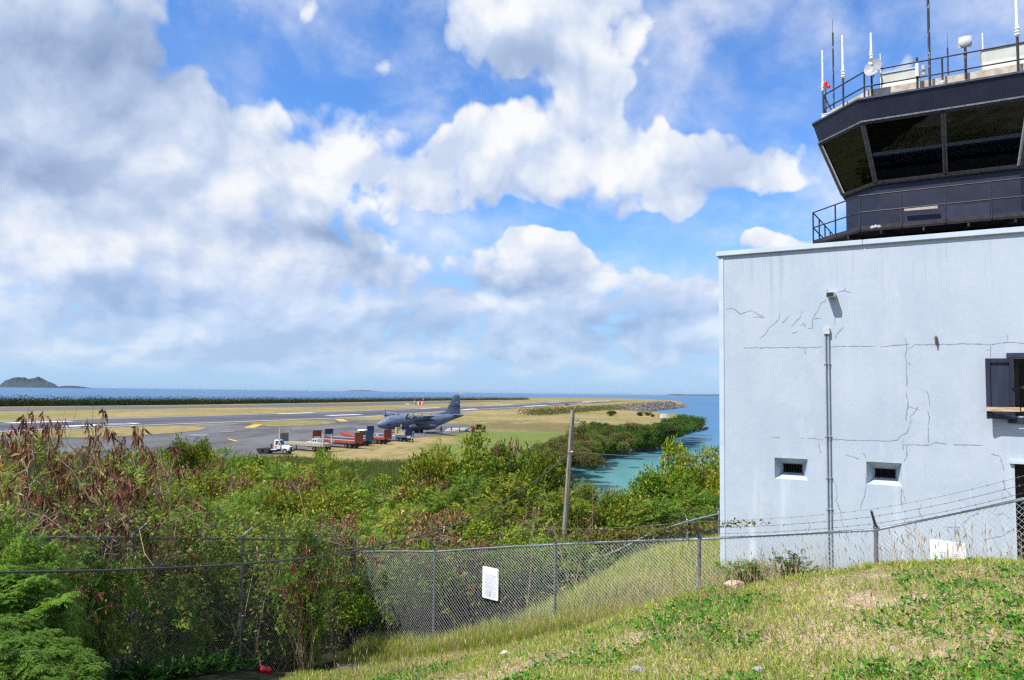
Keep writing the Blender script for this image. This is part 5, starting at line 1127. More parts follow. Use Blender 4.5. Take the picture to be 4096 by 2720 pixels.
# ---- white pickup behind the beige trailer
pk = thing('pickup_truck', 'white crew cab pickup parked behind the beige trailer', 'pickup truck', Vector((G(1268, 1788, .06).x, G(1268, 1788, .06).y, .06)), HD - .1)
body = MB().loft([[Vector((x, -.98, z0)), Vector((x, .98, z0)), Vector((x, .96, z1)), Vector((x, -.96, z1))] for x, z0, z1 in ((-2.9, .5, 1.12), (-1.0, .45, 1.15), (1.4, .45, 1.15), (2.6, .5, 1.10), (2.95, .55, .95))]).build('body', wp_, pk, bevel=.06)
MB().loft([[Vector((x, -w, z)), Vector((x, w, z))] for x, w, z in ((-1.0, .9, 1.155), (-.85, .78, 1.80), (.55, .78, 1.82), (1.45, .9, 1.155))], closed=False, cap=False).add([(-1.0, -.9, 1.155), (1.45, -.9, 1.155), (.55, -.78, 1.82), (-.85, -.78, 1.80), (-1.0, .9, 1.155), (1.45, .9, 1.155), (.55, .78, 1.82), (-.85, .78, 1.80)], [(0, 1, 2, 3), (7, 6, 5, 4)]).build('cab', wp_, pk)
for sg in (1, -1):
    for x0, x1 in ((-.85, -.25), (-.15, .45)): cwin(None, [(x0, sg * .905, 1.2), (x1, sg * .905, 1.2), (x1, sg * .80, 1.70), (x0 + .05, sg * .80, 1.70)], 'window', pk)
    cwin(None, [(.53, sg * .905, 1.2), (1.2, sg * .905, 1.2), (.6, sg * .80, 1.70)], 'window', pk)
    for x in (-1.9, 1.85): wheel(pk, x, sg * .85, .38, .25, sg)
cwin(None, [(1.42, -.82, 1.2), (1.42, .82, 1.2), (.64, .72, 1.77), (.64, -.72, 1.77)], 'windscreen', pk)
MB().box(-2.75, -1.05, -.8, .8, 1.152, 1.158).build('cargo_bed', chass, pk)

# ---- green farm tractor with white canopy
gt_ = thing('farm_tractor', 'dark green tractor with a white canopy between the coloured trailers', 'tractor', Vector((G(1447, 1766, .06).x, G(1447, 1766, .06).y, .06)), R_(170))
grn = M('tractor_green', (.035, .085, .045), (.03, .06, .035), 2, .5)
MB().loft([[Vector((x, -.4, .8)), Vector((x, .4, .8)), Vector((x, .36, z)), Vector((x, -.36, z))] for x, z in ((.3, 1.6), (1.8, 1.5), (2.1, 1.3))]).build('bonnet', grn, gt_, bevel=.05)
MB().box(-1.1, .3, -.75, .75, 1.0, 1.7).build('cab_base', grn, gt_, bevel=.04)
for x in (-1.05, .2):
    for y in (-.7, .7): MB().box(x - .05, x + .05, y - .05, y + .05, 1.7, 2.65).build('cab_post', grn, gt_)
MB().box(-1.0, .15, -.66, .66, 1.72, 2.62).build('cab_glass', M('green_glass', (.03, .06, .045), (.05, .09, .07), 2, .15), gt_)
MB().loft([[Vector((x * s, y * s, z)) for x, y in ((-1.0, -1.0), (.75, -1.0), (.75, 1.0), (-1.0, 1.0))] for s, z in ((1.05, 2.655), (1.12, 2.75), (1.0, 2.92), (.7, 3.0))]).build('canopy', white, gt_, bevel=.05)
for sg in (1, -1): wheel(gt_, -.6, sg * 1.0, .8, .45, sg); wheel(gt_, 1.6, sg * .8, .48, .3, sg)

# ---- orange telehandler
tl = G(1912, 1727, .06); th = thing('telehandler', 'orange telehandler with a grey fork carriage on the grass right of the aircraft', 'forklift', Vector((tl.x, tl.y, .06)), R_(184))
org = M('machine_orange', (.70, .17, .02), (.55, .13, .02), 1.5, .45)
MB().box(-2.2, 2.0, -.5, .5, .7, 1.25).box(-2.4, -1.0, -1.0, 1.0, .9, 1.6).build('chassis', chass, th, bevel=.05)
MB().loft([[Vector((x, -.98, .8)), Vector((x, -.3, .8)), Vector((x, -.3, z)), Vector((x, -.98, z))] for x, z in ((-2.3, 1.6), (-.4, 1.75), (.6, 1.45), (1.3, 1.2))]).build('engine_cover', org, th, bevel=.06)
MB().hexa([(-2.5, -.15, 1.75), (2.2, -.15, 1.25), (2.2, .2, 1.25), (-2.5, .2, 1.75), (-2.5, -.15, 2.25), (2.2, -.15, 1.75), (2.2, .2, 1.75), (-2.5, .2, 2.25)]).hexa([(2.2, -.1, 1.3), (3.0, -.1, .6), (3.0, .15, .6), (2.2, .15, 1.3), (2.2, -.1, 1.7), (3.2, -.1, .9), (3.2, .15, .9), (2.2, .15, 1.7)]).build('boom', org, th, bevel=.03)
mb = MB()
for x in (-.9, .5):
    for y in (.3, 1.0): mb.box(x - .05, x + .05, y - .05, y + .05, 1.1, 2.35)
mb.box(-1.0, .6, .22, 1.05, 2.352, 2.45); mb.build('cab_frame', chass, th); MB().box(-.84, .44, .36, .94, 1.2, 2.3).build('cab_glass', cock, th)
MB().lathe([(.5, -.03), (.55, 0), (.5, .03)], (1.6, 1.18, 1.15), (0, 1, 0), 16).build('fender', org, th)
for sg in (1, -1):
    for x in (-1.6, 1.55): wheel(th, x, sg * 1.0, .62, .42, sg)
MB().box(3.1, 3.25, -1.0, 1.0, .35, 1.35).box(3.25, 4.6, -.7, -.5, .3, .38).box(3.25, 4.6, .5, .7, .3, .38).hexa([(3.25, -1.0, .4), (4.2, -1.0, .35), (4.2, 1.0, .35), (3.25, 1.0, .4), (3.25, -1.0, 1.1), (3.4, -1.0, 1.0), (3.4, 1.0, 1.0), (3.25, 1.0, 1.1)]).tube([(3.2, .6, 1.3), (3.2, .6, 2.1)], .05, 6).build('fork_carriage', M('fork_grey', (.34, .36, .38), (.24, .25, .27), 4, .5), th)

# ================================================================== PEOPLE (continuous skinned bodies, clothes as children)
skin_d = M('dark_skin', (.11, .065, .042), (.09, .05, .035), 6, .6); hair_m = M('black_hair', (.012, .010, .010), (.02, .018, .016), 20, .7)
def skinned(name, verts, edges, radii, mat, parent, root=0):
    me = bpy.data.meshes.new(name); me.from_pydata(verts, edges, []); me.materials.append(mat)
    o = link(name, me, parent); md = o.modifiers.new('Skin', 'SKIN'); md.use_smooth_shade = True
    for i, r in enumerate(radii):
        sv = me.skin_vertices[0].data[i]; rr = r if isinstance(r, tuple) else (r, r); sv.radius = rr; sv.use_root = (i == root)
    ss = o.modifiers.new('Subdivision', 'SUBSURF'); ss.levels = 1; ss.render_levels = 1
    return o
def person(label, px, py, face, shirt, trousers, arms='down', stride=.12, lean=0.0, sc=1.0):
    p = G(px, py, .06); o = thing('person', label, 'person', Vector((p.x, p.y, .06)), R_(face), 'people around the aircraft')
    o.scale = (sc, sc, sc)
    # x forward, y left
    J = {'pelvis': (0, 0, .95), 'waist': (.01 + lean * .2, 0, 1.12), 'chest': (.02 + lean * .7, 0, 1.33), 'neck': (.01 + lean, 0, 1.50), 'head0': (.03 + lean, 0, 1.60), 'head1': (.035 + lean, 0, 1.71), 'head2': (.02 + lean, 0, 1.78), 'nose': (.115 + lean, 0, 1.655)}
    V, E, Rr, N = [], [], [], {}
    def add(n, c, r, par=None):
        N[n] = len(V); V.append(c); Rr.append(r)
        if par: E.append((N[par], N[n]))
    add('pelvis', J['pelvis'], (.15, .11)); add('waist', J['waist'], (.14, .10), 'pelvis'); add('chest', J['chest'], (.17, .115), 'waist'); add('neck', J['neck'], .06, 'chest'); add('head0', J['head0'], .075, 'neck'); add('head1', J['head1'], .095, 'head0'); add('head2', J['head2'], .05, 'head1'); add('nose', J['nose'], .018, 'head0')
    for sg, s in ((1, 'l'), (-1, 'r')):
        st_ = stride * sg
        add('hip' + s, (0, .10 * sg, .90), .095, 'pelvis'); add('knee' + s, (.03 + st_ * .5, .11 * sg, .50), .065, 'hip' + s); add('ankle' + s, (-.02 + st_, .11 * sg, .09), .045, 'knee' + s); add('toe' + s, (.15 + st_, .13 * sg, .04), .038, 'ankle' + s)
        add('sh' + s, (lean * .9, .20 * sg, 1.42), .065, 'chest')
        if arms == 'bent' : el, ha = (.02 + lean, .28 * sg, 1.14), (.24 + lean, .14 * sg, 1.20)
        elif arms == 'hips': el, ha = (-.08, .36 * sg, 1.16), (.03, .19 * sg, 1.0)
        else: el, ha = (-.02 + lean * .6 - st_ * .4, .25 * sg, 1.13), (.05 + lean * .5 - st_ * .7, .26 * sg, .88)
        add('el' + s, el, .045, 'sh' + s); add('wr' + s, ha, .032, 'el' + s)
        d = (Vector(ha) - Vector(el)).normalized(); pc_ = Vector(ha) + d * .06; add('palm' + s, tuple(pc_), (.028, .04), 'wr' + s)
        for k in range(4): q0 = pc_ + d * .05 + Vector((.022 * (k - 1.5), 0, 0)); add('f%d%s' % (k, s), tuple(q0 + d * (.045 - .008 * abs(k - 1.4))), .009, 'palm' + s)
        add('th' + s, tuple(pc_ + Vector((.045, -.01 * sg, .0))), .011, 'palm' + s)
    skinned('body', V, E, Rr, skin_d, o)
    def cloth(name, keys, grow, mat, over={}):
        idx = {n: i for i, n in enumerate(keys)}; vv = [over.get(n, V[N[n]]) for n in keys]; inv = {v: k for k, v in N.items()}
        ee = [(idx[inv[a]], idx[inv[b]]) for a, b in E if inv[a] in idx and inv[b] in idx]
        rr = [tuple(x + grow for x in Rr[N[n]]) if isinstance(Rr[N[n]], tuple) else Rr[N[n]] + grow for n in keys]
        skinned(name, vv, ee, rr, mat, o)
    cloth('trousers', ['pelvis', 'hipl', 'kneel', 'anklel', 'hipr', 'kneer', 'ankler'], .022, trousers)
    cloth('shirt', ['pelvis', 'waist', 'chest', 'shl', 'ell', 'shr', 'elr'], .026, shirt)
    h = Vector(J['head1']); MB().sph(h + Vector((-.018, 0, .035)), .108, 12, 8, (1, .95, .85)).build('hair', hair_m, o, smooth=True)
    for sg in (1, -1): MB().sph(h + Vector((.085, .035 * sg, -.035)), .013, 6, 5).build('eye', white, o)
c_w = M('white_cloth', (.72, .72, .72), (.6, .6, .6), 6, .8); c_lb = M('pale_blue_cloth', (.40, .55, .72), (.33, .46, .62), 6, .8); c_b = M('blue_cloth', (.12, .32, .58), (.1, .26, .5), 6, .8)
c_dk = M('dark_cloth', (.022, .024, .032), (.035, .035, .04), 6, .8); c_nv = M('navy_overall_cloth', (.035, .07, .22), (.03, .055, .17), 6, .8); c_kh = M('khaki_cloth', (.46, .43, .36), (.38, .35, .29), 6, .8); c_ol = M('olive_cloth', (.05, .055, .035), (.035, .04, .025), 6, .8)
person('person in dark clothes standing behind the aircraft tail', 1805.5, 1729.5, 200, c_ol, c_ol, 'down', .05)
person('person in blue overalls with raised hands between the aircraft and the orange telehandler', 1839, 1729.5, 180, c_nv, c_nv, 'bent', .08)
person('person in white shirt and pale trousers standing below the aircraft wing', 1697, 1744, 150, c_w, c_kh, 'down', .10, .02, 1.06)
person('person in bright blue shirt and dark trousers by the rear wall of the last trailer', 1653, 1747.5, 230, c_b, c_dk, 'hips', .16)
person('broad person in white shirt seen from behind beside the last trailer wheels', 1639, 1771, 100, c_w, c_dk, 'bent', .12, .04, 1.08)
person('person in pale blue shirt partly behind the white-shirted one', 1632, 1770, 80, c_lb, c_dk, 'down', .12)
person('person in pale blue shirt standing on the dry grass right of the white-shirted one', 1650.5, 1772.5, 160, c_lb, c_dk, 'down', .14)

# ================================================================== FAR FIELD FURNITURE
red = M('signal_red', (.58, .035, .03), (.45, .03, .028), 1, .5); sig_o = M('signal_orange', (.85, .17, .035), (.7, .14, .03), 1, .5)
def gp_(px, py): p = G(px, py, .05); return Vector((p.x, p.y, .05))
q = gp_(1680, 1619.5); sh_ = thing('equipment_shelter', 'red and white panelled equipment shelter beyond the runway', 'shelter', q)
for k in range(4): MB().box(-2.3 + k * 1.15, -2.3 + (k + 1) * 1.15 - .004, 0, 3, 0, 3.1).build('wall_panel', red if k in (1, 2) else white, sh_)
MB().box(-2.4, 2.4, -.1, 3.1, 3.103, 3.3).build('roof', white, sh_)
def mast(label, px, py, ty, w, group='masts beyond the runway'):
    q = gp_(px, py); t = P(px, ty, q.y); m = thing('lattice_mast', label, 'mast', q, 0, group); n = 7
    for k in range(n):
        mb = MB(); z0_, z1_ = (t.z - .05) * k / n, (t.z - .05) * (k + 1) / n
        for a in range(3): c = Vector((math.cos(a * 2.094) * w, math.sin(a * 2.094) * w, 0)); c2_ = Vector((math.cos((a + 1) * 2.094) * w, math.sin((a + 1) * 2.094) * w, 0)); mb.tube([c + Vector((0, 0, z0_)), c + Vector((0, 0, z1_))], .055, 4).tube([c + Vector((0, 0, z0_)), c2_ + Vector((0, 0, z1_))], .035, 4)
        mb.build('section', red if k % 2 == 0 else white, m)
mast('tall red and white lattice mast beside the shelter beyond the runway', 1689.5, 1620, 1573, .35); mast('slimmer red and white mast just right of the tall one beyond the runway', 1693.5, 1621, 1575, .25)
q = gp_(1657, 1618); t = P(1657, 1583, q.y); wsk = thing('marker_pole', 'thin pale pole with a red top left of the shelter beyond the runway', 'pole', q)
MB().tube([(0, 0, 0), (0, 0, t.z * .55)], .14, 6).build('lower_section', white, wsk); MB().tube([(0, 0, t.z * .551), (0, 0, t.z)], .12, 6).build('upper_section', red, wsk)
q = gp_(1662, 1619); bx_ = thing('small_cabinet', 'small brown equipment cabinet beside the shelter beyond the runway', 'cabinet', q); MB().box(-1.0, 1.0, 0, 1.5, .3, 1.3).build('case', M('drab_case', (.25, .2, .16), (.18, .15, .12), 2, .7), bx_, bevel=.1); MB().box(-.9, .9, .1, 1.4, 0, .299).build('foot', chass, bx_)
q = gp_(1630, 1619.5); fr_ = thing('antenna_array', 'low white frame of navigation antennas beyond the runway', 'antenna array', q)
mb = MB()
for x in (-2.2, -.8, .9, 2.2): mb.tube([(x, 0, 0), (x, 0, 2.6 if abs(x) > 1 else 1.4)], .1, 5)
mb.box(-2.2, 2.2, -.06, .06, .6, .75); mb.build('frame', white, fr_); MB().box(-1.0, .9, .1, 1.2, .3, 1.5).build('case', M('pale_case', (.6, .62, .62), (.5, .52, .52), 2, .5), fr_, bevel=.08)
for i, (x, y, s) in enumerate([(2082, 1637.5, .9), (2135, 1637, .75), (2188, 1637.5, .9), (2227, 1640, 1.5)]):
    q = gp_(x, y); m = thing('airfield_marker', ('larger orange marker panel at the right end of the row beside the runway' if i == 3 else 'small orange marker panel on the dry grass beside the runway'), 'marker', q, 0, 'orange markers by the runway')
    MB().box(-s, s, 0, .15, s * .5, s * 1.9).build('panel', sig_o, m); MB().box(-s * .8, -s * .6, .02, .12, 0, s * .5 - .003).box(s * .6, s * .8, .02, .12, 0, s * .5 - .003).build('leg', chass, m)
    if i == 3: MB().box(s + .05, s * 2.6, 0, .15, s * 1.3, s * 1.75).build('arm', sig_o, m)
q = gp_(2268, 1622.5); m = thing('runway_sign', 'pair of small black boards on the dry grass beyond the runway edge', 'sign', q); MB().box(-1.6, -.3, 0, .2, .3, 2.2).box(.3, 1.6, 0, .2, .3, 2.2).build('board', black, m); MB().box(-1.2, -1.0, .05, .15, 0, .29).box(1.0, 1.2, .05, .15, 0, .29).build('leg', chass, m)
q = gp_(2657, 1674); b = thing('equipment_box', 'white equipment box on the point behind the shore bushes', 'equipment box', q, .2); MB().box(-1.45, 1.45, 0, 1.6, .2, 2.2).build('case', white, b, bevel=.04); MB().box(-1.3, 1.3, .1, 1.5, 0, .199).build('foot', chass, b); MB().box(-.4, .1, -.03, 0, .6, 1.7).build('door', M('box_door_grey', (.62, .62, .62), (.55, .55, .55), 3, .5), b)
for (x, ty) in ((2634, 1653), (2680, 1654)):
    q = gp_(x, 1676); t = P(x, ty, q.y); m = thing('marker_pole', 'thin dark pole beside the white equipment box on the point', 'pole', q, 0, 'poles by the white box'); MB().tube([(0, 0, 0), (0, 0, t.z)], [.07, .045], 6).lathe([(.1, 0), (.1, .12)], n=8).build('shaft', chass, m)
# boats far out
def boat(label, px, py, L, sail, group='boats out at sea'):
    q = G(px, py, SEA); b = thing('boat', label, 'boat', q, .1, group)
    MB().loft([[Vector((x, -w, 2.0 + s)), Vector((x, w, 2.0 + s)), Vector((x, w * .5, -.3)), Vector((x, -w * .5, -.3))] for x, w, s in ((-L / 2, L * .11, 0), (0, L * .13, .2), (L * .35, L * .08, .8), (L / 2, .1, 1.4))]).build('hull', white, b)
    if sail: MB().add([(-L * .3, 0, 3), (L * .1, 0, 3), (L * .1, 0, L * 1.1)], [(0, 1, 2)]).add([(-L * .3, .2, 3), (L * .1, .2, 3), (L * .1, .2, L * 1.1)], [(2, 1, 0)]).build('sail', white, b); MB().tube([(L * .1, .1, 2.2), (L * .1, .1, L * 1.15)], .2, 5).build('mast', white, b)
    else: MB().hexa([(-L * .25, -L * .09, 2.1), (L * .2, -L * .09, 2.1), (L * .2, L * .09, 2.1), (-L * .25, L * .09, 2.1), (-L * .2, -L * .08, 6), (L * .08, -L * .08, 6), (L * .08, L * .08, 6), (-L * .2, L * .08, 6)]).build('cabin', white, b)
boat('white motor boat far out at sea left of the aircraft tail', 1240, 1568.2, 34, False)
boat('tiny white sailing boat on the horizon above the aircraft', 1544, 1571.5, 14, True)

# ================================================================== PLANTS
L_fea = leaf_mat('feathery_leaf', [(0, (0.110, 0.205, 0.022)), (.3, (0.155, 0.250, 0.028)), (.6, (0.210, 0.288, 0.031)), (.85, (0.302, 0.327, 0.039)), (.96, (0.475, 0.334, 0.049))], .35)
L_fin = leaf_mat('fine_feathery_leaf', [(0, (0.093, 0.250, 0.029)), (.35, (0.132, 0.317, 0.036)), (.65, (0.186, 0.371, 0.046)), (.88, (0.287, 0.405, 0.060)), (.97, (0.465, 0.365, 0.072))], .35)
L_bro = leaf_mat('broad_leaf', [(0, (0.088, 0.178, 0.016)), (.3, (0.144, 0.237, 0.021)), (.55, (0.227, 0.295, 0.026)), (.78, (0.346, 0.347, 0.036)), (.94, (0.439, 0.287, 0.037))], .28, .42)
L_dkg = leaf_mat('mangrove_leaf', [(0, (0.046, 0.108, 0.018)), (.4, (0.070, 0.144, 0.020)), (.75, (0.110, 0.180, 0.024)), (.95, (0.180, 0.187, 0.033))], .22, .5)
L_brt = leaf_mat('bright_leaf', [(0, (0.084, 0.198, 0.020)), (.4, (0.126, 0.252, 0.024)), (.75, (0.192, 0.282, 0.033))], .35, .5)
L_oli = leaf_mat('olive_leaf', [(0, (0.102, 0.132, 0.030)), (.4, (0.144, 0.156, 0.035)), (.7, (0.192, 0.168, 0.045)), (.9, (0.204, 0.138, 0.060))], .25, .6)
L_pod = leaf_mat('seed_pod', [(0, (0.115, 0.057, 0.031)), (.3, (0.203, 0.087, 0.043)), (.6, (0.290, 0.135, 0.060)), (.85, (0.446, 0.285, 0.126)), (.96, (0.608, 0.510, 0.264))], .12, .6)
L_dry = leaf_mat('dry_leaf', [(0, (.22, .13, .07)), (.4, (.32, .22, .12)), (.75, (.42, .33, .20))], .2, .8)
L_gry = leaf_mat('grass_blade', [(0, (0.181, 0.335, 0.043)), (.3, (0.269, 0.428, 0.059)), (.58, (0.392, 0.514, 0.099)), (.78, (0.610, 0.591, 0.212)), (.92, (0.752, 0.716, 0.338))], .3, .6)
L_grg = leaf_mat('green_blade', [(0, (0.124, 0.236, 0.026)), (.4, (0.185, 0.300, 0.034)), (.75, (0.290, 0.366, 0.050)), (.92, (0.491, 0.439, 0.108))], .3, .6)
L_wee = leaf_mat('ground_weed_leaf', [(0, (0.073, 0.195, 0.024)), (.4, (0.114, 0.264, 0.029)), (.75, (0.187, 0.334, 0.040))], .25, .5)

def crown_pts(n, Rr, H, z0, lob, g, up=.35):
    """points in a crown made of uneven lobes; returns point, outward direction"""
    L = np.c_[g.normal(size=(lob, 2)) * Rr * .46, g.uniform(z0, H, lob)]; r = g.uniform(.28, .52, lob) * Rr
    L[:, 2] -= r * .55 * (L[:, 2] > H * .7); L[0] = (0, 0, H - r[0] * .8)
    k = g.integers(0, lob, n); d = nrm(g.normal(size=(n, 3)) + np.array([0, 0, up])); rr = g.uniform(.25, 1, n) ** .45
    p = L[k] + d * (r[k] * rr)[:, None] * np.array([1, 1, .85]); return p, d, L, r
def stems_mb(L, g, H, base=.05, tw=2):
    mb = MB()
    for i, c in enumerate(L):
        b0 = Vector((g.normal() * .16, g.normal() * .16, -.25)); e = Vector(c); m1 = b0.lerp(e, .35) + Vector((g.normal() * .15, g.normal() * .15, .1)); m2 = b0.lerp(e, .7) + Vector((g.normal() * .18, g.normal() * .18, .1))
        mb.tube([b0, m1, m2, e], [base, base * .75, base * .5, base * .2], 5)
        for _ in range(tw):
            s = m2.lerp(e, g.uniform(0, 1)); t = s + Vector(tuple(g.normal(size=3) * .40 + np.array([0, 0, .30]))); t.z = min(t.z, H + .05)
            mb.tube([s, s.lerp(t, .5) + Vector(tuple(g.normal(size=3) * .06)), t], [base * .35, base * .22, .004], 4)
    return mb
def proto(kind, seed):
    g = np.random.default_rng(seed)
    if kind == 'feathery':
        p, d, L, r = crown_pts(1150, 2.1, 3.4, 1.25, 14, g); dd = nrm(d + g.normal(size=d.shape) * .5 + np.array([0, 0, .1]))
        V = frondquads(p, dd, g.uniform(.24, .46, len(p)), 8, g, .105); cm = quads('crown', V, L_fea); H = 3.4
    elif kind == 'fine':        # same shrub with finer divided leaves, for the nearest branches
        p, d, L, r = crown_pts(620, 2.3, 3.4, .9, 26, g); dd = nrm(d * np.array([1, 1, .5]) + g.normal(size=d.shape) * .5 + np.array([0, 0, .05])); q_, e_, l_ = [], [], []
        Lf = g.uniform(.42, .85, len(p)); sd = nrm(np.cross(dd, np.array([0, 0, 1.0]) + g.normal(size=dd.shape) * .3))
        for j in range(6):
            t = .15 + .85 * j / 5
            for sg in (-1, 1): q_.append(p + dd * (Lf * t)[:, None] - np.array([0, 0, .2]) * (Lf * t * t)[:, None]); e_.append(nrm(dd * .6 + sd * sg * .8 - np.array([0, 0, .15 + .3 * t]) + g.normal(size=dd.shape) * .12)); l_.append(Lf * (.52 - .25 * abs(t - .4)))
        V = frondquads(np.concatenate(q_), np.concatenate(e_), np.concatenate(l_), 7, g, .13); cm = quads('crown', V, L_fin); H = 3.4
    elif kind == 'broadleaf':
        p, d, L, r = crown_pts(1500, 2.0, 3.9, 1.2, 15, g); k = 7
        P_ = np.repeat(p, k, 0) + g.normal(size=(len(p) * k, 3)) * .11; D_ = nrm(np.repeat(d, k, 0) + g.normal(size=(len(p) * k, 3)) * .8 + np.array([0, 0, -.15]))
        V = leafquads(P_, D_, g.uniform(.10, .19, len(P_)), g.uniform(.055, .085, len(P_)), .08, g); cm = quads('crown', V, L_bro); H = 3.9
    elif kind == 'pod':
        p, d, L, r = crown_pts(85, 1.7, 3.4, 1.2, 18, g, .8); k = 11; out = []
        P_ = np.repeat(p, k, 0) + g.normal(size=(len(p) * k, 3)) * .03; D_ = nrm(g.normal(size=(len(p) * k, 3)) * .62 + np.array([0, 0, -1.0]))
        cm = quads('seed_pods', leafquads(P_, D_, g.uniform(.13, .24, len(P_)), g.uniform(.026, .042, len(P_)), .10, g), L_pod); H = 3.4
        p2, d2, _, _ = crown_pts(170, 1.7, 2.8, .9, 9, g); cm2 = quads('crown', frondquads(p2, nrm(d2 + g.normal(size=d2.shape) * .5), g.uniform(.22, .4, len(p2)), 6, g, .16), L_fea)
        sm = stems_mb(L, g, H, .028, 4)
        for q in p: 
            i = int(np.argmin(((L - q) ** 2).sum(1))); sm.tube([Vector(L[i]), Vector((L[i] + q) / 2) + Vector((0, 0, .06)), Vector(q)], [.010, .007, .004], 3)
        return [(cm, 'seed_pods'), (cm2, 'crown'), (sm, 'trunk')], twig
    elif kind == 'mound':      # shore mangrove seen from far
        p, d, L, r = crown_pts(900, 2.3, 2.9, .3, 15, g, .5); k = 5
        P_ = np.repeat(p, k, 0) + g.normal(size=(len(p) * k, 3)) * .16; D_ = nrm(np.repeat(d, k, 0) + g.normal(size=(len(p) * k, 3)) * .7)
        cm = quads('crown', leafquads(P_, D_, g.uniform(.20, .34, len(P_)), g.uniform(.12, .18, len(P_)), .08, g), {0: L_dkg, 1: L_brt, 2: L_oli}[seed % 3]); H = 2.9
    sm = stems_mb(L, g, H, .05 if kind != 'mound' else .07, 2)
    return [(cm, 'crown'), (sm, 'trunk')], bark
PROT = {}
for kind, n in (('feathery', 3), ('broadleaf', 3), ('pod', 3), ('fine', 2)): PROT[kind] = [proto(kind, 31 + i * 7 + len(kind)) for i in range(n)]
PROT['dark'] = [proto('mound', 30), proto('mound', 33)]; PROT['bright'] = [proto('mound', 31)]; PROT['olive'] = [proto('mound', 32), proto('mound', 35)]
_built = {}
def shrub(kind, i, label, x, y, z, s, group, cat='shrub', name=None, sz=None):
    i %= len(PROT[kind]); key = (kind, i); nm = name or {'feathery': 'feathery_shrub', 'fine': 'feathery_shrub', 'broadleaf': 'broadleaf_shrub', 'pod': 'pod_shrub', 'dark': 'mangrove_bush', 'bright': 'mangrove_bush', 'olive': 'scrub_bush'}[kind]
    t = thing(nm, label, cat, (x, y, z), random.uniform(0, 6.28), group); t.scale = (s, s, sz or s)
    if key not in _built:
        parts, stem_mat = PROT[kind][i]; lst = []
        for m, n in parts:
            if isinstance(m, MB): o = m.build(n, stem_mat, t)
            else: o = link(n, m, t)
            lst.append(o)
        _built[key] = lst
    else:
        for src in _built[key]: c = src.copy(); COL.objects.link(c); c.parent = t
    return t
LF = 'leafy green shrubs making up the thicket below the hill'
KL = {'feathery': 'feathery fine-leaved green shrub tangled into the thicket beyond the fences', 'broadleaf': 'broad-leaved yellowish green shrub tangled into the thicket beyond the fences', 'pod': 'half-dead shrub hung with brown seed pods in the thicket beyond the fences'}
KG = {'feathery': 'feathery shrubs of the thicket', 'broadleaf': 'broad-leaved shrubs of the thicket', 'pod': 'brown pod shrubs of the thicket'}
PH = {}
for kind in ('feathery', 'broadleaf', 'pod', 'fine'):
    for i, (parts, _) in enumerate(PROT[kind]):
        z = []
        for m_, _n in parts:
            if not isinstance(m_, MB): a = np.empty(len(m_.vertices) * 3, np.float32); m_.vertices.foreach_get('co', a); z.append(np.percentile(a[2::3], 99.7))
        PH[kind, i] = float(max(z))
def plant(kind, px, py_top, Y, label=None, s=None, own=False, sunk=0.0, i=None):
    """shrub whose top is on the sight line px, py_top at depth Y, standing on the hill"""
    p = P(px, py_top, Y); gz_ = max(hz1(p.x, p.y), -3.9); h = max(p.z - gz_, .8)
    i = i if i is not None else random.randrange(9); i %= len(PROT[kind]); sz = h / PH[kind, i]; s = s or max(.55, min(1.25, sz)); 
    return shrub(kind, i, label or KL[kind], p.x, p.y, gz_, s, None if own else KG[kind], sz=sz)
# --- singled-out plants
plant('pod', 470, 1648, 13.6, 'tall dead shrub with clusters of brown pods rising highest against the runway at left', .85, True, i=0)
plant('pod', 150, 1655, 15.5, 'thin dead shrub with curled dark pods at the far left edge of the thicket', .7, True, i=1)
plant('pod', 560, 1745, 16.0, 'reddish brown pod shrub just right of the tallest dead shrub', .8, True, i=2)
plant('pod', 300, 1760, 13.0, 'dead shrub with dark drooping pods left of the tallest dead shrub', .8, True, i=2)
plant('broadleaf', 190, 1810, 17.0, 'rounded dark green bush between the dead pod shrubs at left', .55, True, i=0)
plant('broadleaf', 745, 1752, 42.0, 'dark green bush standing above the thicket below the taxiway line', .62, True, i=1)
plant('broadleaf', 1300, 1800, 62.0, 'dark green bush in front of the rear wheels of the beige trailer', .85, True, i=2)
plant('broadleaf', 1905, 1738, 37.0, 'tallest yellowish broad-leaved tree top in the middle, below the telehandler', 1.05, True, i=0)
plant('broadleaf', 1760, 1812, 36.0, 'broad-leaved bush left of the tallest tree top in the middle', .9, True, i=1)
plant('broadleaf', 2150, 1790, 34.0, 'yellow-green broad-leaved bush left of the utility pole', .9, True, i=2)
plant('pod', 2040, 1752, 35.0, 'dead pod shrub sticking up between tree tops left of the utility pole', .75, True, i=1)
plant('broadleaf', 2630, 1872, 33.0, 'rounded yellow-green bush by the water right of the utility pole', .75, True, i=1)
plant('broadleaf', 2840, 1768, 35.0, 'tall bush hugging the corner of the pale building', .9, True, i=2)
plant('broadleaf', 2745, 1815, 34.0, 'bush with an upright top between the round bush and the building', .8, True, i=0)
plant('broadleaf', 2455, 1950, 33.0, 'dense bush right of the utility pole in front of the turquoise water', .6, True, i=2)
plant('feathery', 2345, 2030, 30.0, 'pale feathery bush directly right of the utility pole', .9, True, i=0)
plant('feathery', 2640, 1990, 29.0, 'feathery bush above the far fence rail', 1.0, True, i=1)
plant('feathery', 2800, 1955, 30.5, 'feathery bush with reddish leaves beside the building corner', .95, True, i=2)
plant('broadleaf', 2480, 2010, 29.5, 'leafy bush above the far fence post', .9, True, i=1)
plant('broadleaf', 2060, 2230, 21.8, 'low yellowish bush behind the fence right of the tall warning sign', .45, True, i=0)
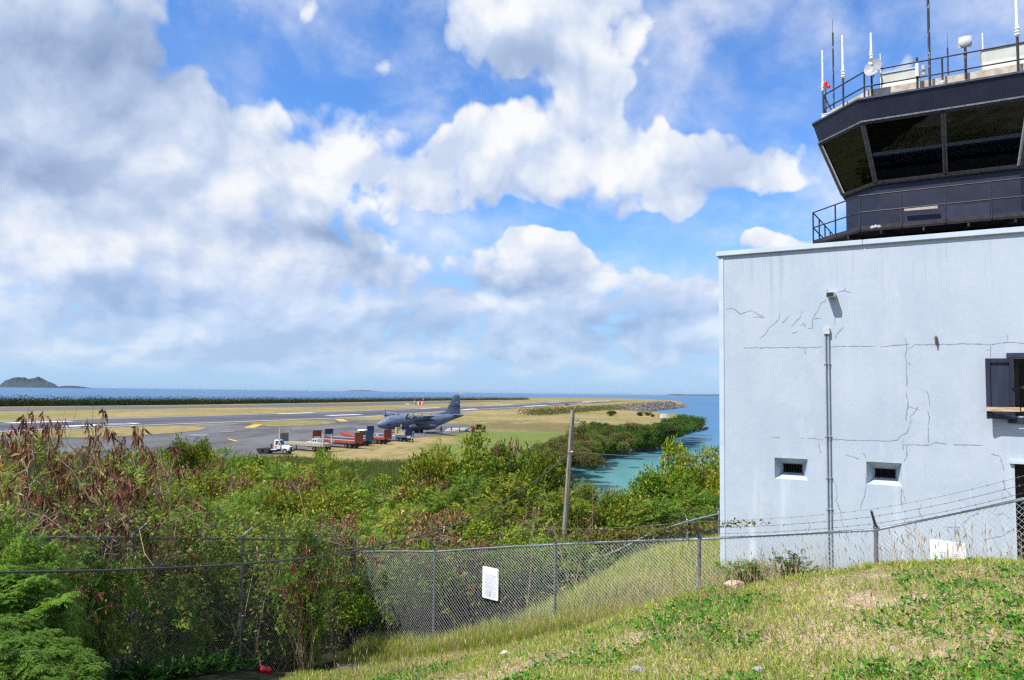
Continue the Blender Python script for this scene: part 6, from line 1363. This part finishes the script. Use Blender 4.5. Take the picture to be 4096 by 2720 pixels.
# --- the body of the thicket (repeats)
top_line = [(-700, 1740), (0, 1745), (150, 1755), (300, 1790), (420, 1800), (600, 1800), (720, 1790), (900, 1822), (1100, 1836), (1300, 1846), (1390, 1872), (1440, 1968), (1600, 1975), (1690, 1890), (1760, 1815), (1900, 1770), (2000, 1782), (2200, 1812), (2270, 1890), (2330, 2060), (2400, 2010), (2490, 1965), (2600, 1900), (2700, 1880), (2860, 1850), (3100, 1850)]
def tl(px): return float(np.interp(px, [a for a, b in top_line], [b for a, b in top_line]))
g = np.random.default_rng(77); placed = []
def scatter(px0, px1, Y0, Y1, step, kinds, fy, jit=14):
    Y = Y0
    while Y < Y1:
        st = step * (1 + (Y - Y0) * .012)
        px = px0 + g.uniform(0, 60)
        while px < px1:
            Yj = Y + g.uniform(-.4, .4) * st; x = P(px, 1700, Yj)
            py = fy(px, Yj) + g.normal() * jit
            k = g.choice(list(kinds), p=list(kinds.values()))
            py -= 26 * 20 / Yj if k == 'pod' else 0
            ok = hz1(x.x, Yj) > -3.3 and not (x.x > 8.5 and Yj > 60)
            if ok: plant(k, px, py, Yj, i=int(g.integers(0, 3)))
            px += st / Yj * F * g.uniform(.8, 1.2)
        Y += st * .86
def f_left(px, Y):
    a = 2145 if px < 1300 else 2110                      # canopy edge over the fence
    y0 = 15.5 if px < 900 else (18.5 if px < 1250 else 21)
    t = min(1, max(0, (1 / y0 - 1 / Y) / (1 / y0 - 1 / 58.0))); return a + (tl(px) + 4 - a) * t ** .9
def f_mid(px, Y):
    t = min(1, max(0, (1 / 23. - 1 / Y) / (1 / 23. - 1 / 37.))); return 2120 + (tl(px) + 10 - 2120) * t
def f_right(px, Y):
    t = min(1, max(0, (1 / 29. - 1 / Y) / (1 / 29. - 1 / 37.))); return 2090 + (tl(px) + 25 - 2090) * t
scatter(-350, 900, 16.0, 60, 2.5, {'feathery': .48, 'broadleaf': .24, 'pod': .28}, f_left)
scatter(900, 1420, 20.5, 62, 2.6, {'feathery': .47, 'broadleaf': .33, 'pod': .20}, f_left)
scatter(1420, 2290, 23.5, 38.5, 2.3, {'feathery': .46, 'broadleaf': .36, 'pod': .18}, f_mid)
scatter(2290, 3000, 30.0, 38.5, 2.2, {'feathery': .45, 'broadleaf': .50, 'pod': .05}, f_right)
scatter(1440, 2300, 20.6, 24, 1.5, {'feathery': .3, 'broadleaf': .55, 'pod': .15}, lambda px, Y: 2165 + max(0, 60 - (px - 1440) * .1), 14)
# --- near plants in front of and in the left fence
for (px, py, Y, s, i, lab) in ((20, 2100, 9.6, .28, 0, 'bright feathery shrub by the side fence at the far left edge'), (330, 2200, 11.2, .24, 1, 'feathery shrub under the sagging cable at left'), (700, 2330, 14.4, .22, 0, 'feathery plant in the shade behind the side fence'), (1235, 2120, 17.4, .20, 1, 'feathery shrub with orange pods leaning over the side fence near its corner')):
    plant('fine', px, py, Y, lab, s, True, i=i)
def spray(label, px, py, Y, targets, seed, L0=.30):
    g = np.random.default_rng(seed); p = P(px, py, Y); z = hz1(p.x, p.y); t = thing('feathery_shrub', label, 'shrub', (p.x, p.y, z)); o = np.array((p.x, p.y, z)); mb = MB(); bs, ds, Ls = [], [], []
    for (tx, ty, tY) in targets:
        e = np.array(tuple(P(tx, ty, tY))) - o; c = e * .55 + np.array([0, 0, .35 + g.uniform(0, .25)]); n = 16; pts = []
        for i in range(n + 1):
            u = i / n; pts.append(2 * u * (1 - u) * c + u * u * e)
        mb.tube([Vector(tuple(q)) for q in pts], [.016 * (1 - .8 * i / n) for i in range(n + 1)], 5)
        for i in range(4, n + 1):
            d = pts[i] - pts[i - 1]; d = d / np.linalg.norm(d); sd = np.cross(d, [0, 0, 1.0]); sd = sd / np.linalg.norm(sd)
            for sg in (-1, 1):
                for r in range(2): bs.append(pts[i] + g.normal(size=3) * .02); ds.append(d * .55 + sd * sg * .85 + np.array([0, 0, .18 - r * .35]) + g.normal(size=3) * .22); Ls.append(L0 * g.uniform(.7, 1.2) * (1.1 - .4 * i / n))
        bs.append(pts[-1]); ds.append(d); Ls.append(L0)
    bs, dd, Lf = np.array(bs), nrm(np.array(ds)), np.array(Ls); sd = nrm(np.cross(dd, np.array([0, 0, 1.0]))); q_, e_, l_ = [], [], []
    for j in range(8):
        u = .15 + .85 * j / 7
        for sg in (-1, 1): q_.append(bs + dd * (Lf * u)[:, None] - np.array([0, 0, .25]) * (Lf * u * u)[:, None]); e_.append(nrm(dd * .5 + sd * sg * .85 - np.array([0, 0, .1 + .25 * u]) + g.normal(size=dd.shape) * .08)); l_.append(Lf * (.46 - .22 * abs(u - .4)))
    V = frondquads(np.concatenate(q_), np.concatenate(e_), np.concatenate(l_), 10, g, .10)
    link('crown', quads('crown', V, L_fin), t); mb.build('trunk', bark, t)
spray('near feathery branches filling the bottom left corner', -260, 2760, 7.0, [(-40,2530,6.6),(70,2500,6.9),(170,2560,6.6),(290,2620,6.5),(300,2700,6.3),(180,2680,6.2),(60,2620,6.2),(-60,2640,6.0),(120,2740,5.9)], 3, .26)
spray('feathery branches with bright tips standing in front of the side fence at left', 150, 2640, 8.6, [(60,2290,8.6),(150,2330,8.3),(230,2400,8.2),(20,2390,8.2),(-40,2300,8.6)], 5, .22)
plant('pod', 1230, 2140, 16.9, 'small orange pod shrub at the side fence beside the corner post', .5, True, i=0)
plant('pod', 120, 2250, 10.2, 'small shrub with orange dry pods by the side fence at far left', .5, True, i=1)
plant('pod', 420, 1905, 12.6, 'leaning dead shrub with red-brown pods above the sagging cable at left', .8, True, i=1)

# --- shore bushes on the point (seen at 150 to 400 m)
SL = {'dark': 'dark green mangrove bush on the lagoon point', 'bright': 'bright green mangrove bush at the lagoon edge', 'olive': 'olive brown scrub bush on the lagoon bank'}
SG = {'dark': 'dark mangroves on the point', 'bright': 'bright mangroves at the water edge', 'olive': 'olive scrub on the bank'}
def far_bush(kind, px, py, hpx, z=0.0):
    p = G(px, py, z); h = hpx / F * p.y; s = h / 2.75
    shrub(kind, random.randrange(3), SL[kind], p.x, p.y, z, s * 1.15, SG[kind], sz=s)
for t in np.linspace(0, 1, 19):                                     # bright line along the water
    x, y = 2265 + t * 395, np.interp(t, [0, .3, .55, 1], [1866, 1816, 1798, 1778]); far_bush('bright' if t < .75 or random.random() < .3 else 'dark', x + random.gauss(0, 6), y + random.gauss(0, 3), random.uniform(44, 66) * (1 - .25 * t), -2.6)
for k in range(30):
    t = random.random(); x = 2240 + t * 300 + random.gauss(0, 10); y = 1812 - t * 52 + random.gauss(0, 14); far_bush('olive' if random.random() < .75 else 'bright', x, y, random.uniform(28, 46))
for k in range(60):
    t = k / 59; x = 2350 + t * 420 + random.gauss(0, 14); y0 = np.interp(x, [2340, 2450, 2600, 2700, 2790], [1728, 1742, 1742, 1728, 1706]); far_bush('dark', max(x, 2345), y0 + 8 + random.gauss(0, 11) * (1 - .5 * t), random.uniform(26, 42) * (1.15 if x > 2640 else .95), -.3)
for (x, y, h) in ((2735, 1722, 54), (2700, 1728, 50), (2765, 1712, 46), (2660, 1740, 46)): far_bush('dark', x, y, h, -1.0)
for k in range(22): far_bush('olive', 2260 + random.gauss(0, 70), 1845 + random.gauss(0, 14), random.uniform(40, 60), -.6)
for (x, y, h) in ((2445, 1665, 20), (2560, 1664, 15), (2590, 1663, 13), (2610, 1668, 10)): far_bush('dark', x, y, h)

# --- masses nobody could count
def mass(name, P_, D_, L, Wd, mat, g, label=None, cat=None, fold=.08):
    o = link(name, quads(name, leafquads(P_, D_, L, Wd, fold, g), mat)); o['kind'] = 'stuff'; return tag(o, label, cat)
# far hedge across the runway
g = np.random.default_rng(9); n = 150000
t = g.uniform(0, 1, n); px = -350 + t * 2460; py = np.interp(px, [-300, 0, 700, 1400, 1800, 2110], [1629, 1626, 1619.5, 1609.5, 1602.5, 1599.2])
pos = np.array([tuple(G(a, b)) for a, b in zip(px[::13], py[::13])]); pos = np.repeat(pos, 13, 0)[:n]
hh = (3.0 + 2.6 * np.sin(px * .031) * np.sin(px * .0117 + 1) + 1.3 * np.sin(px * .13)) * np.interp(px, [-300, 1400, 1750, 2110], [1.15, .95, .85, .6]); u = g.uniform(0, 1, n) ** .6
pos += np.c_[g.normal(size=n) * 3.0, g.uniform(0, 14, n), u * np.maximum(hh, 1.4)]
mass('shoreline_hedge', pos, g.normal(size=(n, 3)) + np.array([0, 0, .4]), g.uniform(.4, .85, n), g.uniform(.3, .6, n), leaf_mat('coast_scrub_leaf', [(0, (.018, .034, .010)), (.5, (.028, .048, .012)), (.85, (.045, .060, .018))], .15), g, 'dark band of shore scrub beyond the runway', 'hedge')
# green strip above the riprap
n = 9000; t = g.uniform(0, 1, n); px = 2130 + t * 510; py = np.interp(px, [2130, 2250, 2400, 2500, 2600, 2640], [1660, 1652, 1641, 1632, 1621, 1612])
pos = np.repeat(np.array([tuple(G(a, b)) for a, b in zip(px[::9], py[::9])]), 9, 0)[:n]
pos += np.c_[g.normal(size=n) * 4, g.normal(size=n) * 9, g.uniform(0, 1, n) ** .7 * (2.2 + 1.5 * np.sin(px * .09))]
mass('embankment_scrub', pos, g.normal(size=(n, 3)) + np.array([0, 0, .6]), g.uniform(.7, 1.5, n), g.uniform(.4, .8, n), leaf_mat('embankment_leaf', [(0, (.12, .155, .04)), (.5, (.165, .185, .05)), (.85, (.22, .21, .08))], .3), g, 'green strip of scrub above the rock bank', 'scrub')
# reeds at the near edge of the airfield grass
n = 16000; px = g.uniform(1370, 1760, n); py = 1862 + g.uniform(0, 1, n) ** .8 * 92
pos = np.array([tuple(G(a, b, -.3)) for a, b in zip(px, py)])
mass('tall_reeds', pos, g.normal(size=(n, 3)) * .22 + np.array([0, 0, 1.0]), g.uniform(.9, 1.9, n), g.uniform(.05, .09, n), leaf_mat('reed_blade', [(0, (.095, .150, .028)), (.4, (.135, .185, .036)), (.75, (.20, .21, .06)), (.92, (.27, .20, .09))], .35), g, 'light green band of tall reeds at the edge of the airfield grass', 'reeds')
n = 9000; px = g.uniform(560, 1420, n); py = np.interp(px, [560, 900, 1150, 1420], [1880, 1850, 1838, 1868]) + g.uniform(-6, 26, n)
pos = np.array([tuple(G(a, b, -.2)) for a, b in zip(px, py)])
mass('grass_fringe', pos, g.normal(size=(n, 3)) * .3 + np.array([0, 0, 1.0]), g.uniform(.5, 1.2, n), g.uniform(.05, .10, n), MC['reed_blade'], g, 'fringe of rough green grass between apron and thicket', 'grass')
# undergrowth inside the thicket: leaf litter plants and stems close to the soil
def hill_scatter(n, poly_fn, g, x0, x1, y0, y1):
    x = g.uniform(x0, x1, n * 4); y = g.uniform(y0, y1, n * 4); k = poly_fn(x, y); x, y = x[k][:n], y[k][:n]; return np.c_[x, y, hill(x, y)]
fx = np.array([p.x for p in FP]); fy_ = np.array([p.y for p in FP]); sx_ = np.array([p.x for p in SP])[::-1]; sy_ = np.array([p.y for p in SP])[::-1]
def beyond_front(x, y, d=0.0):                  # true on the far side of the front fence
    return y > np.interp(x, fx, fy_) + d
def left_of_side(x, y): return x < np.interp(y, sy_, sx_)
q = hill_scatter(26000, lambda x, y: ((x < -3.6) & left_of_side(x, y) | (x > -4.2) & beyond_front(x, y, 2.2)) & (x < 2.0 + (y - 18) * .1), g, -22, 3, 8, 34)
n = len(q); q[:, 2] += g.uniform(0, 1, n) ** 1.6 * 1.5
mass('thicket_undergrowth', q, g.normal(size=(n, 3)) + np.array([0, 0, .35]), g.uniform(.06, .17, n), g.uniform(.03, .06, n), leaf_mat('undergrowth_leaf', [(0, (.08, .16, .032)), (.35, (.13, .20, .042)), (.6, (.20, .20, .07)), (.8, (.26, .18, .09)), (.93, (.38, .29, .16))], .25), g, 'dim tangle of low plants under the thicket', 'undergrowth')
mb = MB()
for i in range(420):
    x, y = g.uniform(-14, 2), g.uniform(9, 27)
    if not (left_of_side(np.array([x]), np.array([y]))[0] if x < -3.9 else beyond_front(np.array([x]), np.array([y]), 2.3)[0]): continue
    z = hz1(x, y); h = g.uniform(.9, 3.0); b0 = Vector((x, y, z - .1)); t_ = b0 + Vector((g.normal() * .5, g.normal() * .5, h)); r = g.uniform(.006, .022)
    mb.tube([b0, b0.lerp(t_, .5) + Vector((g.normal() * .12, g.normal() * .12, 0)), t_], [r, r * .8, r * .3], 4)
o = mb.build('thicket_stems', twig); o['kind'] = 'stuff'; tag(o, 'tangle of thin bare stems inside the thicket', 'stems')
# dark broad-leaved ground plants along the foot of the side fence
cl = []
for i in range(620):
    px, py = g.uniform(330, 1250), g.uniform(2550, 2740)
    if py < 2560 + max(0, (px - 900)) * .0 - 30 or py > 2760 - (px - 400) * .13: continue
    q = hill_pt(px, py); cl.append((q.x, q.y, q.z))
cl = np.array(cl); k = 15; P_ = np.repeat(cl, k, 0) + g.normal(size=(len(cl) * k, 3)) * np.array([.05, .05, .0]) ; P_[:, 2] += g.uniform(0, .16, len(P_)); D_ = nrm(g.normal(size=(len(P_), 3)) * np.array([1, 1, .25]) + np.array([0, 0, .55]))
mass('ground_plants', P_, D_, g.uniform(.14, .32, len(P_)), g.uniform(.045, .085, len(P_)), leaf_mat('dark_ground_leaf', [(0, (.032, .095, .020)), (.5, (.050, .135, .026)), (.85, (.09, .19, .038))], .2, .45), g, 'dark green broad-leaved ground plants at the foot of the side fence', 'ground plants')
vq = []
for (a, b) in zip(SP[:-1], SP[1:]):
    n = int((b - a).length * 1050); t = g.uniform(0, 1, n); c1 = g.uniform(0, 1, n); dz = .45 - 2.1 * g.beta(1.1, 1.9, n) * (1 + .5 * np.sin(t * 17 + a.x)); 
    q = np.array([tuple(a)]) + t[:, None] * np.array([tuple(b - a)]); q[:, 2] += dz; q[:, :2] += g.normal(size=(n, 2)) * .14; q = q[np.sin(q[:, 0] * 5 + q[:, 1] * 4) + np.sin(q[:, 2] * 4 + q[:, 1] * 2.3) + g.normal(size=n) * .8 > .05]; vq.append(q)
vq = np.concatenate(vq); n = len(vq)
mass('fence_vine', vq, g.normal(size=(n, 3)) + np.array([0, 0, -.2]), g.uniform(.05, .11, n), g.uniform(.03, .055, n), leaf_mat('fence_vine_leaf', [(0, (.085, .165, .028)), (.4, (.130, .225, .038)), (.7, (.200, .255, .05)), (.9, (.24, .13, .06))], .25), g, 'small leaved vine hanging over the side fence', 'vine')
mb = MB()
for i in range(80):
    k = g.integers(0, len(SP) - 1); p = SP[k].lerp(SP[k + 1], g.uniform(0, 1)) + Vector((g.normal() * .15, g.normal() * .15, g.uniform(-.2, .5))); q = p + Vector((g.normal() * .5, g.normal() * .5, g.normal() * .3)); mb.tube([p, p.lerp(q, .5) + Vector((0, 0, g.normal() * .12)), q], [.007, .006, .003], 4)
o = mb.build('dry_runners', twig); o['kind'] = 'stuff'; tag(o, 'bare dry vine runners tangled over the side fence', 'vine')
# vines creeping along the barbed wire and over the far fence
vp = []
for (px, py, Y, sd, n) in ((2360, 2150, 15.3, 10, 260), (2500, 2133, 14.7, 8, 300), (2650, 2120, 14.2, 6, 260), (2780, 2108, 13.7, 5, 160), (2900, 2098, 13.4, 4, 80), (3000, 2090, 13.2, 3, 40)):
    for i in range(n): p = P(px + g.normal() * 70, py - (0) + g.normal() * sd, Y + g.normal() * .15); vp.append(tuple(p))
for i in range(420): p = P(g.uniform(2300, 2640), 2200 + g.normal() * 35, 24.6 + g.normal() * .3); vp.append(tuple(p))
for i in range(1300): p = P(g.uniform(250, 1400), 2150 + g.normal() * 22, 0.0 + np.interp(0, [0], [1]) * 1) if False else None
vp = np.array(vp); n = len(vp)
mass('creeping_vine', vp, g.normal(size=(n, 3)), g.uniform(.05, .09, n), g.uniform(.025, .045, n), leaf_mat('vine_leaf', [(0, (.10, .13, .03)), (.4, (.17, .19, .04)), (.75, (.26, .24, .06)), (.92, (.33, .16, .06))], .3), g, 'leafy vine creeping along the barbed wire', 'vine')

# ================================================================== GRASS OF THE SLOPE
def patch(x, y):
    return (np.sin(x * 1.35 + 1.2 * np.sin(y * .9)) * np.sin(y * 1.1 + 1.7 * np.sin(x * .6 + 1)) + .6 * np.sin(x * 3.1 + y * 1.7) * np.sin(y * 2.9 - x * .8) + .35 * np.sin(x * 6.3 - y * 3) * np.sin(y * 5.7 + x * 2))
g = np.random.default_rng(21)
def ground_pts(n, x0, x1, y0, y1, fn=None):
    x = g.uniform(x0, x1, n); y = g.uniform(y0, y1, n); k = in_slope(x, y)
    if fn is not None: k &= fn(x, y)
    x, y = x[k], y[k]; return np.c_[x, y, hill(x, y) - .005]
GLab = 'patchy green and straw grass on the slope'
# short turf, thin where the soil shows
A = ground_pts(380000, -4, 8.5, 3.6, 14, lambda x, y: g.uniform(-1.0, 1.35, len(x)) < patch(x, y) * 1.15 + .80)
B = ground_pts(120000, -4, 9, 12, 26, lambda x, y: g.uniform(-1.6, 1.2, len(x)) < patch(x, y) + .4)
Q = np.concatenate([A, B]); n = len(Q); d = g.normal(size=(n, 3)) * .70 + np.array([0, 0, 1.0])
L_ = g.uniform(.03, .095, n) * (1 + .5 * (Q[:, 1] > 13))
mass('slope_grass', Q, d, L_, g.uniform(.004, .0075, n) * (1 + .05 * Q[:, 1]), L_gry, g, GLab, 'grass', .10)
# long grass on the bank behind and below the fence
Q = ground_pts(150000, -4, 9, 11, 26, lambda x, y: beyond_front(x, y, -1.2)); n = len(Q)
mass('bank_grass', Q, g.normal(size=(n, 3)) * .30 + np.array([.1, 0, 1.0]), g.uniform(.18, .46, n), g.uniform(.007, .013, n), leaf_mat('bank_blade', [(0, (.23, .36, .06)), (.35, (.33, .43, .085)), (.66, (.48, .50, .14)), (.83, (.64, .56, .28)), (.94, (.50, .38, .20))], .35), g, 'long green and straw grass on the bank behind the fence', 'grass', .08)
Q = ground_pts(42000, -3.9, 3.2, 11, 18.6, lambda x, y: ~beyond_front(x, y, -.1) & beyond_front(x, y, -2.3)); n = len(Q)
mass('fence_grass', Q, g.normal(size=(n, 3)) * .33 + np.array([0, 0, 1.0]), g.uniform(.10, .32, n), g.uniform(.006, .011, n), L_grg, g, 'rough green grass along the foot of the front fence', 'grass', .08)
# dry litter lying on the soil
Q = ground_pts(60000, -4, 8.5, 3.6, 15, lambda x, y: g.uniform(-.6, 1.3, len(x)) > patch(x, y)); n = len(Q); Q[:, 2] += .008
mass('dry_litter', Q, g.normal(size=(n, 3)) * np.array([1, 1, .10]), g.uniform(.03, .11, n), g.uniform(.004, .009, n), leaf_mat('straw', [(0, (.46, .35, .20)), (.4, (.60, .47, .29)), (.75, (.38, .25, .14)), (.92, (.66, .56, .40))], .1), g, 'straw and dry litter on the soil', 'litter', .03)
# tall seed stalks along the crest
Q = ground_pts(5200, -2, 9, 5.5, 13, lambda x, y: g.uniform(-.5, 1.6, len(x)) < patch(x, y) + .5 * (y > 8)); n = len(Q); d = g.normal(size=(n, 3)) * .20 + np.array([-.12, 0, 1.0]); hL = g.uniform(.16, .42, n)
V1 = leafquads(Q, d, hL, .0042, .03, g); tip = Q + nrm(d) * hL[:, None] * .92
V2 = leafquads(tip, d + g.normal(size=d.shape) * .12, g.uniform(.06, .11, n), g.uniform(.008, .013, n), .05, g)
o = link('seed_stalks', quads('seed_stalks', np.concatenate([V1, V2]), leaf_mat('stalk', [(0, (.30, .25, .13)), (.4, (.42, .34, .20)), (.7, (.27, .20, .13)), (.9, (.24, .25, .08))], .2))); o['kind'] = 'stuff'; tag(o, 'tall dry seed stalks standing over the grass', 'grass stalks')
# green weed patches
wp2 = ground_pts(8000, -3, 8.5, 3.8, 12, lambda x, y: patch(x * .8 + 3, y * .8 - 1.5) > .52); n0 = len(wp2); k = 9
P_ = np.repeat(wp2, k, 0) + g.normal(size=(n0 * k, 3)) * np.array([.05, .05, 0]); P_[:, 2] += g.uniform(0, .07, len(P_)); D_ = nrm(g.normal(size=(len(P_), 3)) * np.array([1, 1, .3]) + np.array([0, 0, .45]))
mass('ground_weeds', P_, D_, g.uniform(.025, .06, len(P_)), g.uniform(.014, .03, len(P_)), L_wee, g, 'dark green patches of low weeds in the grass', 'weeds', .1)
# small yellow flowers on thin stalks
Q = ground_pts(300, -2.5, 8, 4.2, 12, lambda x, y: (x > 1) | (g.uniform(0, 1, len(x)) < .5)); n = len(Q); hL = g.uniform(.06, .18, n); d = nrm(g.normal(size=(n, 3)) * .15 + np.array([0, 0, 1.0]))
mb = MB(); fl_y = M('yellow_petal', (.72, .47, .03), (.62, .36, .02), 30, .6); fl_s = MC['green_blade']
for q, h_, dd in zip(Q, hL, d):
    c = Vector(q) + Vector(dd) * h_; r = g.uniform(.006, .011); mb.lathe([(r * .4, -.008), (r, 0), (r * .55, .006)], c, tuple(dd + g.normal(size=3) * .3), 7)
o = mb.build('flower_heads', fl_y); o['kind'] = 'stuff'; tag(o, 'small yellow flower heads scattered over the grass', 'flowers')
o = link('flower_stalks', quads('flower_stalks', leafquads(Q, d, hL, .004, .02, g), L_grg)); o['kind'] = 'stuff'; tag(o, 'thin stalks of the yellow flowers', 'flower stalks')
Q = ground_pts(45, 1.5, 6, 4.4, 8.5); mb = MB()
for q in Q: mb.lathe([(.003, .0), (.008, .009), (.003, .016)], Vector(q) + Vector((0, 0, .05 + g.uniform(0, .05))), (0, 0, 1), 6)
o = mb.build('orange_buds', M('orange_petal', (.75, .20, .10), (.6, .15, .06), 20, .6)); o['kind'] = 'stuff'; tag(o, 'few small orange buds low in the grass', 'flowers')
# gravel on the bare patch at the bottom
mb = MB()
for i in range(520):
    px, py = 1700 + g.normal() * 190, 2660 + g.normal() * 40
    if g.uniform() < .45: px, py = g.uniform(1600, 4000), g.uniform(2420, 2720)
    q = hill_pt(px, py); r = g.uniform(.006, .020)
    mb.sph((q.x, q.y, q.z + r * .2), r, 6, 4, (g.uniform(.8, 1.5), g.uniform(.8, 1.4), .7))
o = mb.build('gravel', M('gravel_stone', (.40, .35, .30), (.26, .22, .19), 25, .9)); o['kind'] = 'stuff'; tag(o, 'loose gravel on the bare soil', 'gravel')
# two small shrubs against the building wall
for (px, py, Y, h, lab) in ((3165, 2240, 10.6, .52, 'small round bush against the foot of the building wall'), (2990, 2268, 10.5, .36, 'lower weedy bush at the building corner foot')):
    p = P(px, py, Y); gz_ = hz1(p.x, p.y); t = thing('small_bush', lab, 'shrub', (p.x, p.y, gz_), 0, 'small bushes at the building wall'); m_ = 260
    pp = np.c_[g.normal(size=m_) * .13, g.normal(size=m_) * .13, g.uniform(.08, h, m_)]; link('crown', quads('crown', frondquads(pp, g.normal(size=(m_, 3)) + np.array([0, 0, .6]), g.uniform(.06, .12, m_), 6, g, .2), L_dkg), t)
    mb = MB()
    for i in range(7): mb.tube([(0, 0, -.05), (g.normal() * .06, g.normal() * .06, h * .5), (g.normal() * .13, g.normal() * .13, h)], [.008, .006, .003], 4)
    mb.build('trunk', bark, t)
# ---- rocks: riprap bank and the rocky tip of the point
def rocks(name, pts, smin, smax, mat, g, label, cat):
    mb = MB()
    for p in pts:
        s = g.uniform(smin, smax); R3 = Matrix.Rotation(g.uniform(0, 6), 3, Vector(tuple(g.normal(size=3))).normalized())
        c = [Vector((sx * g.uniform(.5, 1), sy * g.uniform(.4, .9), sz_ * g.uniform(.4, .8))) * s for sx, sy, sz_ in ((-1, -1, -1), (1, -1, -1), (1, 1, -1), (-1, 1, -1), (-1, -1, 1), (1, -1, 1), (1, 1, 1), (-1, 1, 1))]
        mb.hexa([Vector(p) + R3 @ v for v in c])
    o = mb.build(name, mat); o['kind'] = 'stuff'; return tag(o, label, cat)
def rock_mat(name, cols):
    m = leaf_mat(name, cols, 0.0, .9); return m
rp = rock_mat('riprap_rock', [(0, (.22, .20, .18)), (.3, (.30, .27, .235)), (.55, (.37, .33, .28)), (.75, (.29, .185, .12)), (.9, (.15, .14, .13))])
pts = []
for i in range(4200):
    t = g.uniform(0, 1) ** .8; px = 2330 + t * 418; pyw = np.interp(px, [2330, 2493, 2560, 2640, 2700, 2748], [1668, 1655.5, 1651, 1641, 1634.5, 1628]); b = G(px, pyw, SEA); u = g.uniform(0, 1)
    hmax = np.interp(px, [2330, 2450, 2560, 2640, 2700, 2748], [3.5, 4.6, 6.5, 8.2, 8.0, 1.5]); pts.append((b.x - u * 3, b.y + u * 12, SEA + u * hmax))
rocks('riprap', pts, .6, 1.35, rp, g, 'bank of pale and rusty boulders at the end of the runway', 'boulders')
pts = []
for i in range(420):
    t = g.uniform(0, 1); px = 2690 + t * 124; py = np.interp(px, [2690, 2747, 2814], [1752, 1732, 1717]); b = G(px, py, SEA); u = g.uniform(0, 1); pts.append((b.x + g.normal() * 1.0, b.y + u * 7, SEA + u * np.interp(px, [2690, 2760, 2800, 2814], [2.6, 3.6, 2.4, .8])))
rocks('point_rocks', pts, .5, 1.3, rock_mat('dark_shore_rock', [(0, (.12, .10, .09)), (.4, (.20, .17, .145)), (.8, (.30, .26, .22))]), g, 'dark rocks at the tip of the lagoon point', 'rocks')
pts = []
for i in range(220):
    t = g.uniform(0, 1); px = 2330 + t * 340; py = np.interp(px, [2300, 2366, 2493, 2670], [1862, 1838, 1817, 1788]); b = G(px, py, SEA); pts.append((b.x, b.y + g.uniform(0, 1.5), SEA + g.uniform(0, .8)))
rocks('bank_rocks', pts, .2, .5, rock_mat('bank_stone', [(0, (.24, .18, .13)), (.5, (.32, .25, .18)), (.85, (.18, .14, .11))]), g, 'brown stones along the lagoon bank', 'rocks')

# ================================================================== AIR
hm = bpy.data.materials.new('sea_haze'); hm.use_nodes = True; nt = hm.node_tree; nt.nodes.remove(nt.nodes['Principled BSDF'])
pv = nt.nodes.new('ShaderNodeVolumePrincipled'); pv.inputs['Color'].default_value = (.60, .74, .92, 1); pv.inputs['Density'].default_value = 1.3e-5; pv.inputs['Anisotropy'].default_value = 0.2
nt.links.new(pv.outputs[0], nt.nodes['Material Output'].inputs['Volume'])
hb = MB().box(-71000, 71000, -120, 91000, -14, 95).build('haze', hm); hb['kind'] = 'stuff'
